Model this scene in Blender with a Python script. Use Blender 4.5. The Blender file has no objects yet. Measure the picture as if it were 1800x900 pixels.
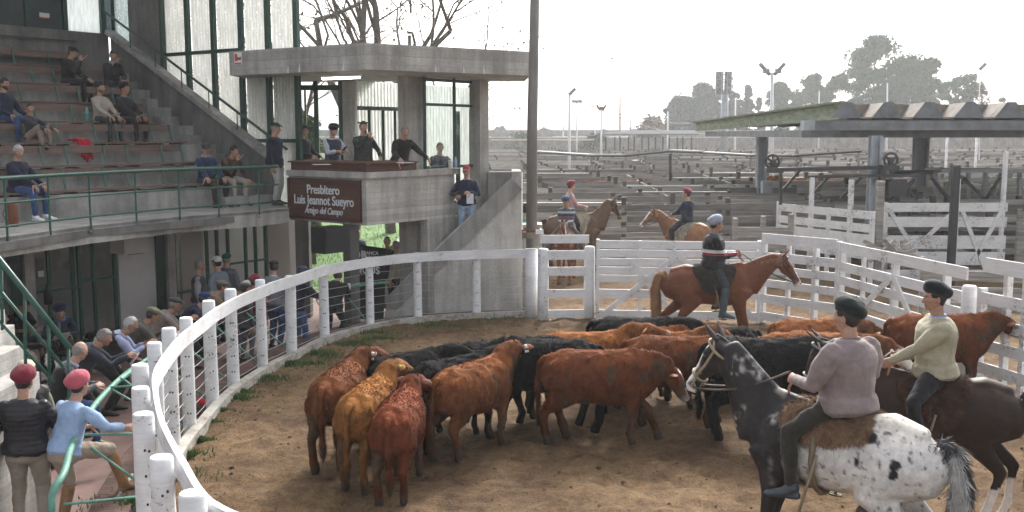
import bpy, math, random
import numpy as np
from mathutils import Vector, Matrix, noise as mnoise

R = math.radians
rnd = random.Random(7)
# ------------------------------------------------------------ camera, sky, sun, exposure
F = 1750.0                      # focal length in pixels of the 1800 px wide photograph
HC = 3.8                        # eye height above the arena soil
PITCH = math.atan(215.0 / F)
scn = bpy.context.scene
cam_d = bpy.data.cameras.new('camera')
cam = bpy.data.objects.new('camera', cam_d)
scn.collection.objects.link(cam)
cam.location = (0, 0, HC)
cam.rotation_euler = (math.pi / 2 - PITCH, 0, 0)
cam_d.sensor_width = 36
cam_d.lens = F / 1800 * 36
cam_d.clip_end = 3000
scn.camera = cam

SUN_EL, SUN_AZ = R(38), R(14)   # azimuth measured from +Y (ahead) towards +X
wd = bpy.data.worlds.new('World'); scn.world = wd; wd.use_nodes = True
nt = wd.node_tree; nt.nodes.clear()
sky = nt.nodes.new('ShaderNodeTexSky'); sky.sky_type = 'NISHITA'; sky.sun_disc = False
sky.sun_elevation = SUN_EL; sky.sun_rotation = SUN_AZ
sky.air_density = 1.0; sky.dust_density = 6.0; sky.ozone_density = 1.0; sky.altitude = 0
hs = nt.nodes.new('ShaderNodeHueSaturation'); hs.inputs['Saturation'].default_value = 0.25
hs.inputs['Value'].default_value = 1.0
bg = nt.nodes.new('ShaderNodeBackground'); bg.inputs['Strength'].default_value = 0.15
wo = nt.nodes.new('ShaderNodeOutputWorld')
nt.links.new(sky.outputs[0], hs.inputs['Color']); nt.links.new(hs.outputs[0], bg.inputs['Color'])
nt.links.new(bg.outputs[0], wo.inputs['Surface'])

sl = bpy.data.lights.new('sun', 'SUN'); sl.energy = 1.5; sl.angle = R(9); sl.color = (1.0, 0.95, 0.88)
so = bpy.data.objects.new('sun', sl); scn.collection.objects.link(so)
sd = Vector((math.sin(SUN_AZ) * math.cos(SUN_EL), math.cos(SUN_AZ) * math.cos(SUN_EL), math.sin(SUN_EL)))
so.rotation_euler = sd.to_track_quat('Z', 'Y').to_euler()
so.location = sd * 60
scn.view_settings.view_transform = 'Standard'; scn.view_settings.look = 'None'
scn.view_settings.exposure = 1.35; scn.view_settings.gamma = 1.0
scn.view_settings.use_curve_mapping = False
scn.render.engine = 'CYCLES'
scn.cycles.max_bounces = 6
scn.cycles.volume_bounces = 0
scn.cycles.transparent_max_bounces = 12

# ------------------------------------------------------------ from a spot in the photograph to a place in the world
CP, SP = math.cos(PITCH), math.sin(PITCH)
def ray(px, py):
    u, v = px - 900.0, 450.0 - py
    return Vector((u, F * CP + v * SP, -F * SP + v * CP))
def G(px, py, z=0.0):
    d = ray(px, py); k = (z - HC) / d.z
    return Vector((d.x * k, d.y * k, z))
def P(px, py, Y):
    d = ray(px, py); k = Y / d.y
    return Vector((d.x * k, Y, HC + d.z * k))
def V(*a): return Vector(a)

# ------------------------------------------------------------ objects
COL = scn.collection
def tag(o, label=None, cat=None, group=None, kind=None):
    if label: o['label'] = label
    if cat: o['category'] = cat
    if group: o['group'] = group
    if kind: o['kind'] = kind
    return o
def empty(name, loc=(0, 0, 0), rz=0.0, **k):
    o = bpy.data.objects.new(name, None); COL.objects.link(o)
    o.location = loc; o.rotation_euler = (0, 0, rz); o.empty_display_size = 0.2
    return tag(o, **k)
def copy_tree(o, parent=None):
    c = o.copy(); COL.objects.link(c); c.parent = parent
    for ch in list(o.children): copy_tree(ch, c)
    return c

class MB:
    """collects simple solids and links them as ONE mesh"""
    def __init__(s): s.v = []; s.f = []; s.m = []; s.sm = []
    def add(s, vs, fs, mi=0, smooth=False):
        b = len(s.v); s.v.extend([tuple(v) for v in vs])
        s.f.extend([tuple(i + b for i in f) for f in fs])
        s.m.extend([mi] * len(fs)); s.sm.extend([smooth] * len(fs))
    def box(s, c, size, rz=0, mi=0, rx=0):
        hx, hy, hz = size[0] / 2, size[1] / 2, size[2] / 2
        M = Matrix.Translation(c) @ Matrix.Rotation(rz, 4, 'Z') @ Matrix.Rotation(rx, 4, 'X')
        vs = [M @ Vector((x, y, z)) for x in (-hx, hx) for y in (-hy, hy) for z in (-hz, hz)]
        s.add(vs, [(0, 1, 3, 2), (4, 6, 7, 5), (0, 4, 5, 1), (2, 3, 7, 6), (0, 2, 6, 4), (1, 5, 7, 3)], mi)
    def bar(s, a, b, w, h, mi=0, up=(0, 0, 1), ext=0.0):
        """board from a to b, w = thickness sideways, h = height along up"""
        a, b = Vector(a), Vector(b); t = (b - a).normalized(); a = a - t * ext; b = b + t * ext
        up = Vector(up); sd = t.cross(up)
        if sd.length < 1e-4: sd = t.cross(Vector((1, 0, 0)))
        sd.normalize(); u = sd.cross(t).normalized()
        vs = [p + sd * (i * w / 2) + u * (j * h / 2) for p in (a, b) for i in (-1, 1) for j in (-1, 1)]
        s.add(vs, [(0, 1, 3, 2), (4, 6, 7, 5), (0, 4, 5, 1), (2, 3, 7, 6), (0, 2, 6, 4), (1, 5, 7, 3)], mi)
    def tube(s, pts, r, seg=8, mi=0, cap=True, jit=0.0):
        pts = [Vector(p) for p in pts]
        rr = r if isinstance(r, (list, tuple)) else [r] * len(pts)
        vs = []; fs = []; ref = Vector((0, 0, 1))
        for i, p in enumerate(pts):
            t = (pts[min(i + 1, len(pts) - 1)] - pts[max(i - 1, 0)]).normalized()
            if abs(t.dot(ref)) > 0.95: ref = Vector((1, 0, 0)) if abs(t.x) < .9 else Vector((0, 1, 0))
            a = t.cross(ref).normalized(); b = t.cross(a).normalized(); ref = a.cross(t) * -1 if False else ref
            for k in range(seg):
                q = 2 * math.pi * k / seg; rad = rr[i] * (1 + (rnd.random() - .5) * jit)
                vs.append(p + a * math.cos(q) * rad + b * math.sin(q) * rad)
        for i in range(len(pts) - 1):
            for k in range(seg):
                k2 = (k + 1) % seg
                fs.append((i * seg + k, i * seg + k2, (i + 1) * seg + k2, (i + 1) * seg + k))
        s.add(vs, fs, mi, True)
        if cap:
            b = len(s.v) - len(vs)
            s.f.append(tuple(b + k for k in range(seg))[::-1]); s.m.append(mi); s.sm.append(False)
            s.f.append(tuple(b + (len(pts) - 1) * seg + k for k in range(seg))); s.m.append(mi); s.sm.append(False)
    def ell(s, c, r, seg=12, rings=8, mi=0, rot=None):
        vs = []; fs = []; c = Vector(c); rot = rot or Matrix.Identity(3)
        for i in range(rings + 1):
            th = math.pi * i / rings
            for k in range(seg):
                ph = 2 * math.pi * k / seg
                vs.append(c + rot @ Vector((r[0] * math.sin(th) * math.cos(ph), r[1] * math.sin(th) * math.sin(ph), r[2] * math.cos(th))))
        for i in range(rings):
            for k in range(seg):
                k2 = (k + 1) % seg
                fs.append((i * seg + k, i * seg + k2, (i + 1) * seg + k2, (i + 1) * seg + k)[::-1])
        s.add(vs, fs, mi, True)
    def prism(s, poly, d, mi=0):
        """poly: 3-D points of a flat outline, pushed along vector d"""
        n = len(poly); d = Vector(d); a = [Vector(p) for p in poly]; vs = a + [p + d for p in a]
        fs = [tuple(range(n)), tuple(range(2 * n - 1, n - 1, -1))] + [(i, i + n, (i + 1) % n + n, (i + 1) % n) for i in range(n)]
        s.add(vs, fs, mi)
    def build(s, name, mat, parent=None, loc=None, **k):
        me = bpy.data.meshes.new(name); me.from_pydata(s.v, [], s.f)
        for m in (mat if isinstance(mat, (list, tuple)) else [mat]): me.materials.append(m)
        me.polygons.foreach_set('material_index', s.m); me.polygons.foreach_set('use_smooth', s.sm)
        me.update()
        bpy_fix(me)
        o = bpy.data.objects.new(name, me); COL.objects.link(o)
        if parent is not None: o.parent = parent
        if loc is not None: o.location = loc
        return tag(o, **k)
import bmesh
def bpy_fix(me):
    bm = bmesh.new(); bm.from_mesh(me); bmesh.ops.recalc_face_normals(bm, faces=bm.faces); bm.to_mesh(me); bm.free()

# ------------------------------------------------------------ materials (all procedural)
def nodes(name):
    m = bpy.data.materials.new(name); m.use_nodes = True; t = m.node_tree
    return m, t, t.nodes['Principled BSDF'], t.nodes, t.links
def mth(N, L, op, a, b=None):
    n = N.new('ShaderNodeMath'); n.operation = op
    for i, x in enumerate((a, b)):
        if x is None: continue
        if isinstance(x, (int, float)): n.inputs[i].default_value = x
        else: L.new(x, n.inputs[i])
    return n.outputs[0]
def mixc(N, L, fac, a, b, mode='MIX'):
    n = N.new('ShaderNodeMix'); n.data_type = 'RGBA'; n.blend_type = mode
    for sck, x in ((n.inputs[0], fac), (n.inputs[6], a), (n.inputs[7], b)):
        if isinstance(x, (int, float)): sck.default_value = x
        elif isinstance(x, tuple): sck.default_value = (*x[:3], 1)
        else: L.new(x, sck)
    return n.outputs[2]
def ntex(N, L, vec, scale, detail=4, rough=.55, stretch=None, dist=0):
    n = N.new('ShaderNodeTexNoise'); n.inputs['Scale'].default_value = scale
    n.inputs['Detail'].default_value = detail; n.inputs['Roughness'].default_value = rough
    n.inputs['Distortion'].default_value = dist
    if stretch:
        mp = N.new('ShaderNodeMapping'); mp.inputs['Scale'].default_value = stretch
        L.new(vec, mp.inputs['Vector']); vec = mp.outputs[0]
    L.new(vec, n.inputs['Vector']); return n.outputs['Fac']
def ramp(N, L, fac, stops):
    n = N.new('ShaderNodeValToRGB'); e = n.color_ramp.elements
    while len(e) < len(stops): e.new(.5)
    for i, (p, c) in enumerate(stops):
        e[i].position = p; e[i].color = (*((c,) * 3 if isinstance(c, (int, float)) else c), 1)
    L.new(fac, n.inputs[0]); return n.outputs[0]
def coord(N, kind):
    if kind == 'world': return N.new('ShaderNodeNewGeometry').outputs['Position']
    return N.new('ShaderNodeTexCoord').outputs['Object']
def bump(N, L, b, h, strength=.3, dist=.01):
    n = N.new('ShaderNodeBump'); n.inputs['Strength'].default_value = strength; n.inputs['Distance'].default_value = dist
    L.new(h, n.inputs['Height']); L.new(n.outputs[0], b.inputs['Normal'])
def M_plain(name, c, rough=.6, var=.25, scale=6, bmp=.2, dist=.004, metal=0, kind='object', stretch=None, emit=0, alpha=None):
    m, t, b, N, L = nodes(name); vec = coord(N, kind)
    f = ntex(N, L, vec, scale, 5, .6, stretch)
    lo = tuple(x * (1 - var) for x in c); hi = tuple(min(1, x * (1 + var)) for x in c)
    L.new(ramp(N, L, f, [(.3, lo), (.7, hi)]), b.inputs['Base Color'])
    b.inputs['Roughness'].default_value = rough; b.inputs['Metallic'].default_value = metal
    if bmp: bump(N, L, b, ntex(N, L, vec, scale * 5, 4, .6, stretch), bmp, dist)
    if emit: b.inputs['Emission Color'].default_value = (*c, 1); b.inputs['Emission Strength'].default_value = emit
    return m
def M_concrete(name, c, dark=.55, boards=0, kind='world'):
    m, t, b, N, L = nodes(name); vec = coord(N, kind)
    a = ntex(N, L, vec, 1.3, 6, .65); s_ = ntex(N, L, vec, 2.2, 5, .6, (2.2, 2.2, .25)); g = ntex(N, L, vec, 38, 4, .7)
    k1 = ramp(N, L, a, [(.3, dark), (.62, 1.0)]); k2 = ramp(N, L, s_, [(.34, .62), (.6, 1.0)]); k3 = ramp(N, L, g, [(.35, .8), (.65, 1.08)])
    col = mixc(N, L, 1.0, tuple(c), k1, 'MULTIPLY'); col = mixc(N, L, .8, col, k2, 'MULTIPLY'); col = mixc(N, L, 1.0, col, k3, 'MULTIPLY')
    h = g
    if boards:
        sx = N.new('ShaderNodeSeparateXYZ'); L.new(vec, sx.inputs[0])
        z = mth(N, L, 'ADD', mth(N, L, 'DIVIDE', sx.outputs[2], boards), mth(N, L, 'MULTIPLY', a, .12))
        fr = mth(N, L, 'FRACT', z); ln = mth(N, L, 'LESS_THAN', fr, .08)
        col = mixc(N, L, mth(N, L, 'MULTIPLY', ln, mth(N, L, 'MULTIPLY', a, 1.1)), col, tuple(x * .5 for x in c))
        wn = N.new('ShaderNodeTexWhiteNoise'); wn.noise_dimensions = '1D'; L.new(mth(N, L, 'FLOOR', z), wn.inputs['W'])
        col = mixc(N, L, 1.0, col, ramp(N, L, wn.outputs['Value'], [(0, .84), (1, 1.08)]), 'MULTIPLY')
        h = mth(N, L, 'SUBTRACT', g, mth(N, L, 'MULTIPLY', ln, 1.2))
    L.new(col, b.inputs['Base Color']); b.inputs['Roughness'].default_value = .9
    bump(N, L, b, h, .5, .008)
    return m
def M_wood(name, c1, c2, per=True, stretch=(.6, .6, 6), scale=5, bmp=.6, chip=None, chipamt=.42):
    """weathered or painted boards; each board gets its own tone; chip = colour that shows where the paint has gone"""
    m, t, b, N, L = nodes(name); vec = coord(N, 'world')
    f = ntex(N, L, vec, scale, 6, .65, stretch)
    col = ramp(N, L, f, [(.3, c1), (.7, c2)])
    if per:
        g = N.new('ShaderNodeNewGeometry')
        col = mixc(N, L, 1.0, col, ramp(N, L, g.outputs['Random Per Island'], [(0, .42 if not chip else .86), (1, 1.5 if not chip else 1.04)]), 'MULTIPLY')
    if chip:
        q = ntex(N, L, vec, 26, 7, .72, (.55, .55, 1.1)); w = ntex(N, L, vec, 2.3, 4, .6)
        s_ = mth(N, L, 'ADD', mth(N, L, 'MULTIPLY', q, .6), mth(N, L, 'MULTIPLY', w, .4))
        col = mixc(N, L, ramp(N, L, s_, [(chipamt - .02, 1), (chipamt + .02, 0)]), col, chip)
        col = mixc(N, L, ramp(N, L, w, [(.35, .4), (.6, 0)]), col, tuple(x * .7 for x in c1))
    L.new(col, b.inputs['Base Color']); b.inputs['Roughness'].default_value = .85
    bump(N, L, b, ntex(N, L, vec, scale * 7, 5, .6, stretch), bmp, .006)
    return m

MT = {}
MT['concrete'] = M_concrete('concrete', (.50, .48, .45), .6, .0)
MT['concrete_pale'] = M_concrete('pale_cast_concrete', (.66, .64, .60), .7, 0)
MT['concrete_board'] = M_concrete('board_marked_concrete', (.60, .58, .545), .62, .115)
MT['concrete_roof'] = M_concrete('cast_roof_concrete', (.55, .53, .495), .6, .16)
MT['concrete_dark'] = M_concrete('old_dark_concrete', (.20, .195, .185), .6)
MT['concrete_step'] = M_concrete('step_concrete', (.42, .41, .385), .5)
MT['white_fence'] = M_wood('chipped_white_paint', (.70, .71, .72), (.84, .85, .86), True, chip=(.20, .17, .14), chipamt=.405)
MT['white_post'] = M_wood('chipped_white_post_paint', (.68, .69, .70), (.84, .85, .86), False, chip=(.12, .10, .08), chipamt=.395)
MT['white_worn'] = M_wood('worn_white_paint', (.68, .68, .68), (.84, .84, .84), True, chip=(.28, .25, .22), chipamt=.43)
MT['grey_wood'] = M_wood('weathered_grey_wood', (.14, .128, .115), (.36, .345, .32), True, (.35, .35, 5), 4)
MT['grey_wood_far'] = M_wood('sun_greyed_pen_wood', (.19, .18, .165), (.42, .40, .375), True, (.35, .35, 3), 3)
MT['bench_wood'] = M_wood('brown_painted_bench_wood', (.115, .075, .062), (.20, .14, .118), True, (.4, .4, 4), 3)
MT['desk_wood'] = M_wood('varnished_dark_wood', (.055, .022, .014), (.12, .05, .032), True, (.5, .5, 8), 5, .3)
MT['green_paint'] = M_plain('dark_green_paint', (.018, .085, .062), .45, .25, 8)
MT['green_frame'] = M_plain('deep_green_frame_paint', (.012, .05, .036), .5, .25, 8)
MT['green_light'] = M_plain('worn_green_paint', (.10, .26, .20), .5, .3, 14)
MT['green_dim'] = M_plain('faded_green_paint', (.05, .12, .095), .6, .3, 14)
MT['steel'] = M_plain('dull_grey_steel', (.30, .31, .32), .5, .2, 10, metal=.4)
MT['wire'] = M_plain('galvanised_wire', (.42, .42, .42), .45, .15, 10, metal=.5)
MT['dark_metal'] = M_plain('blackened_metal', (.03, .03, .032), .6, .3, 9)
MT['black'] = M_plain('black_cabinet', (.012, .012, .013), .6, .2, 9)
MT['blue_column'] = M_plain('blue_grey_painted_steel', (.30, .335, .365), .55, .2, 3, kind='world')
MT['shed_green'] = M_plain('mossy_pale_green_fascia', (.235, .265, .185), .8, .35, 2, kind='world', stretch=(1, 1, 5))
MT['shed_roof'] = M_plain('brown_grey_corrugated_roof', (.21, .185, .16), .85, .35, 2.5, kind='world')
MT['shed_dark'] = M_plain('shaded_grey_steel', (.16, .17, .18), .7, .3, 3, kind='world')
MT['wall_white'] = M_plain('off_white_plaster', (.60, .59, .565), .85, .08, 2, kind='world')
MT['pole_dark'] = M_plain('dark_weathered_pole', (.20, .19, .178), .7, .2, 4, kind='world', stretch=(1, 1, .3))
MT['bark'] = M_plain('grey_brown_bark', (.12, .10, .085), .9, .3, 9)
MT['leaf'] = M_plain('dusty_green_leaves', (.06, .11, .04), .8, .35, 2, kind='world', bmp=0)
MT['leaf_dark'] = M_plain('dark_conifer_leaves', (.014, .055, .022), .8, .35, 2, kind='world', bmp=0)
MT['leaf_grey'] = M_plain('grey_green_gum_leaves', (.035, .10, .028), .8, .35, 2, kind='world', bmp=0)
MT['dry_leaf'] = M_plain('dry_brown_leaves', (.16, .10, .06), .8, .3, 2, kind='world', bmp=0)
def brick_mat(name='brick_on_edge', c=(.17, .085, .065)):
    m, t, b, N, L = nodes(name); vec = N.new('ShaderNodeUVMap').outputs[0]
    br = N.new('ShaderNodeTexBrick'); L.new(vec, br.inputs['Vector'])
    br.inputs['Color1'].default_value = (*c, 1); br.inputs['Color2'].default_value = (c[0] * .6, c[1] * .65, c[2] * .7, 1)
    br.inputs['Mortar'].default_value = (.055, .05, .045, 1); br.inputs['Scale'].default_value = 1
    br.inputs['Brick Width'].default_value = .075; br.inputs['Row Height'].default_value = .36; br.offset = 0
    br.inputs['Mortar Size'].default_value = .008
    f = ntex(N, L, coord(N, 'world'), 6, 5, .7)
    L.new(mixc(N, L, 1.0, br.outputs['Color'], ramp(N, L, f, [(.3, .5), (.7, 1.25)]), 'MULTIPLY'), b.inputs['Base Color'])
    b.inputs['Roughness'].default_value = .9; bump(N, L, b, mth(N, L, 'SUBTRACT', f, br.outputs['Fac']), .8, .01)
    return m
MT['brick'] = brick_mat()
def corr_mat(name, c, tr=.35, bands=9.0):
    """ribbed translucent sheet, daylight comes through"""
    m, t, b, N, L = nodes(name); vec = coord(N, 'world')
    f = ntex(N, L, vec, 5, 5, .6, (3, 3, .5)); g = ntex(N, L, vec, 34, 3, .6, (1, 1, .55))
    col = mixc(N, L, 1.0, tuple(c), ramp(N, L, f, [(.3, .72), (.7, 1.1)]), 'MULTIPLY')
    col = mixc(N, L, ramp(N, L, g, [(.60, 0), (.68, .8)]), col, (.9, .88, .8))
    L.new(col, b.inputs['Base Color']); b.inputs['Roughness'].default_value = .5
    out = t.nodes['Material Output']; trn = N.new('ShaderNodeBsdfTranslucent'); L.new(col, trn.inputs['Color'])
    mx = N.new('ShaderNodeMixShader'); mx.inputs[0].default_value = tr
    L.new(b.outputs[0], mx.inputs[1]); L.new(trn.outputs[0], mx.inputs[2]); L.new(mx.outputs[0], out.inputs['Surface'])
    return m
MT['corrugated'] = corr_mat('ribbed_translucent_sheet', (.55, .56, .54))
def glass_mat(name, c=(.93, .96, .95), a=.25):
    m, t, b, N, L = nodes(name); out = t.nodes['Material Output']
    tr = N.new('ShaderNodeBsdfTransparent'); tr.inputs[0].default_value = (*c, 1)
    gl = N.new('ShaderNodeBsdfGlossy'); gl.inputs['Roughness'].default_value = .03; gl.inputs['Color'].default_value = (.8, .85, .85, 1)
    fr = N.new('ShaderNodeLayerWeight'); fr.inputs[0].default_value = .12
    mx = N.new('ShaderNodeMixShader')
    L.new(mth(N, L, 'ADD', mth(N, L, 'MULTIPLY', fr.outputs['Fresnel'], .5), a), mx.inputs[0]); L.new(tr.outputs[0], mx.inputs[1]); L.new(gl.outputs[0], mx.inputs[2])
    L.new(mx.outputs[0], out.inputs['Surface']); return m
MT['glass'] = glass_mat('window_glass', a=.06)
# ============================================================ THE GROUND
def catmull(pts, n=8):
    out = []; p = [pts[0] * 2 - pts[1]] + pts + [pts[-1] * 2 - pts[-2]]
    for i in range(1, len(p) - 2):
        for k in range(n):
            t = k / n
            out.append(.5 * ((2 * p[i]) + (-p[i - 1] + p[i + 1]) * t + (2 * p[i - 1] - 5 * p[i] + 4 * p[i + 1] - p[i + 2]) * t * t
                             + (-p[i - 1] + 3 * p[i] - 3 * p[i + 1] + p[i + 2]) * t ** 3))
    out.append(p[-2]); return out
# places of the ring's posts (round, white); first the far ones, then round towards the camera
post_base = [G(838, 557), G(735, 564), G(651, 577), G(571, 598), G(513, 626), G(462, 651), G(411, 683), G(374, 714), G(334, 760)]
post_top = [G(296, 579, 1.5), G(270, 607, 1.5), G(247, 642, 1.5), G(246, 682, 1.5), G(255, 730, 1.5), G(286, 795, 1.5), G(340, 872, 1.5)]
ring = post_base + [V(p.x, p.y, 0) for p in post_top] + [V(-1.35, 5.6, 0), V(-.3, 4.9, 0), V(.9, 4.5, 0)]
ring_full = [G(938, 553)] + ring
def offset_line(pts, d):
    """moves a plan line sideways; positive = away from the soil"""
    out = []
    for i, p in enumerate(pts):
        t = (pts[min(i + 1, len(pts) - 1)] - pts[max(i - 1, 0)]); t.z = 0; t.normalize()
        out.append(p + V(t.y, -t.x, 0) * d)
    return out
ringc = catmull(ring_full, 10)
if offset_line([ringc[0], ringc[20]], 1)[0].y < ringc[0].y: SGN = -1
else: SGN = 1

def soil_mat():
    m, t, b, N, L = nodes('trodden_soil'); vec = coord(N, 'world')
    a = ntex(N, L, vec, .55, 6, .6); c = ntex(N, L, vec, 5.5, 8, .72); d = ntex(N, L, vec, 42, 6, .75); st = ntex(N, L, vec, 60, 4, .7, (1, .35, 1))
    col = ramp(N, L, a, [(.33, (.088, .050, .026)), (.48, (.155, .095, .048)), (.66, (.215, .138, .073))])
    col = mixc(N, L, 1.0, col, ramp(N, L, c, [(.35, .55), (.52, .95), (.7, 1.35)]), 'MULTIPLY')
    col = mixc(N, L, 1.0, col, ramp(N, L, d, [(.32, .5), (.5, 1.0), (.7, 1.4)]), 'MULTIPLY')
    col = mixc(N, L, ramp(N, L, st, [(.62, 0), (.7, .55)]), col, (.27, .20, .12))
    L.new(col, b.inputs['Base Color']); b.inputs['Roughness'].default_value = .95
    b.inputs['Specular IOR Level'].default_value = .25
    bump(N, L, b, mth(N, L, 'ADD', mth(N, L, 'MULTIPLY', c, 1.0), mth(N, L, 'MULTIPLY', d, .45)), 1.0, .05)
    return m
MT['soil'] = soil_mat()
MT['far_ground'] = M_plain('dry_yard_ground', (.13, .11, .085), .95, .35, .6, .5, .03, kind='world')
MT['lawn'] = M_plain('mown_lawn_green', (.09, .19, .035), .9, .35, 3, .6, .03, kind='world')
MT['grass'] = M_plain('grass_blades', (.065, .12, .028), .8, .4, 5, 0, kind='world')
MT['paving'] = M_plain('reddish_walkway_paving', (.20, .125, .11), .8, .2, 3, .3, .004, kind='world')

g = MB(); S = 1500
g.add([(-S, -60, -.36), (S, -60, -.36), (S, S, -.36), (-S, S, -.36)], [(0, 1, 2, 3)])
g.build('ground', MT['far_ground'], kind='structure', label='dry brown yard ground reaching the horizon')

def fbm(x, y, s, o=4):
    return mnoise.fractal(Vector((x * s, y * s, 3.1)), 1.0, 2.0, o, noise_basis='PERLIN_ORIGINAL')
# arena soil: a fine relief sheet inside the ring; outside the ring it stays at soil level to the yards
def soil_sheet():
    poly = [(p.x, p.y) for p in ringc] + [(3, 4.2), (12, 4.2), (14, 24), (.2, 24)]
    def inside(x, y):
        c = False; j = len(poly) - 1
        for i in range(len(poly)):
            xi, yi = poly[i]; xj, yj = poly[j]
            if (yi > y) != (yj > y) and x < (xj - xi) * (y - yi) / (yj - yi) + xi: c = not c
            j = i
        return c
    vs = []; fs = []; idx = {}
    y = 4.0; rows = []
    ys = []
    while y < 26.5: ys.append(y); y += .045 + (y - 4) * .0035
    for y in ys:
        st = .05 + (y - 4) * .004; n = int(20 / .075); rows.append([-5.0 + 19.0 * k / n for k in range(n + 1)])
    n = len(rows[0])
    for r, y in enumerate(ys):
        for k, x in enumerate(rows[r]):
            z = .045 * fbm(x, y, .7) + .045 * fbm(x, y, 3.2, 4) + .045 * max(0, fbm(x + 9, y, 8, 3))
            vs.append((x, y, z - .015))
    cell = {}
    for r in range(len(ys) - 1):
        for k in range(n - 1):
            cx, cy = (rows[r][k] + rows[r][k + 1]) / 2, (ys[r] + ys[r + 1]) / 2
            if inside(cx, cy): fs.append((r * n + k, r * n + k + 1, (r + 1) * n + k + 1, (r + 1) * n + k))
    me = bpy.data.meshes.new('arena_soil'); me.from_pydata(vs, [], fs); me.materials.append(MT['soil'])
    me.polygons.foreach_set('use_smooth', [True] * len(fs)); me.update()
    bm = bmesh.new(); bm.from_mesh(me); bmesh.ops.delete(bm, geom=[v for v in bm.verts if not v.link_faces], context='VERTS'); bm.to_mesh(me); bm.free()
    o = bpy.data.objects.new('arena_soil', me); COL.objects.link(o)
    tag(o, 'trodden brown soil inside the ring', kind='structure')
soil_sheet()
# yard soil behind the gates, rising a little
g = MB(); n = 40
vs = []; fs = []
for j in range(31):
    for i in range(n + 1):
        y = 23.6 + j * 5; x = -1.2 - (y - 23) * .05 + i * (22 + (y - 23) * .9) / n
        z = -.03 + min(.2, (y - 23.6) * .03) + .05 * fbm(x, y, .5)
        vs.append((x, y, z))
for j in range(30):
    for i in range(n): fs.append((j * (n + 1) + i, j * (n + 1) + i + 1, (j + 1) * (n + 1) + i + 1, (j + 1) * (n + 1) + i))
g.add(vs, fs, 0, True); g.build('yard_soil', MT['soil'], kind='structure', label='trodden soil of the yards behind the gates')

g = MB(); g.add([(-14, 3, -.30), (0.9, 3, -.30), (.35, 26, -.30), (-14, 26, -.30)], [(0, 1, 2, 3)])
g.build('walkway', MT['paving'], kind='structure', label='reddish paved walkway for the spectators')
g = MB(); g.add([(-22, 26.01, -.28), (-.6, 26.01, -.28), (-1.6, 60, .6), (-30, 60, .6)], [(0, 1, 2, 3)])
g.build('lawn', MT['lawn'], kind='structure', label='green lawn behind the grandstand')
g = MB(); g.box(V(-3.2, 36, .0), (1.6, 22, .5), rz=.05); g.build('path', M_plain('grey_path_slabs', (.28, .26, .24), .9, .3, 2, .4, kind='world'), kind='structure')

# clods, dung and straw trodden into the soil
vs = []; fs = []
for _ in range(3200):
    y = 4.6 + rnd.random() ** 1.3 * 16; x = -4 + rnd.random() * 11; f = rnd.random(); r = .007 + .022 * f ** 4; b = len(vs)
    if x < -.9 - 3.0 * min(1, max(0, (y - 6) / 4)) or (y > 15 and x < -3.9 + (y - 15) * .75): continue
    z = .045 * fbm(x, y, .7) + .045 * fbm(x, y, 3.2, 4) + .045 * max(0, fbm(x + 9, y, 8, 3)) - .012
    for (dx, dy, dz) in ((1, 0, 0), (-1, 0, 0), (0, 1, 0), (0, -1, 0), (0, 0, .8), (0, 0, -.6)): k = r * (.7 + .6 * rnd.random()); vs.append((x + dx * k * 1.3, y + dy * k, z + dz * k))
    fs += [(b + i, b + j, b + k) for i, j, k in ((0, 2, 4), (2, 1, 4), (1, 3, 4), (3, 0, 4), (2, 0, 5), (1, 2, 5), (3, 1, 5), (0, 3, 5))]
me = bpy.data.meshes.new('dirt_clods'); me.from_pydata(vs, [], fs); me.materials.append(M_plain('dark_clod', (.085, .052, .028), .95, .4, 20, .6, kind='world')); o = bpy.data.objects.new('dirt_clods', me); COL.objects.link(o); tag(o, 'small clods and dung scattered over the soil', kind='stuff')
# grass tufts along the ring's kerb
def tufts(name, spots, mat, hmin=.03, hmax=.09, **k):
    vs = []; fs = []
    for (x, y, z) in spots:
        a = rnd.random() * 6.28; h = hmin + rnd.random() * (hmax - hmin); w = .006 + rnd.random() * .005
        lx, ly = math.cos(a) * w, math.sin(a) * w; bx, by = (rnd.random() - .5) * h, (rnd.random() - .5) * h
        i = len(vs); vs += [(x - lx, y - ly, z - .01), (x + lx, y + ly, z - .01), (x + bx, y + by, z + h)]
        fs.append((i, i + 1, i + 2))
    me = bpy.data.meshes.new(name); me.from_pydata(vs, [], fs); me.materials.append(mat)
    o = bpy.data.objects.new(name, me); COL.objects.link(o); return tag(o, **k)
sp = []
def clump(px, py, r, n, z=0, ys=.6):
    c = G(px, py, 0)
    for _ in range(n):
        a = rnd.random() * 6.28; d = abs(rnd.gauss(0, r))
        sp.append((c.x + math.cos(a) * d, c.y + math.sin(a) * d * ys, .0))
for (px, py, r, n) in [(390, 725, .10, 500), (410, 700, .16, 900), (425, 690, .10, 400), (372, 745, .12, 400), (355, 775, .1, 250), (500, 640, .18, 700), (620, 605, .2, 900), (665, 597, .22, 800),
                       (560, 622, .3, 700), (650, 585, .5, 700), (945, 555, .16, 500), (1035, 553, .14, 250), (540, 640, .4, 500), (760, 572, .7, 500), (870, 562, .5, 250), (470, 665, .3, 400), (320, 840, .25, 300), (335, 800, .15, 250), (230, 885, .25, 500)]:
    clump(px, py, r, n)
tufts('grass', sp, MT['grass'], .02, .085, kind='stuff', label='short green grass growing along the kerb of the ring')
sp = []
for _ in range(9000):
    y = 26.3 + rnd.random() ** 1.5 * 22; x = -9 + rnd.random() * 6.8
    sp.append((x, y, -.28 + (y - 26) * .026))
tufts('grass', sp, MT['grass'], .05, .14, kind='stuff', label='lawn grass seen under the announcer booth')

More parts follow.
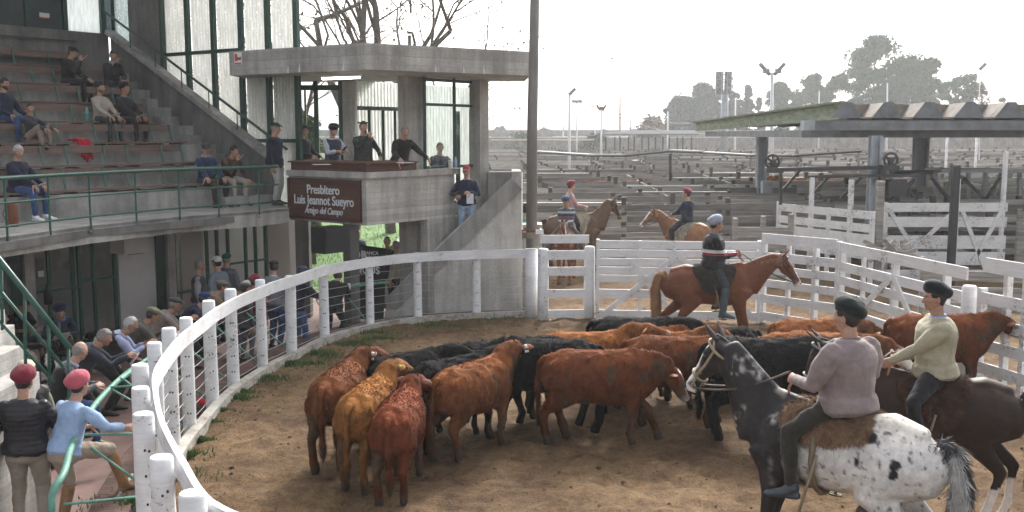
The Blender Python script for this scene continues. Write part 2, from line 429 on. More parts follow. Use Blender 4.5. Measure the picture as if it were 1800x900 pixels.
# ============================================================ KERB, LEDGE, RING FENCE
def ribbon(name, line, half, z0, z1, mat, uvs=False, **k):
    a = offset_line(line, -half * 1); b = offset_line(line, half)
    m = MB(); n = len(line); vs = []
    for p, q in zip(a, b): vs += [(p.x, p.y, z0), (p.x, p.y, z1), (q.x, q.y, z1), (q.x, q.y, z0)]
    fs = []
    for i in range(n - 1):
        for j in range(3): fs.append((i * 4 + j, i * 4 + j + 1, (i + 1) * 4 + j + 1, (i + 1) * 4 + j))
    fs += [(0, 1, 2, 3), ((n - 1) * 4, (n - 1) * 4 + 1, (n - 1) * 4 + 2, (n - 1) * 4 + 3)]
    m.add(vs, fs); o = m.build(name, mat, **k)
    if uvs:
        me = o.data; uv = me.uv_layers.new(name='UVMap'); L_ = [0]
        for i in range(1, n): L_.append(L_[-1] + (line[i] - line[i - 1]).length)
        vv = [0, .36, .72, 1.08]
        for l in me.loops: uv.data[l.index].uv = (L_[l.vertex_index // 4], vv[l.vertex_index % 4])
    return o
ribbon('kerb', offset_line(ringc, -.12 * SGN), .07, -.2, .11, M_wood('whitewashed_kerb', (.34, .32, .28), (.52, .50, .46), False, chip=(.25, .2, .15), chipamt=.46),
       kind='structure', label='whitewashed kerb round the foot of the ring fence')
ledge_line = offset_line(ringc, .36 * SGN)
ribbon('brick_ledge', ledge_line, .2, -.35, .02, MT['brick'], True, label='low brick-on-edge ledge outside the white ring fence', cat='ledge')
ribbon('gutter', offset_line(ringc, .02 * SGN), .14, -.3, -.08, MT['soil'], kind='structure')

fence = empty('ring_fence', (ring[4].x, ring[4].y, 0), label='curved white ring fence of round posts, wire strands and a plank top rail', cat='fence')
def fpart(m, name, mat, parent, **k):
    """build a part in world coordinates below an Empty that stands elsewhere"""
    o = m.build(name, mat, None, **k); o.parent = parent
    o.matrix_parent_inverse = Matrix.Translation(-parent.location) if parent.rotation_euler.z == 0 else parent.matrix_basis.inverted()
    return o
allposts = [G(938, 553)] + ring
for i, p in enumerate(allposts):
    if i == 0: continue
    m = MB(); r = .080 + rnd.random() * .014; top = 1.47 + rnd.random() * .07
    if i < 6: top = 1.40
    lean = V((rnd.random() - .5) * .03, (rnd.random() - .5) * .03, 0)
    m.tube([p + lean * t / 1.5 + V(0, 0, t) for t in (-.3, .0, .3, .7, 1.1, top - .02, top)], [r * 1.03, r * 1.02, r, r * .99, r * .97, r * .96, r * .86], 14, jit=.05)
    # drilled holes for the wires
    for z in (.25, .5, .75, 1.0, 1.2):
        for s_ in (-1, 1):
            a = math.atan2(-p.y, -p.x) + s_ * .22 + rnd.random() * .1
            m.ell(p + V(math.cos(a) * r * .97, math.sin(a) * r * .97, z + rnd.random() * .03), (.011, .011, .013), 6, 4, 1)
    fpart(m, 'post', [MT['white_post'], MT['black']], fence)
inner = offset_line(catmull([V(p.x, p.y, 0) for p in allposts], 10), -.115 * SGN)
railm = M_wood('white_rail_paint', (.66, .67, .69), (.84, .85, .86), True, chip=(.36, .33, .29), chipamt=.385)
w = .022; k = 0
while k < len(inner) - 1:
    seg = inner[k:min(len(inner), k + 21)]; m = MB(); dz = (rnd.random() - .5) * .012; a = offset_line(seg, (rnd.random() * .004) * SGN); b = offset_line(seg, -w * 2 * SGN); vs = []
    if len(seg) > 2: a[-1] = a[-2].lerp(a[-1], .93); b[-1] = b[-2].lerp(b[-1], .93)
    for p, q in zip(a, b): vs += [(p.x, p.y, 1.24 + dz), (p.x, p.y, 1.42 + dz), (q.x, q.y, 1.42 + dz), (q.x, q.y, 1.24 + dz)]
    n = len(seg); m.add(vs, [(i * 4 + j, i * 4 + (j + 1) % 4, (i + 1) * 4 + (j + 1) % 4, (i + 1) * 4 + j) for i in range(n - 1) for j in range(4)] + [(0, 1, 2, 3), (n * 4 - 4, n * 4 - 3, n * 4 - 2, n * 4 - 1)])
    fpart(m, 'top_rail', railm, fence); k += 20
for z in (.14, .30, .46, .62, .78, .94, 1.10):
    m = MB(); line = [V(p.x, p.y, z) for p in allposts]; pts = []
    for i in range(len(line) - 1):
        for t in (0, .5): q = line[i].lerp(line[i + 1], t); pts.append(q - V(0, 0, .012 if t else 0))
    pts.append(line[-1]); m.tube(pts, .0045, 5); fpart(m, 'wire_strand', MT['wire'], fence)
# the tall dark pole at the corner with its whitewashed foot
pc = G(934, 556)
t = empty('corner_pole', pc, label='tall dark round pole with whitewashed foot beside the small white gate', cat='pole')
m = MB(); m.tube([V(0, 0, 1.45), V(.01, 0, 4), V(.10, 0, 9)], [.115, .105, .09], 16); m.build('shaft', MT['pole_dark'], t)
m = MB(); m.tube([V(0, 0, -.2), V(0, 0, 1.42)], [.135, .128], 16); m.build('painted_foot', MT['white_post'], t)
m = MB()
for k in range(7): m.tube([V(math.cos(a_ * .7) * (.17 + .01 * k % .03), math.sin(a_ * .7) * .17, 1.66 + .018 * k) for a_ in range(10)], .012, 5, cap=False)
m.build('coiled_cord', M_plain('dirty_cord', (.30, .26, .22), .9), t)
m = MB()
for a_ in range(4):
    x0, y0 = [(-.19, -.19), (.19, -.19), (.19, .19), (-.19, .19)][a_]; x1, y1 = [(.19, -.19), (.19, .19), (-.19, .19), (-.19, -.19)][a_]
    m.bar(V(x0, y0, 1.83), V(x1, y1, 1.83), .03, .03); m.bar(V(x0, y0, 1.62), V(x0, y0, 1.84), .02, .02)
m.build('rusty_bracket', M_plain('rusty_iron', (.20, .09, .05), .8), t)
m = MB(); m.box(V(.16, -.22, 1.80), (.16, .03, .10), .1); m.build('number_plate', MT['white_fence'], t)

# ============================================================ PLANK GATES AND FENCES
def gate(name, a, b, rails, posts, mat, diag=(), label=None, cat='gate', group=None, th=.035, pw=.11, pt=.11, side=-1, jig=.006, round_ends=None, mat2=None):
    """a, b = ends on the ground; rails = (z centre, height[, t0, t1]); posts = (t, z top)"""
    a, b = Vector(a), Vector(b); d = b - a; L_ = d.length; t = d.normalized(); nn = V(t.y, -t.x, 0) * (1 if V(t.y, -t.x, 0).dot(-a) > 0 else -1)
    e = empty(name, (a + b) / 2, label=label, cat=cat, group=group)
    for rl in rails:
        z, h = rl[0], rl[1]; t0, t1 = (rl[2], rl[3]) if len(rl) > 2 else (0, 1)
        m = MB(); j = lambda: V(0, 0, (rnd.random() - .5) * jig * 2)
        m.bar(a + d * t0 + V(0, 0, z) + nn * (pt / 2 + th / 2 + .003) + j(), a + d * t1 + V(0, 0, z) + nn * (pt / 2 + th / 2 + .003) + j(), th, h)
        fpart(m, 'rail', mat, e)
    for po in posts:
        m = MB(); p = a + d * po[0]; ww = po[2] if len(po) > 2 else pw
        if round_ends and po[0] in round_ends: m.tube([p + V(0, 0, z) for z in (-.2, .4, po[1] - .03, po[1])], [.12, .115, .11, .09], 12, jit=.05)
        else: m.bar(p + V(0, 0, -.1), p + V(0, 0, po[1]), ww, pt, up=t)
        fpart(m, 'post', mat2 or mat, e)
    for (t0, z0, t1, z1) in diag:
        m = MB(); off = nn * (pt / 2 + th * 1.5 + .008)
        m.bar(a + d * t0 + V(0, 0, z0) + off, a + d * t1 + V(0, 0, z1) + off, th, .10); fpart(m, 'brace', mat, e)
    return e
W = MT['white_fence']
gl, gr = G(951, 560), G(1037, 559)
gate('small_gate', gl, gr, [(.10, .17), (.53, .17), (.99, .18), (1.33, .19), (1.66, .17, -.03, .96)], [(.04, 1.46, .2), (.98, 1.5, .2)], W, round_ends=(.04, .98), label='narrow white plank gate between the dark pole and the wide gate', pt=.05)
fl = G(1047, 561); fr = G(1334, 566)
gate('wide_gate', fl, fr, [(.12, .17), (.55, .17), (.86, .14), (1.03, .15), (1.20, .15), (1.38, .15), (1.56, .16)],
     [(.01, 1.66, .16), (.27, 1.64, .07), (.48, 1.62, .1), (.99, 1.66, .16)], W, diag=[(.03, .08, .48, 1.32), (.97, .1, .50, 1.36), (.20, 1.25, .48, .15)], label='wide white plank gate behind the chestnut horse, with crossed braces', pt=.06, jig=.004)
# right-hand side of the ring, coming towards the camera
rA = G(1338, 566); 
q1 = G(1478, 430, 1.72); q2 = G(1712, 478, 1.72); q3 = G(1822, 520, 1.6)
q1 = V(q1.x, q1.y, 0); q2 = V(q2.x, q2.y, 0)
gate('plank_fence', rA, q1, [(.14, .17), (.50, .17), (.82, .15), (1.10, .16), (1.36, .17), (1.72, .2, 0, .97)], [(.02, 1.8, .1), (.35, 1.8, .09), (.70, 1.72, .16), (.98, 1.78, .12)], W, label='white plank fence between the wide gate and the braced side gate', cat='fence', pt=.07)
gate('braced_gate', q1 + (q2 - q1) * .02, q2 - (q2 - q1) * .02, [(.14, .16), (.48, .16), (.78, .16), (1.06, .16), (1.32, .17), (1.68, .19)], [(.0, 1.6, .1), (.20, 1.66, .07), (.47, 1.62, .13), (.85, 1.6, .12), (1.0, 1.5, .18)], W,
     diag=[(.03, .1, .47, 1.34), (.80, .1, .50, 1.34)], label='long white side gate with an inverted V brace behind the riders', pt=.06, round_ends=(1.0,))
q3 = q2 + (q2 - q1) * .55 + V(.25, 0, 0)
gate('plank_fence', q2 + (q2 - q1) * .04 + V(.05, 0, 0), q3, [(.30, .17), (.66, .17), (1.0, .17), (1.36, .18), (1.86, .22, .05, 1)], [(.0, 1.5, .12), (.24, 1.9, .1), (.42, 1.9, .12), (.62, 1.5, .18), (.98, 1.9, .14)], W, label='white plank fence nearest the camera on the right of the ring', cat='fence', pt=.08, mat2=MT['white_worn'])
gate('plank_fence', q3 + V(.02, -.1, 0), q3 + V(.9, -4.2, 0), [(.30, .17), (.66, .17), (1.0, .17), (1.36, .18)], [(.0, 1.5, .16), (.5, 1.5, .16), (1, 1.5, .16)], W, label='white plank fence running out of the picture beside the dark horse', cat='fence', pt=.08)
# second white gates under the shed
WW = MT['white_worn']
s0, s1 = P(1366, 460, 27.5), P(1530, 470, 24.5); s0.z = s1.z = .05
gate('rail_fence', s0, s1, [(.95, .62), (1.42, .2), (1.75, .2)], [(.0, 1.9, .1), (.18, 1.85, .09), (.37, 2.6, .11), (.56, 1.85, .09), (.78, 2.6, .12), (1.0, 1.85, .1)], WW, label='worn white rail fence with two tall posts left of the grey column', cat='fence', pt=.08)
s2, s3 = P(1553, 470, 25.5), P(1762, 480, 25.5); s2.z = s3.z = .05
gate('braced_gate', s2, s3, [(.12, .3), (.56, .34), (.98, .34), (1.5, .26), (1.88, .22)], [(.0, 2.0, .12), (.59, 2.6, .12), (.97, 3.3, .14)], WW, diag=[(.02, 1.8, .37, .2), (.56, 1.8, .30, 1.0), (.62, 1.8, .85, .2), (.95, 1.8, .72, .4)], label='worn white gate with crossing diagonal boards under the shed', pt=.07)
GW = MT['grey_wood']
gate('plank_fence', V(s3.x + .25, 25.3, 0), V(s3.x + 3.4, 24.9, 0), [(.25, .26), (.62, .26), (.99, .26), (1.36, .24), (1.7, .24)], [(0, 1.9, .14), (.9, 1.9, .14)], GW, label='dark grey plank fence at the right edge beside the worn white gate', cat='fence', pt=.08)

# ============================================================ THE YARDS OF GREY PENS
rows = [28.3, 29.6, 31.5, 33, 35.5, 37, 39.8, 41.5, 44, 46, 49, 51, 54.5, 56.5, 60, 62.5, 66, 69, 73, 76, 80, 84, 88.5, 93, 98, 103, 108, 113, 119, 125, 131]
WF = MT['grey_wood_far']; PD = M_plain('dark_weathered_post', (.085, .078, .07), .95, .3, 3, kind='world')
def gz(y): return min(.17, max(0, (y - 23.6) * .03))
ORD = [a + b for a in ('', 'twenty-', 'thirty-') for b in ('first second third fourth fifth sixth seventh eighth ninth tenth eleventh twelfth thirteenth fourteenth fifteenth sixteenth seventeenth eighteenth nineteenth twentieth'.split() if a == '' else 'first second third fourth fifth sixth seventh eighth ninth tenth'.split())]
for ri, y in enumerate(rows):
    x0 = -.9 - .025 * y if ri > 2 else .2; x1 = .53 * y + 3
    near = ri < 6
    
    bay = 3.0 if y < 60 else 4.5; nb = int((x1 - x0) / bay)
    nbr = 5 if y < 60 else 4
    if near: e = empty('pen_fence', ((x0 + x1) / 2, y, 0), label=['weathered grey plank pen fence just behind the mounted riders', 'second grey pen fence back from the gates', 'third grey pen fence back from the gates', 'fourth grey pen fence back from the gates',
                                                                  'fifth grey pen fence back from the gates', 'sixth grey pen fence back from the gates'][ri], cat='pen fence', group='grey wooden pens of the stockyard')
    m = MB(); pm = MB()
    slope = (rnd.random() - .5) * .10
    for b_ in range(nb):
        xa = x0 + b_ * bay; xb = xa + bay; h0 = 1.55 + rnd.random() * .12; missing = rnd.random()
        for k in range(nbr):
            if rnd.random() < .12: continue
            z = .28 + k * (1.28 / (nbr - 1)) + (rnd.random() - .5) * .05; w = .17 + rnd.random() * .05
            ya = y + slope * (xa - x0); yb = y + slope * (xb - x0)
            if k == 0 and rnd.random() < .12: m.bar(V(xa - .1, ya + .1, gz(y) + 1.68), V(xb + .1, yb + .1, gz(y) + 1.68), .26, .045)
            m.bar(V(xa - .08, ya - .06, gz(y) + z + (rnd.random() - .5) * .05), V(xb + .08, yb - .06, gz(y) + z + (rnd.random() - .5) * .05), .035, w)
        if near:
            q = MB(); hh = 1.75 + rnd.random() * .15; q.bar(V(xa, ya + .03, -.1), V(xa, ya + .03, gz(y) + hh), .16, .13, up=(1, 0, 0)); fpart(q, 'post', PD, e)
            if rnd.random() < .35:
                q = MB(); q.bar(V(xa, ya - .11, gz(y) + .2), V(xb, yb - .11, gz(y) + 1.5), .03, .12); fpart(q, 'brace', GW, e)
        else: pm.bar(V(xa, ya + .03, 0), V(xa, ya + .03, gz(y) + 1.75 + rnd.random() * .25), .2, .15, up=(1, 0, 0))
    if near: fpart(m, 'planks', WF if ri > 2 else GW, e)
    else:
        m.add(pm.v, pm.f, 1); m.build('pen_fence', [WF, PD], label='grey plank fence across the far pens, %s row from the front' % ORD[ri], cat='pen fence', group='far rows of pen fences')
# fences running away from the camera between the rows
PW2 = M_wood('darker_pen_wood', (.09, .082, .074), (.20, .19, .175), True, (.35, .35, 3), 3)
for i, x in enumerate([2.6, 5.0, 8.5, 12.5, 17, 22, 28, -1.2, .8, 35, 43]):
    for j in range(4 if x > 1 else 3):
        ya = 26 + j * 24 + (i % 3) * 5; yb = ya + 13 + (i * 7 % 9)
        if x > .5 * ya + 4 or (ya < 34 and x < 4): continue
        m = MB(); sl = .11 * (x - 2) / 10
        for k in range(5):
            for s_ in range(int((yb - ya) / 3.5)):
                y0 = ya + s_ * 3.5
                m.bar(V(x + sl * (y0 - ya), y0, gz(y0) + .28 + k * .32 + (rnd.random() - .5) * .06), V(x + sl * (y0 + 3.5 - ya), y0 + 3.5, gz(y0) + .28 + k * .32 + (rnd.random() - .5) * .06), .04, .17, ext=.05)
                if k == 0: m.bar(V(x + sl * (y0 - ya), y0, 0), V(x + sl * (y0 - ya), y0, gz(y0) + 1.8), .14, .14, up=(1, 0, 0), mi=1)
        m.build('pen_fence', [PW2, PD], label='grey plank fence running away between the pens', cat='pen fence', group='dividing fences between the pens')
# the raised catwalk boards over the pens: long thin grey sheets on posts
def catwalk(pts, label, w=.9):
    e = empty('catwalk', pts[0], label=label, cat='catwalk')
    m = MB()
    for a_, b_ in zip(pts[:-1], pts[1:]): m.bar(a_, b_, w, .07)
    fpart(m, 'deck', M_plain('pale_grey_catwalk_boards', (.34, .33, .31), .85, .2, 2, kind='world'), e)
    m = MB()
    for a_, b_ in zip(pts[:-1], pts[1:]): m.bar(a_ - V(0, w / 2, .06), b_ - V(0, w / 2, .06), .05, .1)
    fpart(m, 'edge_beam', MT['dark_metal'], e)
    for p in pts:
        m = MB(); m.bar(V(p.x, p.y, 0), p - V(0, 0, .05), .09, .09, up=(1, 0, 0)); fpart(m, 'leg', GW, e)
catwalk([P(944, 266, 58), P(1040, 272, 56), P(1100, 272, 55), P(1178, 264, 54), P(1232, 266, 53)], 'long pale catwalk standing above the pens behind the pole')
catwalk([P(1232, 267, 60), P(1320, 272, 58), P(1400, 272, 56), P(1510, 264, 54)], 'second pale catwalk reaching behind the shed columns')
m = MB(); m.bar(P(1178, 270, 40), P(1178, 318, 40), .1, .1, up=(1, 0, 0)); m.build('marker_post', MT['dark_metal'], label='thin dark post standing among the pens below the catwalk', cat='post')

# ============================================================ FAR WALL, EMBANKMENT, FAR SHED
MT['far_wall'] = M_concrete('far_block_wall', (.33, .32, .30), .6, 0)
m = MB(); m.box(V(70, 150, 1.4), (160, .5, 3.6)); m.build('boundary_wall', MT['far_wall'], label='long grey concrete wall closing the stockyard', cat='wall')
m = MB(); a_, b_ = P(860, 240, 190), P(1300, 241, 190)
m.prism([V(-40, 175, -.3), V(120, 175, -.3), V(120, 184, 2.9), V(-40, 184, 2.9)], V(0, 0, -.5)); m.prism([V(-40, 184, 2.9), V(120, 184, 2.9), V(120, 200, 2.9), V(-40, 200, 2.9)], V(0, 0, -.5))
m.build('embankment', M_plain('weedy_embankment', (.12, .15, .07), .95, .4, .5, 0, kind='world'), kind='structure')
m = MB(); m.box(V(35, 186, 3.0), (170, .4, .5)); m.build('road_edge', M_plain('pale_road_edge', (.5, .45, .38), .9, .1, 1, kind='world'), kind='structure')
m = MB(); m.box(V(35, 188, 3.9), (170, .4, 1.2)); m.build('parapet_wall', MT['far_wall'], label='grey parapet along the raised road beyond the yards', cat='wall')
# far open shed
e = empty('open_shed', P(1135, 262, 118), label='long open-sided grey shed with thin columns beyond the pens', cat='shed')
m = MB(); A_, B_ = P(1050, 240, 118), P(1222, 240, 118); MT['matt'] = M_plain('grey_metal_roofing', (.13, .135, .14), 1, .1, 3, kind='world'); MT['matt'].node_tree.nodes['Principled BSDF'].inputs['Specular IOR Level'].default_value = 0
m.prism([V(A_.x, 116, 3.66), V(B_.x, 116, 3.66), V(B_.x + 1, 124, 4.1), V(A_.x + 4, 124, 4.1)], V(0, 0, .12)); fpart(m, 'roof', MT['matt'], e)
for k in range(7):
    x = A_.x + .9 + k * (B_.x - A_.x - 1.5) / 6
    for yy in (117, 123):
        m = MB(); m.bar(V(x, yy, 0), V(x, yy, 3.4), .16, .16, up=(1, 0, 0)); fpart(m, 'column', MT['dark_metal'], e)
m = MB(); m.bar(V(A_.x, 117, .9), V(B_.x, 117, .9), .1, 1.2); fpart(m, 'low_fence', GW, e)
m = MB()
m.tube([P(862, 246, 128) , P(1045, 246, 128)], .12, 6); m.build('pale_pipe', M_plain('pale_pipe_paint', (.55, .5, .42), .8), label='pale pipe rail running before the weedy embankment', cat='pipe')
for (px, py, Y, c_, lb, s_) in [(872, 275, 55, (.85, .86, .88), 'white plastic sack lying on the pens left of the pole', .35), (1090, 261, 90, (.8, .82, .85), 'white plastic sack on the pens below the far shed', .6), (1115, 275, 75, (.75, .75, .73), 'pale square drum among the pens', .5)]:
    p = P(px, py, Y); p.z = 1.72; s_ *= .6; m = MB(); m.ell(p, (s_, s_ * .5, s_ * .38), 10, 6); m.ell(p + V(s_ * .4, 0, s_ * .1), (s_ * .5, s_ * .4, s_ * .35), 8, 6)
    m.build('plastic_sack', M_plain('sack_plastic', c_, .5), label=lb, cat='sack')

# light masts, tapered, with heads
def mast(px, ytop, ybot, Y, kind, label, c=(.72, .73, .75), r=.11):
    a_, b_ = P(px, ybot, Y), P(px, ytop, Y); a_.z = min(a_.z, .2)
    e = empty('light_mast', a_, label=label, cat='light mast', group='light masts over the yards')
    m = MB(); m.tube([a_, b_], [r, r * .6], 8); fpart(m, 'pole', M_plain('mast_paint', c, .6, .15, 2), e)
    m = MB(); k = Y / 60
    if kind == 'twin':
        for s_ in (-1, 1):
            m.bar(b_ + V(s_ * .1, 0, -.1), b_ + V(s_ * .75 * k, 0, .55 * k), .1, .22 * k); m.box(b_ + V(s_ * .35 * k, 0, .1 * k), (.35 * k, .3, .28 * k), 0)
    elif kind == 'side': m.bar(b_, b_ + V(.35 * k, 0, .35 * k), .14, .2 * k)
    elif kind == 'tee': m.box(b_ + V(0, 0, .1), (.6 * k, .3, .16 * k))
    elif kind == 'vee':
        for s_ in (-1, 1): m.bar(b_ + V(s_ * .1, 0, -.1), b_ + V(s_ * .28 * k, 0, .25 * k), .1, .12 * k)
        m.ell(b_ + V(0, 0, .1), (.13 * k, .1, .1 * k), 8, 6)
    if kind != 'none': fpart(m, 'lamp_head', MT['steel'] if kind != 'vee' else M_plain('rusty_head', (.25, .12, .1), .7), e)
mast(1001, 166, 285, 62, 'side', 'slim white lamp mast right of the dark pole, single angled head')
mast(1014, 180, 260, 110, 'tee', 'slim pale mast with flat head beside the angled one')
mast(1057, 192, 268, 85, 'vee', 'white mast with a small red forked head left of the far shed')
mast(1090, 170, 240, 160, 'none', 'thin reddish mast above the far shed', (.4, .25, .22), .2)
mast(1357, 128, 340, 48, 'twin', 'tall white mast with twin spread floodlights beside the shed roof', r=.13)
mast(1293, 172, 235, 130, 'none', 'thin white mast before the dark trees by the sign tower', r=.15)
mast(1174, 196, 236, 140, 'none', 'short white mast at the edge of the dark trees', r=.15)
mast(1560, 146, 240, 120, 'none', 'pale mast rising over the shed roof before the tall gum tree', r=.15)
mast(1440, 160, 240, 140, 'none', 'short pale mast over the green roof edge', r=.12)
mast(1722, 122, 300, 75, 'side', 'slender mast near the right edge with a bent head', r=.07)
mast(990, 196, 244, 150, 'none', 'faint white mast just right of the dark pole', (.75, .75, .78), .18)
mast(1046, 198, 243, 150, 'none', 'faint white mast between the two lamp masts', (.75, .75, .78), .14)
mast(1109, 212, 240, 160, 'none', 'short rust brown mast right of the far shed middle', (.3, .2, .17), .16)
for px in (1663, 1715):
    a_ = P(px, 282, 60); m = MB(); m.tube([V(a_.x, 60, 0), V(a_.x, 60, 3.7)], .08, 8)
    m.build('white_pipe_post', M_plain('white_pipe', (.75, .75, .76), .5), label='white pipe post standing in the pens under the shed, %s' % ('nearer the middle column' if px < 1700 else 'nearer the right edge'), cat='post')
# lattice sign tower
e = empty('sign_tower', P(1273, 262, 120), label='steel tower with a square lattice sign panel among the dark trees', cat='tower')
m = MB(); a_, b_ = P(1274, 262, 120), P(1274, 160, 120); m.tube([V(a_.x, 120, 0), V(b_.x, 120, b_.z)], [.5, .42], 10); fpart(m, 'mast', MT['blue_column'], e)
m = MB(); A_, B_ = P(1259, 126, 119), P(1288, 166, 119)
for i in range(4):
    x = A_.x + (B_.x - A_.x) * i / 3; m.bar(V(x, 119, A_.z), V(x, 119, B_.z), .12, .12, up=(1, 0, 0))
    z = A_.z + (B_.z - A_.z) * i / 3; m.bar(V(A_.x, 119, z), V(B_.x, 119, z), .12, .12)
for i in range(3):
    for j in range(3):
        x = A_.x + (B_.x - A_.x) * i / 3; z = A_.z + (B_.z - A_.z) * j / 3
        m.bar(V(x, 119, z), V(x + (B_.x - A_.x) / 3, 119, z + (B_.z - A_.z) / 3), .07, .07)
fpart(m, 'lattice_frame', MT['steel'], e)
m = MB()
for (x_, w_) in ((.25, .46), (.75, .44)): m.box(V(A_.x + (B_.x - A_.x) * x_, 119.4, (A_.z + B_.z) / 2), ((B_.x - A_.x) * w_, .1, A_.z - B_.z))
fpart(m, 'panel', MT['shed_dark'], e)

# overhead cables
m = MB()
for (a_, b_, sag) in [(P(940, 150, 90), P(1240, 215, 140), 1.2), (P(990, 160, 90), P(1260, 232, 140), 1.5), (P(1155, 215, 140), P(1240, 216, 140), .2)]:
    m = MB(); m.tube([a_.lerp(b_, t_ / 10) - V(0, 0, sag * 4 * (t_ / 10) * (1 - t_ / 10)) for t_ in range(11)], .035, 4)
    m.build('overhead_cable', MT['dark_metal'], label={1.2: 'upper overhead cable running right from behind the pole', 1.5: 'lower overhead cable running right from behind the pole', .2: 'short straight cable before the dark conifers'}[sag], cat='cable')

# ============================================================ THE SHED ON THE RIGHT
e = empty('cattle_shed', V(14, 30, 0), label='low grey cattle shed with folded roof edge and mossy green fascia', cat='shed')
Yn = 27.5
p0 = P(1475, 182, Yn); p0b = P(1475, 210, Yn); pe = P(1222, 216, 44); peb = P(1222, 230, 44)
m = MB(); m.prism([p0, p0b, peb, pe], V(.25, 0.1, 0)); fpart(m, 'fascia', MT['shed_green'], e)
m = MB(); m.bar(p0 + V(-.02, 0, .02), pe + V(-.02, 0, .02), .3, .06); fpart(m, 'fascia_capping', M_plain('mossy_capping', (.16, .16, .10), .9, .4, 3, kind='world'), e)
# folded roof plates: run back from the near edge, their ends show as trapezoids
pitch_ = (P(1547, 200, Yn).x - P(1475, 200, Yn).x); zt, zb = P(1475, 180, Yn).z, P(1475, 206, Yn).z
m = MB(); prof = []; x = p0.x + .1; 
nfold = 9
for k in range(nfold):
    prof += [(x, zt), (x + pitch_ * .22, zt), (x + pitch_ * .45, zb), (x + pitch_ * .72, zb)]; x += pitch_
prof.append((x, zt))
dx_, dy_, dz_ = pe.x - p0.x, 16.5, peb.z - p0b.z
def fold_sheet(th):
    vs = []; fs = []
    for (px_, pz_) in prof: vs += [(px_, Yn, pz_), (px_ + 1.0, Yn + dy_, pz_ - .12), (px_, Yn, pz_ - th), (px_ + 1.0, Yn + dy_, pz_ - .12 - th)]
    for i in range(len(prof) - 1):
        b = i * 4; fs += [(b, b + 1, b + 5, b + 4), (b + 2, b + 6, b + 7, b + 3), (b, b + 4, b + 6, b + 2), (b + 1, b + 3, b + 7, b + 5)]
    return vs, fs
m.add(*fold_sheet(.05)); fpart(m, 'folded_roof', MT['shed_roof'], e)
m = MB()
for k in range(nfold):      # end plates that close the raised folds
    x = p0.x + .1 + k * pitch_
    m.prism([V(x - pitch_ * .28, Yn - .03, zb - .02), V(x, Yn - .03, zt + .012), V(x + pitch_ * .22, Yn - .03, zt + .012), V(x + pitch_ * .45, Yn - .03, zb - .02)], V(0, .025, 0))
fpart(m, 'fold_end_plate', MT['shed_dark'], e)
m = MB(); m.prism([V(p0.x + .3, Yn + 1.2, zb + .03), V(x, Yn + 1.2, zb + .03), V(x, Yn + 1.2, zt - .02), V(p0.x + .3, Yn + 1.2, zt - .02)], V(0, .05, 0)); fpart(m, 'upstand', MT['shed_roof'], e)
bA, bB = P(1421, 220, Yn - .1), P(1900, 220, Yn - .1); zA, zB = P(1421, 212, Yn).z, P(1421, 229, Yn).z
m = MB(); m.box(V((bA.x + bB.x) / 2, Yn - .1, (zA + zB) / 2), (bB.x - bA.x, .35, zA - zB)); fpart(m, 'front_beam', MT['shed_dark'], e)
m = MB(); m.box(V(bA.x - .02, Yn - .1, (zA + zB) / 2), (.3, .36, (zA - zB) * 1.01)); fpart(m, 'beam_end', MT['blue_column'], e)  # lit end of the beam: daylight painted in as a paler colour
m = MB(); z1_, z2_ = P(1300, 229, Yn + .6).z, P(1300, 242, Yn + .6).z
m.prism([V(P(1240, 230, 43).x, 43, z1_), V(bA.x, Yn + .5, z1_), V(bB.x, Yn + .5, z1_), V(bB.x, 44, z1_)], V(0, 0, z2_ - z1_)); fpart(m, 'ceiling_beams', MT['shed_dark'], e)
for (px, Y, w_, d_) in ((1338, 36, .34, .34), (1537, 26.9, .30, .28), (1617, 38, .50, .4), (1900, 26.9, .36, .5), (1860, 38, .5, .4)):
    c_ = P(px, 300, Y); m = MB(); z_ = 3.75
    m.box(V(c_.x, Y, z_ / 2), (w_, .06, z_)); m.box(V(c_.x - w_ / 2 + .04, Y, z_ / 2), (.08, d_, z_)); m.box(V(c_.x + w_ / 2 - .04, Y, z_ / 2), (.08, d_, z_))
    fpart(m, 'column', MT['blue_column'], e)
# the lifting gear under the shed: beams, handwheels, braces
e = empty('gate_hoist', P(1460, 330, 27), label='dark steel hoist beam with two handwheels under the shed', cat='hoist')
DM = MT['dark_metal']
m = MB(); Yh = 26.6
m.bar(P(1348, 298, Yh), P(1578, 294, Yh), .12, .1); m.bar(P(1345, 299, Yh), P(1375, 299, Yh), .3, .14); m.bar(P(1548, 295, Yh), P(1578, 295, Yh), .3, .14)
m.bar(P(1372, 298, Yh), P(1372, 360, Yh), .08, .08, up=(1, 0, 0)); m.bar(P(1407, 298, Yh), P(1376, 334, Yh), .06, .07); m.bar(P(1420, 311, Yh), P(1612, 308, Yh), .1, .08)
m.bar(P(1456, 312, Yh), P(1420, 350, Yh), .06, .07); m.bar(P(1514, 312, Yh), P(1477, 350, Yh), .06, .07); m.bar(P(1551, 296, Yh), P(1551, 330, Yh), .12, .16, up=(1, 0, 0))
m.bar(P(1608, 316, Yh), P(1556, 362, Yh), .06, .09); m.bar(P(1590, 322, Yh), P(1611, 350, Yh), .06, .07)
m.bar(P(1575, 316, Yh), P(1575, 345, Yh), .3, .5, up=(1, 0, 0))
fpart(m, 'beam_frame', DM, e)
def wheel(c, r, sp_):
    m = MB(); m.tube([c + V(math.cos(i * .3927) * r, 0, math.sin(i * .3927) * r) for i in range(17)], .035, 6, cap=False)
    for i in range(sp_): a = i * 6.283 / sp_ + .5; m.bar(c, c + V(math.cos(a) * r, 0, math.sin(a) * r), .04, .05)
    m.tube([c - V(0, .1, 0), c + V(0, .1, 0)], .07, 8); m.bar(c, c - V(0, 0, r + .1), .1, .14, up=(1, 0, 0)); return m
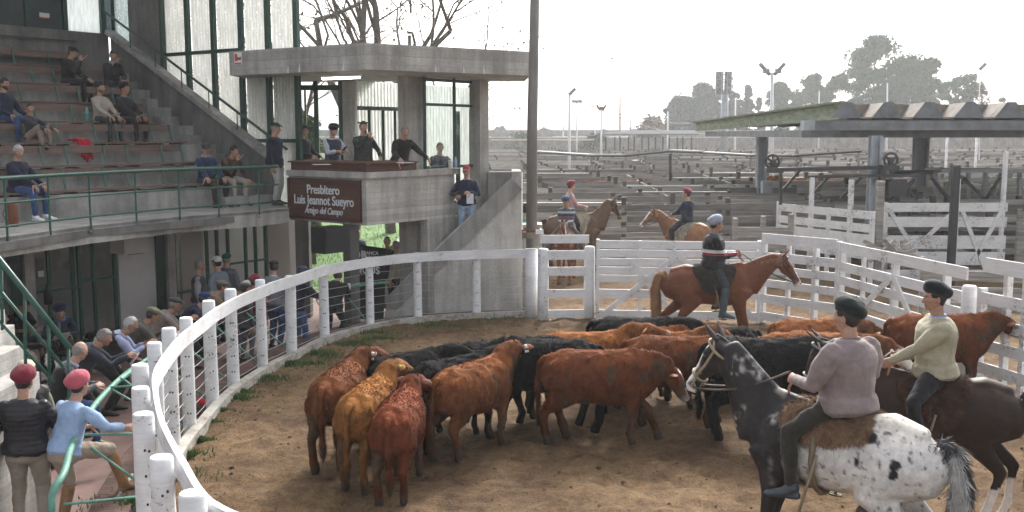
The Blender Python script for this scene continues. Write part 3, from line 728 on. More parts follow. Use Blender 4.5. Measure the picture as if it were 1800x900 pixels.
fpart(wheel(P(1358, 284, Yh), .17 * 1.05, 6), 'handwheel', DM, e); fpart(wheel(P(1566, 281, Yh), .17 * 1.05, 3), 'handwheel', DM, e)
m = MB(); m.box(P(1347, 340, 34), (.32, .32, .85)); m.build('meter_box', MT['steel'], label='grey box hanging on the left shed column', cat='box')
# glass and steel weighing cabin behind
e = empty('weighing_cabin', P(1700, 350, 31), label='small glazed weighing cabin with grey frames at the right under the shed', cat='cabin')
m = MB(); Yc = 30.5; m.bar(P(1640, 299, Yc), P(1900, 300, Yc), 1.2, .12); fpart(m, 'roof', MT['steel'], e)
for px in (1645, 1672, 1702, 1732, 1760, 1792, 1830):
    m = MB(); m.bar(P(px, 301, Yc), P(px, 380, Yc), .12, .09, up=(1, 0, 0)); fpart(m, 'mullion', MT['steel'], e)
for a_, b_ in ((1645, 1702), (1702, 1760), (1760, 1830)):
    q0, q1_ = P(a_ + 2, 305, Yc + .04), P(b_ - 2, 372, Yc + .04); m = MB(); m.box((q0 + q1_) / 2, (q1_.x - q0.x, .02, q0.z - q1_.z)); fpart(m, 'pane', MT['glass'], e)
m = MB(); m.bar(P(1565, 303, Yc), P(1640, 303, Yc), .12, .14)
fpart(m, 'beam', DM, e)
for (a_, b_) in (((1637, 312), (1680, 365)), ((1693, 312), (1750, 370)), ((1758, 312), (1720, 370)), ((1830, 350), (1760, 384))): m = MB(); m.bar(P(*a_, 30.2), P(*b_, 30.2), .06, .09); fpart(m, 'brace', DM, e)
for (px, y0_, y1_, Y, w_, mm) in ((1681, 290, 452, 24.6, .16, 'DM'), (1548, 318, 440, 24.8, .2, 'G')):
    a_ = P(px, y0_, Y); m = MB(); m.bar(V(a_.x, Y, 0), a_, w_, .16, up=(1, 0, 0))
    m.build('gate_post', DM if mm == 'DM' else GW, label='tall rusty dark post rising in front of the worn white gate' if mm == 'DM' else 'grey timber post leaning against the shed column', cat='post')
e = empty('brush_pile', P(1565, 432, 23.5), label='heap of grey broken boards behind the white side gate', cat='pile')
m = MB()
for _ in range(26):
    c_ = P(1545 + rnd.random() * 45, 440 + rnd.random() * 20, 22.6 + rnd.random()); a = rnd.random() * 3
    m.bar(c_ + V(-.5 * math.cos(a), 0, -.2 * math.sin(a)), c_ + V(.5 * math.cos(a), .2, .3 * math.sin(a)), .03, .09)
fpart(m, 'broken_boards', GW, e)
# grey plank fences just behind the right-hand side fence
gate('plank_fence', V(8.4, 20.2, 0), V(12.6, 19.2, 0), [(.3, .2), (.62, .2), (.93, .2)], [(0, 1.3), (.5, 1.25), (1, 1.3)], GW, label='low grey plank fence behind the braced side gate', cat='fence', pt=.08)
gate('plank_fence', V(5.6, 24.9, 0), V(7.0, 24.9, 0), [(.3, .24), (.65, .24), (1.0, .24), (1.35, .24)], [(0, 1.7, .2), (.5, 1.75, .16), (1, 1.8, .2)], GW, label='short grey plank fence left of the shed column', cat='fence', pt=.1)
# ============================================================ GRANDSTAND
ZB = 2.3                                # balcony floor
A1, B1 = G(92, 385, ZB), G(362, 365, ZB)
dT = (B1 - A1).normalized(); dN = V(-dT.y, dT.x, 0)
if dN.x > 0: dN = -dN
def S_(t, n, z): return B1 + dT * t + dN * n + V(0, 0, z - ZB)
def t_at(px, n, z=0):
    """where the vertical through picture column px meets the stand's line at depth n"""
    k = (px - 900.0) / F     # near enough: X / forward distance
    o = B1 + dN * n
    best = None
    f = lambda t: (o + dT * t).x - k * ((o + dT * t).y * CP + (HC - z) * SP)
    lo, hi = -30.0, 12.0
    for _ in range(60):
        mid = (lo + hi) / 2
        if (f(mid) > 0) == (f(hi) > 0): hi = mid
        else: lo = mid
    return lo
RISE, TREAD = .42, .77
T_END = 1.55                            # where the side wall stands
stand = empty('grandstand', S_(-6, 0, -.3), label='raw concrete grandstand with balcony, stepped tiers and dark roof', cat='grandstand')
front = [G(-330, 470, ZB), G(-120, 437, ZB), G(0, 418, ZB), G(160, 397, ZB), G(316, 381, ZB), G(450, 372, ZB), G(508, 366, ZB)]
m = MB()
back = [S_(-24, .3, ZB), S_(-18, .3, ZB), S_(-12, .3, ZB), S_(-8, .3, ZB), S_(-4, .3, ZB), S_(0, .3, ZB), S_(2.2, .3, ZB)]
for i in range(6):
    m.prism([front[i], front[i + 1], back[i + 1], back[i]], V(0, 0, -.05))
fpart(m, 'balcony_floor', MT['concrete_step'], stand)
m = MB()
for i in range(6):
    a_, b_ = front[i], front[i + 1]; nn = V((b_ - a_).y, -(b_ - a_).x, 0).normalized()
    m.prism([a_ - V(0, 0, -.004), b_ - V(0, 0, -.004), b_ - V(0, 0, .29), a_ - V(0, 0, .29)], -nn * .22)
fpart(m, 'balcony_edge', MT['concrete'], stand)
# soffit of the balcony
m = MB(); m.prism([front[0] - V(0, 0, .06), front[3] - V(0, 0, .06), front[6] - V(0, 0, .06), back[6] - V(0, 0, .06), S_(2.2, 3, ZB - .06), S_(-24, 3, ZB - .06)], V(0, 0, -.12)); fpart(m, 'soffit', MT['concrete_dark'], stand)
NR = 7
for k in range(NR):
    m = MB(); z = ZB + RISE * k
    m.prism([S_(-24, TREAD * k, z), S_(T_END, TREAD * k, z), S_(T_END, TREAD * k, z + RISE), S_(-24, TREAD * k, z + RISE)], dN * (TREAD + .01))
    fpart(m, 'tier', MT['concrete_step'], stand)
# stair half steps right of the benches
stairs_t = [t_at(x, TREAD * k, ZB + RISE * k) for k, x in enumerate((372, 362, 345, 310, 262, 240, 225, 215))]
for k in range(8):
    m = MB(); z = ZB + RISE * k; t0 = max(stairs_t[k], T_END - 1.6) + .1
    m.prism([S_(t0, TREAD * k - .31, z), S_(T_END - .02, TREAD * k - .31, z), S_(T_END - .02, TREAD * k - .31, z + RISE / 2), S_(t0, TREAD * k - .31, z + RISE / 2)], dN * .305)
    fpart(m, 'stair_step', MT['concrete_step'], stand)
# benches (fixed to the tiers, one per tier)
ends = [358, 352, 331, 290, 262, 218, 150]
words_ = ['lowest, along the balcony', 'second from the balcony', 'third from the balcony, with the red cloth', 'fourth from the balcony', 'fifth from the balcony, behind the pair in berets', 'sixth from the balcony, in the shade', 'topmost, in the dark of the stand']
for k in range(7):
    z = ZB + RISE * (k + 1); t1 = t_at(ends[k], TREAD * k, z); t0 = -22
    e = empty('bench', S_(t1 - 3, TREAD * k + .2, z), label='long brown plank bench, ' + words_[k], cat='bench', group='plank benches of the grandstand')
    m = MB()
    for j in range(3): m.bar(S_(t0, TREAD * k + .06 + j * .13, z + .055), S_(t1, TREAD * k + .06 + j * .13, z + .055), .115, .035)
    fpart(m, 'seat', MT['bench_wood'], e)
    m = MB(); m.bar(S_(t0, TREAD * k + .55, z + .36), S_(t1 - .05, TREAD * k + .55, z + .36), .035, .145); fpart(m, 'backrest', MT['bench_wood'], e)
    t = t1 - .12; i = 0
    while t > t1 - 9.5:
        m = MB(); m.bar(S_(t, TREAD * k + .38, z + .02), S_(t + .03, TREAD * k + .525, z + .43), .035, .02); m.bar(S_(t, TREAD * k + .05, z + .02), S_(t, TREAD * k + .46, z + .02), .05, .03)
        fpart(m, 'support', MT['green_dim'], e); t -= .82 if i % 2 else .5; i += 1
# parapet beside the stairs
m = MB(); q = []
n0, n1 = -.25, 5.3; zz = lambda n: 3.42 + .525 * n
m.prism([S_(T_END, n0, ZB - .3), S_(T_END, n0, zz(n0)), S_(T_END, n1, zz(n1)), S_(T_END, n1, ZB)], dT * .16); fpart(m, 'stair_parapet', MT['concrete_dark'], stand)
m = MB(); m.bar(S_(T_END - .02, n0, zz(n0) + .04), S_(T_END - .02, n1, zz(n1) + .04), .26, .1); fpart(m, 'parapet_capping', MT['concrete_step'], stand)
hr = empty('handrail', S_(T_END - .1, 0, ZB), label='dark green handrail sloping down beside the stand stairs', cat='handrail')
m = MB(); off = .5; pts = [S_(T_END - .1, n1 + .2, zz(n1 + .2) + off), S_(T_END - .1, n0 - .6, zz(n0 - .6) + off)]; m.tube(pts, .03, 8); fpart(m, 'rail', MT['green_frame'], hr)
for n_ in np.linspace(n0, n1, 7):
    m = MB(); m.bar(S_(T_END - .1, n_, zz(n_) + .05), S_(T_END - .1, n_, zz(n_) + off), .02, .02, up=(1, 0, 0)); fpart(m, 'bracket', MT['green_frame'], hr)
# tall side wall: green mullions with ribbed translucent sheets
ZT = 11.5
side = empty('glazed_side_wall', S_(T_END + .2, 1, ZB), label='tall side wall of ribbed translucent sheets between dark green mullions', cat='wall')
def n_at(px, z):
    k = (px - 900.0) / F; o = B1 + dT * (T_END + .2); lo, hi = -6.0, 12.0
    f = lambda n: (o + dN * n).x - k * ((o + dN * n).y * CP + (HC - z) * SP)
    for _ in range(60):
        mid = (lo + hi) / 2
        if (f(mid) > 0) == (f(hi) > 0): hi = mid
        else: lo = mid
    return lo
mull = [n_at(x, 5.5) for x in (525, 475, 428, 380, 335, 290)]
def ribbed(a_, b_, z0, z1, pitch=.09, amp=.022):
    """a ribbed sheet between plan points a and b; z0/z1 may be (at a, at b)"""
    z0 = z0 if isinstance(z0, tuple) else (z0, z0)
    L_ = (b_ - a_).length; n = max(4, int(L_ / pitch) * 4); t = (b_ - a_).normalized(); nn = V(t.y, -t.x, 0); vs = []; fs = []
    for i in range(n + 1):
        f = i / n; p = a_.lerp(b_, f) + nn * amp * math.sin(i * math.pi / 2); zb_ = z0[0] * (1 - f) + z0[1] * f
        vs += [(p.x, p.y, zb_), (p.x, p.y, z1)]
    for i in range(n): fs.append((2 * i, 2 * i + 2, 2 * i + 3, 2 * i + 1))
    m = MB(); m.add(vs, fs, 0, True); return m
for i in range(5):
    na, nb_ = mull[i], mull[i + 1]; a_, b_ = S_(T_END + .22, na + .05, 0), S_(T_END + .22, nb_ - .05, 0)
    zb0 = max(ZB, zz(na)) if na > 0 else ZB; zb1 = max(ZB, zz(nb_)) if nb_ > 0 else ZB
    fpart(ribbed(a_, b_, (zb0, zb1), ZT), 'ribbed_sheet', MT['corrugated'], side)
for i, n_ in enumerate(mull):
    m = MB(); m.bar(S_(T_END + .15, n_, ZB - .2 if n_ < 1 else zz(n_) - .2), S_(T_END + .15, n_, ZT), .12, .09, up=dT); fpart(m, 'mullion', MT['green_frame'], side)
m = MB(); zt_ = 5.62; m.bar(S_(T_END + .12, mull[2], zt_), S_(T_END + .12, mull[-1], zt_), .05, .08); m.bar(S_(T_END + .12, mull[0], 3.65), S_(T_END + .12, mull[2], 3.65), .05, .08); fpart(m, 'transom', MT['green_frame'], side)
# concrete pier and dark back wall
m = MB(); nA, nB = n_at(288, 6), n_at(232, 6.5); m.prism([S_(T_END + .1, nA + .03, ZB), S_(T_END + .1, nB, ZB), S_(T_END + .1, nB, ZT), S_(T_END + .1, nA + .03, ZT)], dT * .35); fpart(m, 'pier', MT['concrete_dark'], stand)
NBW = 5.38
m = MB(); zbw = ZB + RISE / TREAD * NBW
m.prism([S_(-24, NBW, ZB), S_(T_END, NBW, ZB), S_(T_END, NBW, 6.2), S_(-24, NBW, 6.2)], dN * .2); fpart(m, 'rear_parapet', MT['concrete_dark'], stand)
rear = empty('rear_window_wall', S_(-3, NBW + .3, zbw), label='dark rear wall of the stand with one bright frosted window', cat='wall')
xs = [203, 199, 178, 112, 45, -20, -140]; tt = [t_at(x, NBW + .1, 6.5) for x in xs]
frost = corr_mat('frosted_window', (.85, .88, .9), .85)
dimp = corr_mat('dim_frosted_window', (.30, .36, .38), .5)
fpart(ribbed(S_(T_END + .2, nB, 0), S_(T_END + .2, NBW + .1, 0), 5.5, ZT), 'window_pane', dimp, rear)
for h_ in (5.55, 5.95): m = MB(); m.bar(S_(-24, NBW - .08, h_), S_(T_END - .9, NBW - .08, h_), .03, .035); fpart(m, 'rail', MT['green_frame'], rear)
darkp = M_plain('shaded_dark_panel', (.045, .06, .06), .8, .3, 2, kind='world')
for i in range(len(tt) - 1):
    a_, b_ = tt[i], tt[i + 1]; m = MB()
    m.prism([S_(a_ - .03, NBW + .1, 6.2), S_(b_ + .03, NBW + .1, 6.2), S_(b_ + .03, NBW + .1, ZT), S_(a_ - .03, NBW + .1, ZT)], dN * .03)
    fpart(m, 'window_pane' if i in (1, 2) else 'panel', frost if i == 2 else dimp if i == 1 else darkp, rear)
for i, t_ in enumerate(tt):
    m = MB(); m.bar(S_(t_, NBW + .06, 6.1), S_(t_, NBW + .06, ZT), .1, .1, up=dT); fpart(m, 'mullion', MT['green_frame'], rear)
m = MB(); m.bar(S_(-24, NBW - .05, 7.0), S_(T_END - .4, NBW - .05, 7.0), .05, .06); fpart(m, 'rail', MT['green_frame'], rear)
p = S_(t_at(80, NBW, 6.4), NBW + .04, 6.5); m = MB(); m.bar(p - dT * .12, p + dT * .12, .02, .10); m.bar(p - dT * .12 - V(0, 0, .06) - dN * .004, p + dT * .12 - V(0, 0, .06) - dN * .004, .02, .025, mi=1)
m.build('notice', [MT['wall_white'], M_plain('red_strip', (.5, .06, .04), .6)], label='small white and red notice on the dark rear wall', cat='notice')
# stand roof (above the picture) and its far side
m = MB(); m.prism([S_(-26, 1.2, ZT), S_(T_END + .4, 1.2, ZT), S_(T_END + .4, NBW + .6, ZT - .3), S_(-26, NBW + .6, ZT - .3)], V(0, 0, .35)); fpart(m, 'roof', MT['concrete_dark'], stand)
m = MB(); m.prism([S_(-24, 0, -.3), S_(-24, NBW, -.3), S_(-24, NBW, ZT), S_(-24, 0, ZT)], -dT * .2); fpart(m, 'end_wall', MT['concrete_dark'], stand)

# balcony railing
rl = empty('balcony_railing', front[3], label='three-bar green railing along the edge of the balcony', cat='railing')
fr_ = [front[0], front[1]] + [front[i] for i in range(2, 7)]
out_ = catmull([f + V(.02, -.05, 0) for f in fr_], 8)
for (h, r) in ((.86, .032), (.50, .017), (.16, .017)):
    m = MB(); m.tube([p + V(0, 0, h) for p in out_[:-3]], r, 8); fpart(m, 'rail', MT['green_paint'], rl)
for px in (-180, -85, 12, 90, 160, 240, 315, 385, 457):
    # nearest point of the line to this picture column
    p = min(out_, key=lambda q: abs(900 + F * q.x / (q.y * CP + (HC - ZB) * SP) - px))
    j = out_.index(p); 
    for jj in (j - 1, j, j + 1):
        pass
    ppx = lambda q: 900 + F * q.x / (q.y * CP + (HC - ZB) * SP)
    dens = [out_[i].lerp(out_[i + 1], f) for i in range(len(out_) - 1) for f in (0, .25, .5, .75)]
    p = min(dens, key=lambda q: abs(ppx(q) - px))
    m = MB(); m.bar(p + V(0, 0, -.12), p + V(0, 0, .86), .022, .028, up=(1, 0, 0)); fpart(m, 'baluster', MT['green_paint'], rl)
    m = MB(); m.box(p + V(0, -.015, -.08), (.03, .02, .04)); fpart(m, 'bolt_plate', MT['steel'], rl)

# ---------------------------------------------------------------- ground floor front under the balcony
NG = .5
def g_px(px, n=NG): return t_at(px, n, .8)
gf = empty('glazed_shopfront', S_(-5, NG, -.3), label='green framed glazing and white wall panels under the balcony', cat='shopfront')
zc = ZB - .18
def panel(a_, b_, z0, z1, n, th, mat, name):
    m = MB(); m.prism([S_(a_, n, z0), S_(b_, n, z0), S_(b_, n, z1), S_(a_, n, z1)], dN * th); return fpart(m, name, mat, gf)
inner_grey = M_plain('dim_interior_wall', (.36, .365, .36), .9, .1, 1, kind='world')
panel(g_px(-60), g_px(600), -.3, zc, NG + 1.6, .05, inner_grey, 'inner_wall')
panel(g_px(213), g_px(277), -.3, zc, NG + .05, .06, MT['wall_white'], 'white_wall')
panel(g_px(322), g_px(360), -.3, zc, NG + .05, .06, M_plain('cream_panel', (.38, .36, .32), .85, .06, 1, kind='world'), 'cream_panel')
panel(g_px(470), g_px(512), -.3, zc, NG + .05, .06, M_plain('cream_wall', (.33, .32, .30), .85, .06, 1, kind='world'), 'cream_wall')
panel(g_px(277), g_px(292), -.3, zc, NG, .1, MT['green_frame'], 'green_door_edge')
panel(g_px(293), g_px(306), -.3, zc, NG - .08, .3, MT['concrete'], 'pillar')
panel(g_px(43), g_px(60), -.3, zc, NG - .08, .3, MT['concrete'], 'pillar')
panel(g_px(20), g_px(42), -.3, zc, NG, .1, MT['green_frame'], 'green_door_edge')
for px in (3, 60, 88, 130, 141, 166, 203, 308, 365, 383, 402, 433, 450, 469):
    m = MB(); t_ = g_px(px); m.bar(S_(t_, NG, -.3), S_(t_, NG, zc), .06, .055, up=dT); fpart(m, 'mullion', MT['green_paint'], gf)
for (a_, b_, z_) in ((62, 140, .95), (141, 204, 1.05), (62, 204, -.1), (403, 468, 1.0), (308, 400, .55), (20, 512, ZB - .2)):
    m = MB(); m.bar(S_(g_px(a_), NG, z_), S_(g_px(b_), NG, z_), .04, .05); fpart(m, 'transom', MT['green_paint'], gf)
for (a_, b_) in ((61, 87), (89, 129), (142, 165), (167, 202), (308, 322), (366, 382), (384, 401), (403, 432), (434, 449), (451, 468)):
    panel(g_px(a_) , g_px(b_), -.25, zc - .03, NG + .02, .006, MT['glass'], 'pane')
# things under the balcony
p = S_(g_px(232, NG - .2), NG - .2, 1.5)
m = MB(); m.box(p + V(0, 0, .22), (.55, .45, .42), rz=math.atan2(dT.y, dT.x)); m.build('wall_cabinet', MT['wall_white'], label='white box cabinet fixed high on the wall under the balcony', cat='cabinet')
m = MB(); p = S_(g_px(73), NG - .02, 1.38); m.bar(p - dT * .07, p + dT * .07, .01, .34); p2 = p - dN * .008 - V(0, 0, .1); m.bar(p2 - dT * .055, p2 + dT * .055, .01, .11, mi=1)
m.build('poster', [M_plain('dark_poster_print', (.10, .10, .11), .6, .5, 30), M_plain('poster_paper', (.6, .6, .6), .6, .2, 40)], label='dark and white poster on the glass door', cat='poster')
m = MB(); p = S_(g_px(71), NG - .25, 0); m.tube([p + V(0, 0, z) for z in (.75, 1.0, 1.05, 1.12)], [.07, .07, .03, .03], 10); m.build('dark_bottle', MT['black'], label='tall dark bottle shape standing before the glass door', cat='bottle')
m = MB(); p = S_(g_px(232), NG - .06, 1.72); m.box(p, (.32, .3, .5), rz=math.atan2(dT.y, dT.x)); m.build('wall_speaker', MT['black'], label='dark loudspeaker tucked under the balcony above the white cabinet', cat='loudspeaker')
def chair(px, py, rz, label):
    c = G(px, py, -.3); e = empty('bentwood_chair', c, rz, label=label, cat='chair')
    m = MB(); m.ell(V(0, 0, .45), (.2, .2, .025), 14, 6); m.build('seat', MT['black'], e)
    m = MB(); m.tube([V(-.17, -.18, .45), V(-.18, -.24, .75), V(-.1, -.27, .9), V(0, -.28, .93), V(.1, -.27, .9), V(.18, -.24, .75), V(.17, -.18, .45)], .012, 7)
    m.tube([V(-.09, -.19, .45), V(-.09, -.24, .7), V(0, -.26, .8), V(.09, -.24, .7), V(.09, -.19, .45)], .009, 7); m.build('backrest', MT['black'], e)
    for sx in (-1, 1):
        for sy in (-1, 1): m = MB(); m.tube([V(sx * .15, sy * .15, .45), V(sx * .19, sy * .19, 0)], .013, 7); m.build('leg', MT['black'], e)
CH = [(312, 597, -1.9, 'black bentwood chair beside the man in the grey vest'), (122, 668, -2.3, 'black bentwood chair under the reader in the navy beret'), (60, 655, -2.2, 'black bentwood chair under the bareheaded reader')]

# ============================================================ ANNOUNCER BOOTH
C0, CL, CR = G(645, 397, 2.0), G(510, 386, 2.0), G(797, 381, 2.0)
dR = (CR - C0).normalized(); dL = (CL - C0).normalized()
nR = V(-dR.y, dR.x, 0); nR = nR if nR.y > 0 else -nR
nL = V(-dL.y, dL.x, 0); nL = nL if nL.y > 0 else -nL
booth = empty('announcer_booth', V(C0.x, C0.y + 1.5, -.3), label='concrete announcer booth with flat overhanging roof above the ring', cat='booth')
CRr = C0 + dR * ((CR - C0).length + 1.05)        # right end of the body
def at_z(p, z): return V(p.x, p.y, z)
def wall(a_, b_, z0, z1, nn, th, mat, name, parent=booth):
    m = MB(); m.prism([at_z(a_, z0), at_z(b_, z0), at_z(b_, z1), at_z(a_, z1)], nn * th); return fpart(m, name, mat, parent)
wall(C0, CR + dR * .05, 2.0, 2.93, nR, .16, MT['concrete_board'], 'right_parapet')
wall(C0 + nR * .0, CL, 2.0, 2.93, nL, .16, MT['concrete_board'], 'left_parapet')
m = MB(); o_ = .07
m.prism([at_z(C0 - nR * o_ - nL * o_, 2.93), at_z(CR + dR * .1 - nR * o_, 2.93), at_z(CR + dR * .1 + nR * .3, 2.93), at_z(C0 + nR * .3 + nL * .3, 2.93)], V(0, 0, .12)); fpart(m, 'right_sill', MT['concrete'], booth)
m = MB(); m.prism([at_z(C0 - nR * o_ - nL * o_, 2.93), at_z(CL - nL * o_, 2.93), at_z(CL + nL * .3, 2.93), at_z(C0 + nR * .3 + nL * .3, 2.93)], V(0, 0, .12)); fpart(m, 'left_sill', MT['concrete'], booth)
# booth floor
m = MB(); m.prism([at_z(C0 + nR * .1 + nL * .1, 2.3), at_z(CRr + nR * .1, 2.3), at_z(CRr + nR * 4.2, 2.3), at_z(CL + nL * 4.5, 2.3), at_z(CL + nL * .05, 2.3)], V(0, 0, -.28)); fpart(m, 'floor_slab', MT['concrete'], booth)
# roof
RC = P(641, 122, C0.y - .42); zr0 = RC.z; zr1 = P(641, 75, C0.y - .42).z
RL = P(404, 133, 1); kk = (zr0 - HC) / (RL.z - HC); RL = V(RL.x * kk, RL.y * kk, zr0)
RR = P(933, 133, 1); kk = (zr0 - HC) / (RR.z - HC); RR = V(RR.x * kk, RR.y * kk, zr0)
m = MB(); bk = V(-.6, 4.6, 0)
m.prism([RC, RR, RR + V(-.1, 2.3, 0), RL + V(.2, 2.6, 0), RL], V(0, 0, zr1 - zr0)); fpart(m, 'roof_slab', MT['concrete_roof'], booth)
# pale drips under the roof edge
for px in (507, 527, 605, 765, 815, 850):
    a_, b_ = (RL, RC) if px < 641 else (RC, RR); best = min([a_.lerp(b_, i / 200) for i in range(201)], key=lambda q: abs(900 + F * q.x / (q.y * CP - (q.z - HC) * SP) - px))
    nn = nL if px < 641 else nR; m = MB(); m.prism([best + V(-.03, 0, 0) - nn * .003, best + V(.03, 0, 0) - nn * .003, best + V(.0, 0, .14 + rnd.random() * .06) - nn * .003], -nn * .004); fpart(m, 'lime_drip', MT['wall_white'], booth)
def on_face(px, side='R', back_=0.0, z=3.5):
    base, d_, nn = (C0, dR, nR) if side == 'R' else (C0, dL, nL); base = base + nn * back_; k = (px - 900.0) / F; lo, hi = -2.0, 9.0
    f = lambda s: (base + d_ * s).x - k * ((base + d_ * s).y * CP + (HC - z) * SP)
    for _ in range(60):
        mid = (lo + hi) / 2
        if (f(mid) > 0) == (f(hi) > 0): hi = mid
        else: lo = mid
    return base + d_ * lo
Y_B = V(0, 1, 0)
def col_(pa, pb, nn, dep, z0, z1, name='column', mat=None): return wall(pa, pb, z0, z1, nn, dep, mat or MT['concrete'], name)
col_(on_face(719, 'R', .50), on_face(745, 'R', .50), nR, .3, 2.3, zr0)
col_(on_face(844, 'R', .05), on_face(859, 'R', .05), nR, .3, -.3, zr0)
def FB(px, Y=23.3): return V(P(px, 235, Y).x, Y, 3.5)
col_(FB(603, 22.3), FB(625, 22.3), Y_B, .3, 2.3, zr0)
# glass of the operator's room (right), frames
GP = MT['green_frame']
def frame_bar(a_, b_, w=.07, d_=.07): m = MB(); m.bar(a_, b_, d_, w, up=(1, 0, 0) if abs((b_ - a_).z) > .1 else (0, 0, 1)); return fpart(m, 'window_frame', GP, booth)
for px in (747, 799, 838): q = on_face(px, 'R', .3); frame_bar(at_z(q, 3.05), at_z(q, zr0))
for z_ in (3.08, 4.42, zr0 - .06): frame_bar(at_z(on_face(747, 'R', .3), z_), at_z(on_face(838, 'R', .3), z_), .06)
for (a_, b_) in ((749, 797), (801, 836)):
    wall(on_face(a_, 'R', .33), on_face(b_, 'R', .33), 3.1, 4.4, nR, .01, MT['glass'], 'window_pane'); wall(on_face(a_, 'R', .33), on_face(b_, 'R', .33), 4.45, zr0 - .1, nR, .01, MT['glass'], 'window_pane')
# green door at the right of the operator's room
wall(on_face(804, 'R', .5), on_face(809, 'R', .5), 2.3, 4.3, nR, .05, MT['green_paint'], 'door_stile'); wall(on_face(828, 'R', .42), on_face(841, 'R', .42), 1.9, 4.35, nR, .05, MT['green_paint'], 'door_leaf')
# ribbed back walls of the booth
a_, b_ = on_face(628, 'R', 2.7), on_face(850, 'R', 2.7); bw = ribbed(at_z(a_, 0), at_z(b_, 0), 2.3, zr0, .11, .02); fpart(bw, 'ribbed_back_wall', corr_mat('booth_ribbed_sheet', (.75, .76, .74), .6), booth)
q0, q1_ = on_face(625, 'R', 2.5), on_face(722, 'R', 2.5)
for px in (626, 650, 674, 695, 718):
    q = on_face(px, 'R', 2.5); frame_bar(at_z(q, 2.3), at_z(q, 4.35), .06)
frame_bar(at_z(q0, 4.38), at_z(q1_, 4.38), .09)
frame_bar(at_z(q0, 4.05), at_z(on_face(648, 'R', 2.5), 4.05), .04)
# left openings: dark frames, glass door leaf
for px in (524, 557, 600): q = FB(px); frame_bar(at_z(q, 2.3), at_z(q, zr0), .10)
frame_bar(at_z(FB(524), zr0 - .15), at_z(FB(600), zr0 - .15), .12)
wall(FB(561), FB(597), 2.3, zr0 - .2, Y_B, .01, MT['glass'], 'window_pane')
for px in (538,): q = FB(px, 23.4); frame_bar(at_z(q, 2.3), at_z(q, zr0 - .2), .04)
# fluorescent tube under the roof
tl = empty('ceiling_lamp', P(600, 136, C0.y + .6), label='lit fluorescent tube under the booth roof', cat='lamp')
m = MB(); m.bar(P(567, 138, C0.y + .5), P(632, 135.5, C0.y + .3), .07, .05); lm = M_plain('lit_tube', (1, .98, .93), .4, 0, 5, 0, emit=6); fpart(m, 'tube', lm, tl)
m = MB(); m.bar(P(565, 135, C0.y + .5), P(634, 132.5, C0.y + .3), .12, .04); fpart(m, 'housing', MT['wall_white'], tl)
# timber desk on the parapet
dk = empty('auction_desk', at_z(C0, 3.05), label='dark varnished wooden desk along the booth parapet', cat='desk')
DW = MT['desk_wood']; DRr = on_face(733, 'R', 0)
wall(C0 + nR * .02, DRr + nR * .02, 3.053, 3.20, nR, .03, DW, 'front_panel', dk)
wall(C0 + nL * .02, CL + nL * .02 - dL * .05, 3.053, 3.20, nL, .03, DW, 'front_panel', dk)
m = MB(); m.prism([at_z(C0 - nR * .03 - nL * .02, 3.20), at_z(DRr - nR * .03, 3.20), at_z(DRr + nR * .5, 3.23), at_z(C0 + nR * .5 + nL * .3, 3.23)], V(0, 0, .03)); fpart(m, 'desk_top', DW, dk)
m = MB(); m.prism([at_z(C0 - nR * .03 - nL * .02, 3.203), at_z(CL - nL * .03, 3.203), at_z(CL + nL * .5, 3.233), at_z(C0 + nR * .5 + nL * .3, 3.233)], V(0, 0, .03)); fpart(m, 'desk_top', DW, dk)
# papers and small things on the desk
paper = M_plain('white_paper', (.75, .76, .8), .7, .05, 8, 0)
def sheet(p, w, l, rz, label, rx=0, name='paper_sheet', mat=None):
    m = MB(); m.box(V(0, 0, 0), (w, l, .004)); o = m.build(name, mat or paper, label=label, cat='paper'); o.location = p; o.rotation_euler = (rx, 0, rz); return o
sheet(G(565, 289, 3.262), .30, .2, .4, 'loose white paper near the left end of the wooden desk')
sheet(G(712, 286, 3.262), .3, .2, -.2, 'open white booklet before the leaning man in black')
# name board
sgn = empty('name_board', at_z(C0.lerp(CL, .5), 2.4), label='dark wooden board lettered with a name in pale raised letters, on the booth parapet', cat='sign')
sA = C0 + dL * .33 - nL * .02; sB = CL - dL * .06 - nL * .02
sA, sB = on_face(636, 'L', -.02, 2.4), on_face(509, 'L', -.02, 2.4)
zs0, zs1 = G(636, 392, 0), 0
def z_for(q, py):   # height of the picture row py above plan point q
    d = ray(900 + F * q.x / (q.y * CP), py); return HC + d.z * (q.y / d.y)
z0s, z1s = z_for(sB, 385), z_for(sB, 312); z0s = 2.05; 
wall(sA, sB, z0s, z1s, -nL, .03, DW, 'board', sgn)
fdark = M_plain('board_frame_wood', (.075, .03, .022), .4, .2, 9)
for (a_, b_, z_, zz_) in ((sA, sB, z0s, z0s + .06), (sA, sB, z1s - .06, z1s)): wall(a_, b_, z_ , zz_, -nL, .055, fdark, 'board_frame', sgn)
dS = (sB - sA).normalized()
wall(sA, sA + dS * .06, z0s + .06, z1s - .06, -nL, .055, fdark, 'board_frame', sgn); wall(sB - dS * .06, sB, z0s + .06, z1s - .06, -nL, .055, fdark, 'board_frame', sgn)
fonts = bpy.data.fonts
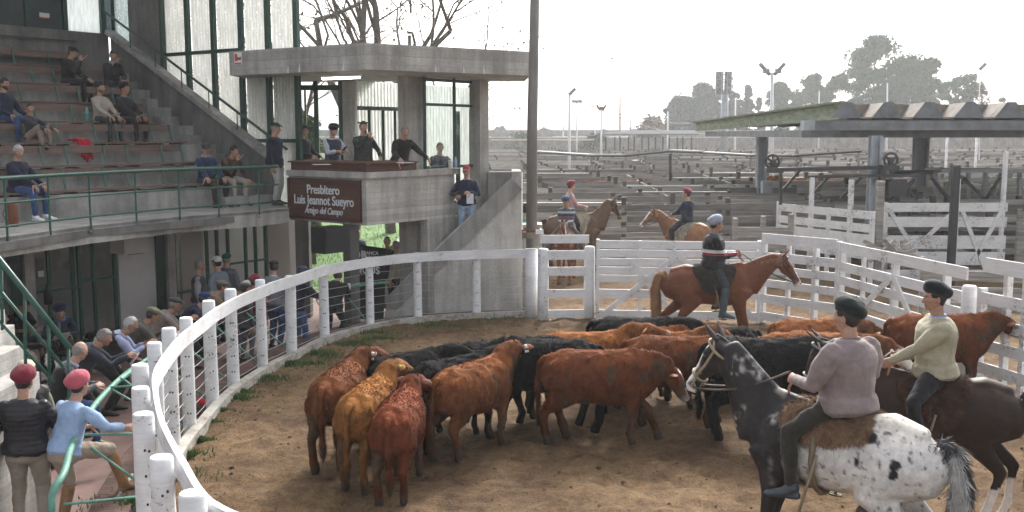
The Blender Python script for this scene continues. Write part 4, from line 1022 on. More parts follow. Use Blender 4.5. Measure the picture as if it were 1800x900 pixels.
def text(s, c, right, up, size, mat, parent, name='lettering', ext=.006, shear=0, bold=0.0, sx=1.0):
    cu = bpy.data.curves.new(name, 'FONT'); cu.body = s; cu.size = size; cu.extrude = ext; cu.align_x = 'CENTER'; cu.align_y = 'CENTER'; cu.shear = shear; cu.offset = bold
    o = bpy.data.objects.new(name, cu); COL.objects.link(o); cu.materials.append(mat)
    r = right.normalized(); u = up.normalized(); n_ = r.cross(u)
    M = Matrix((( r.x * sx, u.x, n_.x, c.x), (r.y * sx, u.y, n_.y, c.y), (r.z * sx, u.z, n_.z, c.z), (0, 0, 0, 1)))
    # to a mesh at once, so that it is ordinary geometry
    bpy.context.view_layer.update(); dg_ = bpy.context.evaluated_depsgraph_get()
    me = bpy.data.meshes.new_from_object(o.evaluated_get(dg_)); bpy.data.objects.remove(o); me.transform(M)
    if len(me.materials) == 0: me.materials.append(mat)
    o = bpy.data.objects.new(name, me); COL.objects.link(o)
    if parent is not None: o.parent = parent; o.matrix_parent_inverse = Matrix.Translation(-parent.location)
    return o
pale = M_plain('pale_letter_paint', (.66, .70, .72), .6, .1, 20)
mid = (sA + sB) / 2; cpos = lambda z, sh=0: at_z(mid + dS * sh, z) - nL * .037
rt = -dS
hgt = z1s - z0s
text('Presbítero', cpos(z0s + hgt * .73), rt, V(0, 0, 1), .26, pale, sgn, bold=.003, sx=.9)
text('Luis Jeannot Sueyro', cpos(z0s + hgt * .47), rt, V(0, 0, 1), .27, pale, sgn, bold=.003, sx=.84)
text('Amigo del Campo', cpos(z0s + hgt * .22), rt, V(0, 0, 1), .19, pale, sgn, bold=.002, shear=.3, sx=.82)
# little red and white sticker on the roof edge
q = P(420, 104, 1); best = min([RL.lerp(RC, i / 300) for i in range(301)], key=lambda w_: abs(900 + F * w_.x / (w_.y * CP - (w_.z - HC) * SP) - 420))
zc_ = zr0 + (zr1 - zr0) * .70; dLr = (RL - RC).normalized(); nRf = V(-dLr.y, dLr.x, 0); nRf = nRf if nRf.y < 0 else -nRf
stk = empty('roof_sign', at_z(best, zc_), label='small white sign with a red block on the left end of the booth roof', cat='sign')
wh = M_plain('sign_white', (.8, .8, .8), .5, .03, 9, 0); rd = M_plain('sign_red', (.62, .08, .03), .5, .1, 9, 0)
def dec(u0, u1, v0, v1, mat, off, name='panel'):
    b0, b1 = best + dLr * -u0, best + dLr * -u1; m = MB(); m.prism([at_z(b0, zc_ + v0), at_z(b1, zc_ + v0), at_z(b1, zc_ + v1), at_z(b0, zc_ + v1)], nRf * off); fpart(m, name, mat, stk)
dec(-.11, .11, -.12, .12, wh, .012); dec(-.09, -.015, -.06, .09, rd, .018, 'red_block'); dec(-.10, .10, -.115, -.09, rd, .018, 'red_strip')
text('360', at_z(best - dLr * .045, zc_ - .01) + nRf * .018, -dLr, V(0, 0, 1), .09, MT['black'], stk, ext=.002, bold=.002)
# under the booth: posts, wall, hanging loudspeaker
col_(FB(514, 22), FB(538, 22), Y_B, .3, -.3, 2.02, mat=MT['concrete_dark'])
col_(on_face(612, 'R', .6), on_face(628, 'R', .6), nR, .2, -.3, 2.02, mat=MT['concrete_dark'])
col_(on_face(721, 'R', .5), on_face(747, 'R', .5), nR, .35, -.3, 2.02)
sp_ = empty('hanging_loudspeaker', on_face(590, 'R', .35, 1.6) , label='large black loudspeaker hanging under the booth', cat='loudspeaker')
a_, b_ = on_face(572, 'R', .3, 1.7), on_face(611, 'R', .3, 1.7); wall(a_, b_, P(590, 447, a_.y).z, 2.0, nR, .4, MT['black'], 'cabinet', sp_)
wall(a_ + dR * .03, b_ - dR * .03, P(590, 447, a_.y).z + .04, 1.95, -nR, .01, M_plain('speaker_grille', (.02, .02, .022), .8, .4, 90), 'grille', sp_)
# ground wall beside the booth and cross wall under it
wall(on_face(750, 'R', 0), CRr + dR * .1, -.3, 2.0, nR, .2, MT['concrete'], 'lower_wall')

# ---------------------------------------------------------------- concrete stair with its sloping balustrade
YB = 21.15
st_ = empty('concrete_stair', V(-1.2, YB, -.3), label='concrete stair with a massive sloping balustrade right of the booth', cat='stair')
m = MB(); m.prism([P(917, 303, YB), V(P(917, 500, YB).x, YB, -.3), V(P(672, 500, YB).x, YB, -.3), P(682, 520, YB), P(793, 409, YB)], V(0.02, .22, 0)); fpart(m, 'balustrade', MT['concrete_pale'], st_)
m = MB(); a_, b_ = P(917, 303, YB - .02), P(680, 522, YB - .02); m.bar(a_.lerp(b_, .0) - V(.1, 0, .24), a_.lerp(b_, .98) - V(0, 0, .24), .05, .34); 
fpart(m, 'capping_band', M_concrete('smooth_capping', (.40, .39, .37), .7), st_)
m = MB(); y2 = YB + 1.5; m.prism([P(860, 302, y2), P(917, 302, y2), V(P(917, 400, y2).x, y2, -.3), V(P(860, 400, y2).x, y2, -.3)], V(0, .2, 0)); fpart(m, 'rear_wall', MT['concrete'], st_)
m = MB(); xr = P(917, 303, YB).x; m.prism([V(xr - .01, YB + .23, 3.0), V(xr - .01, YB + 1.5, 3.0), V(xr - .01, YB + 1.5, -.3), V(xr - .01, YB + .23, -.3)], V(-.2, 0, 0)); fpart(m, 'end_wall', MT['concrete'], st_)
x0_, x1_ = P(700, 500, YB).x, P(860, 500, YB).x
for k in range(11):
    m = MB(); x = x0_ + k * (x1_ - x0_) / 10.2; z_ = -.3 + (k + 1) * .195
    m.box(V(x + .6, YB + .62, (z_ - .3) / 2), (1.2 - .003 * k, .75 - .004 * k, z_ + .3)); fpart(m, 'step', MT['concrete_step'], st_)

# ============================================================ STAIR AT THE LOWER LEFT, RAILS, SPECTATOR BARS
ls = empty('spectator_stair', G(10, 700, -.3), label='pale concrete stair with three-bar green handrail at the left edge', cat='stair')
Dn = 10.6
for k, (px, py) in enumerate([(65, 655), (37, 609), (22, 572), (5, 545), (-15, 520)]):
    m = MB(); p_ = P(px, py, Dn + .25 * k); m.box(V(p_.x - .9 - .002 * k, p_.y - .5, p_.z / 2 - .15), (1.8, 1.1, p_.z + .3)); fpart(m, 'step', MT['concrete_board'], ls)
hr2 = empty('stair_handrail', G(100, 700, -.3), label='green three-bar handrail sloping down at the lower left', cat='handrail')
for (a_, b_, r) in (((-70, 370), (123, 612), .032), ((-70, 426), (112, 646), .018), ((-70, 486), (95, 672), .018)):
    m = MB(); m.tube([P(*a_, Dn - .3), P(*b_, Dn - .3)], r, 8); fpart(m, 'rail', MT['green_paint'], hr2)
for (x_, y0_, y1_) in ((2, 462, 570), (43, 506, 640), (85, 560, 668), (120, 610, 700)):
    m = MB(); m.tube([P(x_, y0_, Dn - .3), P(x_ + 2, y1_ + 10, Dn - .3)], .017, 7); fpart(m, 'baluster', MT['green_paint'], hr2)

bars = empty('leaning_rail', offset_line(ringc, .85 * SGN)[60], label='green leaning rail on brackets curving outside the ring fence', cat='rail')
arc = offset_line(catmull([V(p.x, p.y, 0) for p in allposts], 10), .82 * SGN)
nearp = [(246, 640, .72), (218, 660, .72), (188, 688, .72), (163, 717, .72), (143, 750, .72), (124, 790, .72), (113, 830, .70), (109, 872, .60), (111, 930, .40), (113, 1010, -.1)]
m = MB(); base_ = [G(a, b, .72) for (a, b, z) in nearp[:7]]; e_ = base_[-1]
pts_ = catmull(base_ + [e_ + V(.0, -.25, -.12), e_ + V(.02, -.32, -.4), e_ + V(.02, -.33, -1.0)], 5); m.tube(pts_, .034, 10); fpart(m, 'rail', MT['green_light'], bars)
def tosp(px, py, z, px2, py2, z2): m = MB(); m.tube([G(px, py, z), G(px2, py2, z2)], .014, 7); fpart(m, 'strut', MT['green_light'], bars)
tosp(137, 765, .70, 245, 762, .72); tosp(135, 768, .68, 240, 845, .35); tosp(112, 887, .45, 240, 873, .25); tosp(192, 681, .74, 245, 678, .78); tosp(195, 684, .72, 245, 712, .55)
def rail_seg(i0, i1):
    m = MB(); m.tube([V(p.x, p.y, .72) for p in arc[i0:i1]], .032, 10); fpart(m, 'rail', MT['green_light'], bars)
rail_seg(66, 92); rail_seg(22, 34)
for k in (3, 5, 6, 7, 8, 9):
    a_ = arc[k * 10]; b_ = allposts[k]; top = V(a_.x, a_.y, .72); m = MB(); m.tube([top, V(b_.x, b_.y, .05)], .016, 7); fpart(m, 'strut', MT['green_light'], bars)
# ============================================================ TREES
def branch_tree(name, base, h, label, leafmat, crown, seed, dens=1.0, leaf=.35, trunk_r=.3, lean=0, clusters=None, cat='tree', nleaf=5200, bark=None, shape='round', group=None):
    r_ = random.Random(seed); e = empty(name, base, label=label, cat=cat, group=group)
    m = MB(); cl = []
    cw, ch, c0 = crown      # crown half width, crown height, crown base height
    top = V(lean, 0, c0 + ch * .75)
    m.tube([V(0, 0, 0), V(lean * .25, 0, h * .25), V(lean * .6, 0, h * .5), top], [trunk_r, trunk_r * .8, trunk_r * .55, trunk_r * .12], 8, jit=.1)
    N_ = clusters or 34
    for i in range(N_):
        u = r_.random(); z = c0 + ch * u
        wz = math.sin(math.pi * min(1, (u * .9 + .08))) if shape == 'round' else (1 - u) * .95 + .05
        a = r_.random() * 6.283; rr = cw * wz * (r_.random() ** .5) * (.8 + .35 * r_.random())
        p = V(lean * (z / h) + math.cos(a) * rr, math.sin(a) * rr, z); cl.append((p, (.24 + .26 * r_.random()) * cw * (1 if shape == 'round' else (.5 + .6 * (1 - u)))))
        s_ = V(lean * .5 * z / h, 0, max(c0 * .5, z - rr * .8 - .1 * h)); m.tube([s_, s_.lerp(p, .5) + V(0, 0, rr * .08), p], [trunk_r * .28, trunk_r * .16, trunk_r * .04], 5)
    m.build('trunk', bark or MT['bark'], e)
    vs = []; fs = []
    for (p, s_) in cl:
        n = int(nleaf / N_)
        for _ in range(n):
            d = Vector((r_.gauss(0, 1), r_.gauss(0, 1), r_.gauss(0, .6))); d.normalize(); d *= s_ * (r_.random() ** .4) * 1.2
            c = p + Vector((d.x, d.y, d.z * .7)); a = Vector((r_.gauss(0, 1), r_.gauss(0, 1), r_.gauss(0, 1))).normalized(); b = a.cross(Vector((r_.random(), r_.random(), r_.random() + .1))).normalized()
            l = leaf * (.6 + .8 * r_.random()); i = len(vs); vs += [c - a * l * .5, c + b * l * .34, c + a * l * .5, c - b * l * .34]; fs.append((i, i + 1, i + 2, i + 3))
    me = bpy.data.meshes.new('crown'); me.from_pydata(vs, [], fs); me.materials.append(leafmat); o = bpy.data.objects.new('crown', me); COL.objects.link(o); o.parent = e
    return e
def tree_px(name, px, ybase, ytop, Y, wpx, label, mat, seed, shape='round', c0f=.2, nleaf=5000, clusters=34, trunk_r=None, lean=0, leaf=None, **k):
    b = P(px, ybase, Y); t = P(px, ytop, Y); h = t.z; s = Y / F; big = Y > 160; wpx *= 1.05 if big else 1; nleaf = int(nleaf * (1.5 if big else 1)); leaf = (leaf or s * 4.2) * (1.3 if big else 1)
    return branch_tree(name, V(b.x, Y, 0), h, label, mat, (wpx * s / 2, h * (1 - c0f), h * c0f), seed, leaf=leaf or s * 4.2, trunk_r=trunk_r or h * .02, clusters=clusters, nleaf=nleaf, shape=shape, lean=lean, **k)
LD, LF, LG = MT['leaf_dark'], MT['leaf'], MT['leaf_grey']
YT = 205
tree_px('conifer', 1195, 240, 175, YT - 4, 60, 'dark bushy conifer at the left end of the dense trees', LD, 1, nleaf=6000, clusters=40, c0f=.05, group='dark conifers beyond the yards')
tree_px('conifer', 1232, 240, 152, YT + 2, 62, 'tallest dark conifer left of the sign tower', LD, 2, nleaf=8000, clusters=46, c0f=.05, group='dark conifers beyond the yards')
tree_px('conifer', 1255, 240, 158, YT + 6, 50, 'dark conifer directly behind the sign tower', LD, 12, nleaf=6000, clusters=40, c0f=.05, group='dark conifers beyond the yards')
tree_px('conifer', 1215, 240, 176, YT - 8, 60, 'low dark conifer before the tallest one', LD, 13, nleaf=6000, clusters=40, c0f=.03, group='dark conifers beyond the yards')
tree_px('conifer', 1290, 240, 168, YT + 4, 40, 'dark conifer right of the sign tower', LD, 14, nleaf=5000, clusters=36, c0f=.03, group='dark conifers beyond the yards')
tree_px('pointed_conifer', 1313, 240, 152, YT, 34, 'pointed dark conifer between sign tower and twin floodlight', LD, 3, shape='cone', nleaf=5500, clusters=60, c0f=.05)
tree_px('pointed_conifer', 1332, 240, 170, YT, 26, 'smaller pointed conifer beside the twin floodlight mast', LD, 4, shape='cone', nleaf=3500, clusters=44, c0f=.05)
tree_px('gum_tree', 1367, 245, 150, YT - 15, 50, 'rounded tree just right of the twin floodlight mast', LG, 5, nleaf=5200, c0f=.2)
tree_px('gum_tree', 1425, 245, 134, YT - 10, 62, 'spreading gum tree with loose lobes above the green fascia', LG, 6, nleaf=6500, clusters=34, c0f=.25)
tree_px('gum_tree', 1472, 245, 136, YT - 18, 62, 'second spreading gum tree, close left of the tall one', LG, 7, nleaf=6000, clusters=34, c0f=.3)
tree_px('tall_gum_tree', 1532, 245, 68, YT - 20, 92, 'tallest gum tree, open crown standing high above the shed roof', LG, 8, nleaf=9500, clusters=44, c0f=.28, leaf=.42)
tree_px('gum_tree', 1592, 245, 108, YT - 25, 92, 'broad gum tree right of the tallest one', LG, 9, nleaf=10500, clusters=54, c0f=.2, leaf=.42)
tree_px('gum_tree', 1630, 245, 104, YT - 30, 60, 'gum tree leaning right beside the broad one', LG, 10, nleaf=4500, clusters=30, c0f=.3, leaf=.42)
tree_px('gum_tree', 1668, 245, 108, YT - 32, 56, 'thin open tree reaching to the right of the gums', LG, 11, nleaf=1500, clusters=16, c0f=.55, lean=3)
tree_px('bare_bush', 1145, 243, 211, 170, 62, 'pale leafless bush beyond the far shed', MT['dry_leaf'], 15, nleaf=1500, clusters=60, c0f=.1, trunk_r=.12)
tree_px('far_tree', 880, 243, 226, 260, 34, 'small round tree on the horizon left of the pole', LG, 16, nleaf=1500, clusters=18)
tree_px('far_tree', 958, 243, 228, 260, 26, 'small tree on the horizon right of the pole', LG, 17, nleaf=1200, clusters=14)
tree_px('far_tree', 1063, 243, 230, 240, 24, 'small tree just above the left end of the far shed', LG, 18, nleaf=1000, clusters=12)
tree_px('spiky_tree', 1722, 245, 158, 110, 34, 'small bare spiky treetop above the shed roof at the right', MT['dry_leaf'], 19, nleaf=260, clusters=40, c0f=.6, trunk_r=.12)
tree_px('far_tree', 1757, 245, 170, 180, 26, 'round treetop peeping over the folded roof at the right', LG, 20, nleaf=1500, clusters=16, c0f=.4)
tree_px('shrub', 1050, 250, 236, 150, 60, 'green shrub growing on the embankment foot', LF, 21, nleaf=1500, clusters=16, c0f=.02)
tree_px('shrub', 915, 250, 238, 150, 70, 'low green shrub before the embankment left of the lamp masts', LF, 22, nleaf=1500, clusters=16, c0f=.02)
# leafless plane trees behind the booth, real branching
def bare_tree(x, y, h, seed, label, r0=.32, n0=4, dirs=None):
    r_ = random.Random(seed); e = empty('bare_tree', V(x, y, 0), label=label, cat='tree', group='leafless trees behind the booth'); m = MB(); tips = []
    def grow(p, d, l, r, lev):
        pts = [p]; q = p; dd = d.copy()
        for _ in range(4):
            dd = (dd + Vector((r_.gauss(0, .11), r_.gauss(0, .11), r_.gauss(0, .05) + .03))).normalized(); q = q + dd * l / 4; pts.append(q)
        m.tube(pts, [r, r * .9, r * .8, r * .7, r * .6], 7 if lev < 2 else 4, cap=False)
        if lev >= 5 or r < .006: tips.append(q); return
        for k in range(3 if lev < 4 else 2):
            nd = (dd + Vector((r_.gauss(0, .55), r_.gauss(0, .55), r_.gauss(0, .3)))).normalized(); f = .35 + .65 * k / 2
            st = pts[min(4, int(2 + f * 2))]; grow(st, nd, l * (.62 + .25 * r_.random()), r * (.62 if k == 2 else .45), lev + 1)
            if lev >= 3: tips.append(st)
    grow(V(0, 0, 0), V(.0, 0, 1), h * .42, r0, 0)
    for d in (dirs or []): grow(V(0, 0, h * d[1]), Vector(d[0]).normalized(), h * .36, r0 * .6, 1)
    m.build('branches', MT['bark'], e)
    vs = []; fs = []
    for p in tips:
        if r_.random() < .45:
            c = p + Vector((r_.gauss(0, .1), r_.gauss(0, .1), r_.gauss(0, .1))); a = Vector((r_.gauss(0, 1), r_.gauss(0, 1), r_.gauss(0, 1))).normalized() * .09; b = a.cross(Vector((.3, .5, .8))).normalized() * .06
            i = len(vs); vs += [c - a, c + b, c + a, c - b]; fs.append((i, i + 1, i + 2, i + 3))
    me = bpy.data.meshes.new('dry_leaves'); me.from_pydata(vs, [], fs); me.materials.append(MT['dry_leaf']); o = bpy.data.objects.new('dry_leaves', me); COL.objects.link(o); o.parent = e
p = P(618, 240, 36); bare_tree(p.x, 36, 12.5, 31, 'leafless tree with a thick forked trunk above the left of the booth roof', .26, dirs=[((-.6, 0, 1), .30), ((.3, 0, 1), .32)])
p = P(560, 240, 34); bare_tree(p.x, 34, 11.5, 34, 'leafless tree leaning left beside the glazed wall', .16, dirs=[((-.5, 0, 1), .30)])
p = P(685, 240, 38); bare_tree(p.x, 38, 11.5, 38, 'leafless tree with boughs reaching right over the booth', .22, dirs=[((.6, 0, 1), .34), ((-.4, 0, 1), .33)])
p = P(790, 240, 48); bare_tree(p.x, 48, 10.5, 45, 'thin leafless tree whose twigs hang over the right of the booth roof', .10, dirs=[((-.3, 0, 1), .4), ((.4, 0, 1), .4)])
tree_px('shrub', 548, 330, 205, 29, 60, 'leafy shrub seen through the booth opening', LF, 51, nleaf=5000, clusters=26, c0f=.05, leaf=.08)
# street lamp behind the roof, its globe set to glow
lp = empty('street_lamp', P(720, 200, 27), label='lit street lamp on a short post above the booth roof', cat='street lamp')
m = MB(); c_ = P(721, 40, 27); m.tube([P(720, 200, 27), P(720, 62, 27)], .05, 8); m.box(P(720, 54, 27), (.13, .13, .16)); fpart(m, 'post', MT['dark_metal'], lp)
m = MB(); m.ell(c_, (.17, .17, .24), 14, 10); fpart(m, 'globe', M_plain('glowing_globe', (1, .98, .94), .3, 0, 5, 0, emit=9), lp)
m = MB(); c_ = P(853, 60, 30); m.tube([P(853, 95, 30), P(852, 40, 30)], .02, 6); m.build('roof_aerial', MT['steel'], label='thin aerial standing on the booth roof near the pole', cat='aerial')
# ============================================================ BODIES: grown as one skin from lofted limbs
X_, Y_, Z_ = Vector((1, 0, 0)), Vector((0, 1, 0)), Vector((0, 0, 1))
def np_noise(Pn, freq, seed=0.0):
    """smooth 3-D noise on an N x 3 array, about -1 .. 1"""
    q = Pn * freq + seed; i = np.floor(q).astype(np.int64); f = q - i; f = f * f * (3 - 2 * f); out = np.zeros(len(Pn))
    for dx in (0, 1):
        for dy in (0, 1):
            for dz in (0, 1):
                h = ((i[:, 0] + dx) * 73856093) ^ ((i[:, 1] + dy) * 19349663) ^ ((i[:, 2] + dz) * 83492791)
                h = (h ^ (h >> 13)) * 1274126177; r = ((h & 0xffff) / 32767.5) - 1
                out += r * (f[:, 0] if dx else 1 - f[:, 0]) * (f[:, 1] if dy else 1 - f[:, 1]) * (f[:, 2] if dz else 1 - f[:, 2])
    return out
def loft(st, seg=14, cap=1.0):
    """st: [(centre, ra, rb, side)] -> closed skin; ra lies along side, rb across it"""
    st = [(Vector(c), a, b, Vector(s) if s is not None else X_) for (c, a, b, s) in st]
    n = len(st); fr = []
    for i, (c, a, b, s) in enumerate(st):
        t = (st[min(i + 1, n - 1)][0] - st[max(i - 1, 0)][0])
        if t.length < 1e-6: t = Z_.copy()
        t.normalize(); s = s - t * s.dot(t)
        if s.length < 1e-3: s = t.orthogonal()
        s.normalize(); fr.append((c, a, b, s, t.cross(s), t))
    rings = []
    c, a, b, s, u, t = fr[0]; r = min(a, b) * cap
    for (o, k) in ((.92, .38), (.6, .78)): rings.append((c - t * r * o, a * k, b * k, s, u))
    for (c, a, b, s, u, t) in fr: rings.append((c, a, b, s, u))
    c, a, b, s, u, t = fr[-1]; r = min(a, b) * cap
    for (o, k) in ((.6, .78), (.92, .38)): rings.append((c + t * r * o, a * k, b * k, s, u))
    vs = []; fs = []
    for (c, a, b, s, u) in rings:
        for k in range(seg):
            q = 2 * math.pi * k / seg; vs.append(c + s * (math.cos(q) * a) + u * (math.sin(q) * b))
    m = len(rings)
    for i in range(m - 1):
        for k in range(seg): k2 = (k + 1) % seg; fs.append((i * seg + k, i * seg + k2, (i + 1) * seg + k2, (i + 1) * seg + k))
    fs.append(tuple(range(seg))[::-1]); fs.append(tuple((m - 1) * seg + k for k in range(seg)))
    return vs, fs
def cap_(p0, r0, p1, r1, mids=None):
    p0, p1 = Vector(p0), Vector(p1); d = p1 - p0; s = d.orthogonal() if d.length > 1e-6 else X_
    st = [(p0, r0, r0, s)]
    for (t, r) in (mids or []): st.append((p0.lerp(p1, t), r, r, s))
    st.append((p1, r1, r1, s)); return loft(st, 12)
PEND = []
def blob(name, elems, vox, mats, parent=None, smooth=3, disp=(), colf=None, extra=None, fur=None, **k):
    vs = []; fs = []
    for (v, f) in elems: b = len(vs); vs += v; fs += [tuple(i + b for i in q) for q in f]
    me = bpy.data.meshes.new(name); me.from_pydata([tuple(v) for v in vs], [], fs)
    bpy_fix(me)
    o = bpy.data.objects.new(name, me); COL.objects.link(o)
    for m in (mats if isinstance(mats, (list, tuple)) else [mats]): me.materials.append(m)
    r = o.modifiers.new('r', 'REMESH'); r.mode = 'VOXEL'; r.voxel_size = vox; r.use_smooth_shade = True
    if smooth: s = o.modifiers.new('s', 'SMOOTH'); s.iterations = smooth; s.factor = .6
    if parent is not None: o.parent = parent
    tag(o, **k); PEND.append((o, disp, colf, extra, fur, mats)); return o
def set_col(me, C):
    a = me.color_attributes.new('Col', 'FLOAT_COLOR', 'POINT'); arr = np.ones((len(C), 4), np.float32); arr[:, :3] = C
    a.data.foreach_set('color', arr.ravel())
def finalise():
    bpy.context.view_layer.update(); dg = bpy.context.evaluated_depsgraph_get(); new = []
    for (o, disp, colf, extra, fur, mats) in PEND:
        new.append(bpy.data.meshes.new_from_object(o.evaluated_get(dg)))
    for (o, disp, colf, extra, fur, mats), me in zip(PEND, new):
        o.modifiers.clear(); n = len(me.vertices); co = np.empty(n * 3, np.float32); me.vertices.foreach_get('co', co); co = co.reshape(-1, 3).astype(float)
        nr = np.empty(n * 3, np.float32); me.vertices.foreach_get('normal', nr); nr = nr.reshape(-1, 3)
        base = co.copy()
        for (fq, am, sd) in disp: co = co + nr * (np_noise(base * np.array([1, 1, .6 if fq < 20 else 1]), fq, sd) * am)[:, None]
        Cc = colf(base) if colf else None
        if fur: make_fur(o, me, co, nr, fur, colf)
        if extra:
            ev, ef, ec = extra; polys = [tuple(p.vertices) for p in me.polygons] + [tuple(i + n for i in f) for f in ef]
            allv = np.vstack([co, np.array([tuple(v) for v in ev])]); nm = bpy.data.meshes.new(o.name); nm.from_pydata(allv.tolist(), [], polys)
            for m in (mats if isinstance(mats, (list, tuple)) else [mats]): nm.materials.append(m)
            nm.polygons.foreach_set('use_smooth', [True] * len(polys)); nm.update()
            if Cc is not None: set_col(nm, np.vstack([Cc, np.array(ec)]))
            o.data = nm; bpy.data.meshes.remove(me)
        else:
            me.vertices.foreach_set('co', co.astype(np.float32).ravel()); me.update()
            if Cc is not None: set_col(me, Cc)
            o.data = me
            if len(me.materials) == 0:
                for m in (mats if isinstance(mats, (list, tuple)) else [mats]): me.materials.append(m)
    PEND.clear()
def make_fur(o, me, co, nr, fur, colf):
    """short hair: thin pointed blades on the skin, as a part of the animal or the sheepskin"""
    N_, ln, wd_, flow, where, nm, mat = fur; me.calc_loop_triangles(); nt_ = len(me.loop_triangles); tv = np.empty(nt_ * 3, np.int32); me.loop_triangles.foreach_get('vertices', tv); tv = tv.reshape(-1, 3)
    A, B, C = co[tv[:, 0]], co[tv[:, 1]], co[tv[:, 2]]; ar = np.linalg.norm(np.cross(B - A, C - A), axis=1)
    rs = np.random.RandomState(len(co)); pick = rs.choice(nt_, N_, p=ar / ar.sum()); u = rs.rand(N_, 1); v = rs.rand(N_, 1); sw = (u + v) > 1; u = np.where(sw, 1 - u, u); v = np.where(sw, 1 - v, v)
    Pp = A[pick] + (B[pick] - A[pick]) * u + (C[pick] - A[pick]) * v; Nn = nr[tv[pick, 0]]
    keep = where(Pp) if where else np.ones(N_, bool); Pp, Nn = Pp[keep], Nn[keep]; n = len(Pp)
    fl = np.array(flow)[None, :] + rs.randn(n, 3) * .35; fl = fl - Nn * (fl * Nn).sum(1)[:, None]; fl /= np.linalg.norm(fl, axis=1)[:, None] + 1e-6
    L_ = ln * (.5 + rs.rand(n, 1)); tip = Pp + Nn * L_ * (.42 if ln < .07 else .16) + fl * L_ * .9; sd_ = np.cross(fl, Nn); sd_ /= np.linalg.norm(sd_, axis=1)[:, None] + 1e-6
    w = wd_ * (.6 + .8 * rs.rand(n, 1)); vs = np.empty((n * 3, 3)); vs[0::3] = Pp - sd_ * w - Nn * .003; vs[1::3] = Pp + sd_ * w - Nn * .003; vs[2::3] = tip
    fm = bpy.data.meshes.new(nm); fm.vertices.add(n * 3); fm.vertices.foreach_set('co', vs.astype(np.float32).ravel()); fm.loops.add(n * 3); fm.loops.foreach_set('vertex_index', np.arange(n * 3, dtype=np.int32))
    fm.polygons.add(n); fm.polygons.foreach_set('loop_start', np.arange(0, n * 3, 3, dtype=np.int32)); fm.update(calc_edges=True)
    if colf:
        cc = colf(Pp) * (.78 + .48 * rs.rand(n, 1)); set_col(fm, np.repeat(cc, 3, axis=0))
    fm.materials.append(mat or o.data.materials[0]); fo = bpy.data.objects.new(nm, fm); COL.objects.link(fo); fo.parent = o
def M_col(name, rough=.75, bmp=.3, scale=60, spec=.3, stretch=None):
    m, t, b, N, L = nodes(name); a = N.new('ShaderNodeAttribute'); a.attribute_name = 'Col'; vec = coord(N, 'object')
    f = ntex(N, L, vec, scale * .35, 5, .7, stretch)
    L.new(mixc(N, L, 1.0, a.outputs['Color'], ramp(N, L, f, [(.3, .78), (.7, 1.2)]), 'MULTIPLY'), b.inputs['Base Color'])
    b.inputs['Roughness'].default_value = rough; b.inputs['Specular IOR Level'].default_value = spec
    bump(N, L, b, ntex(N, L, vec, scale, 5, .7, stretch), bmp, .006); return m
MT['skin'] = M_col('human_skin', .55, .12, 90)
MT['coat'] = M_col('animal_coat', .85, .4, 70, .1)
MT['sleek'] = M_col('sleek_horse_coat', .55, .18, 60, .22)
CL = {}
BANDS = {'bands_a': ((1.755, 1.815, (.66, .66, .68)), (1.715, 1.735, (.45, .03, .05))), 'bands_b': ((1.80, 1.85, (.42, .44, .47)), (1.70, 1.72, (.30, .07, .08)), (1.60, 1.64, (.40, .42, .45)), (1.73, 1.77, (.03, .05, .10)))}
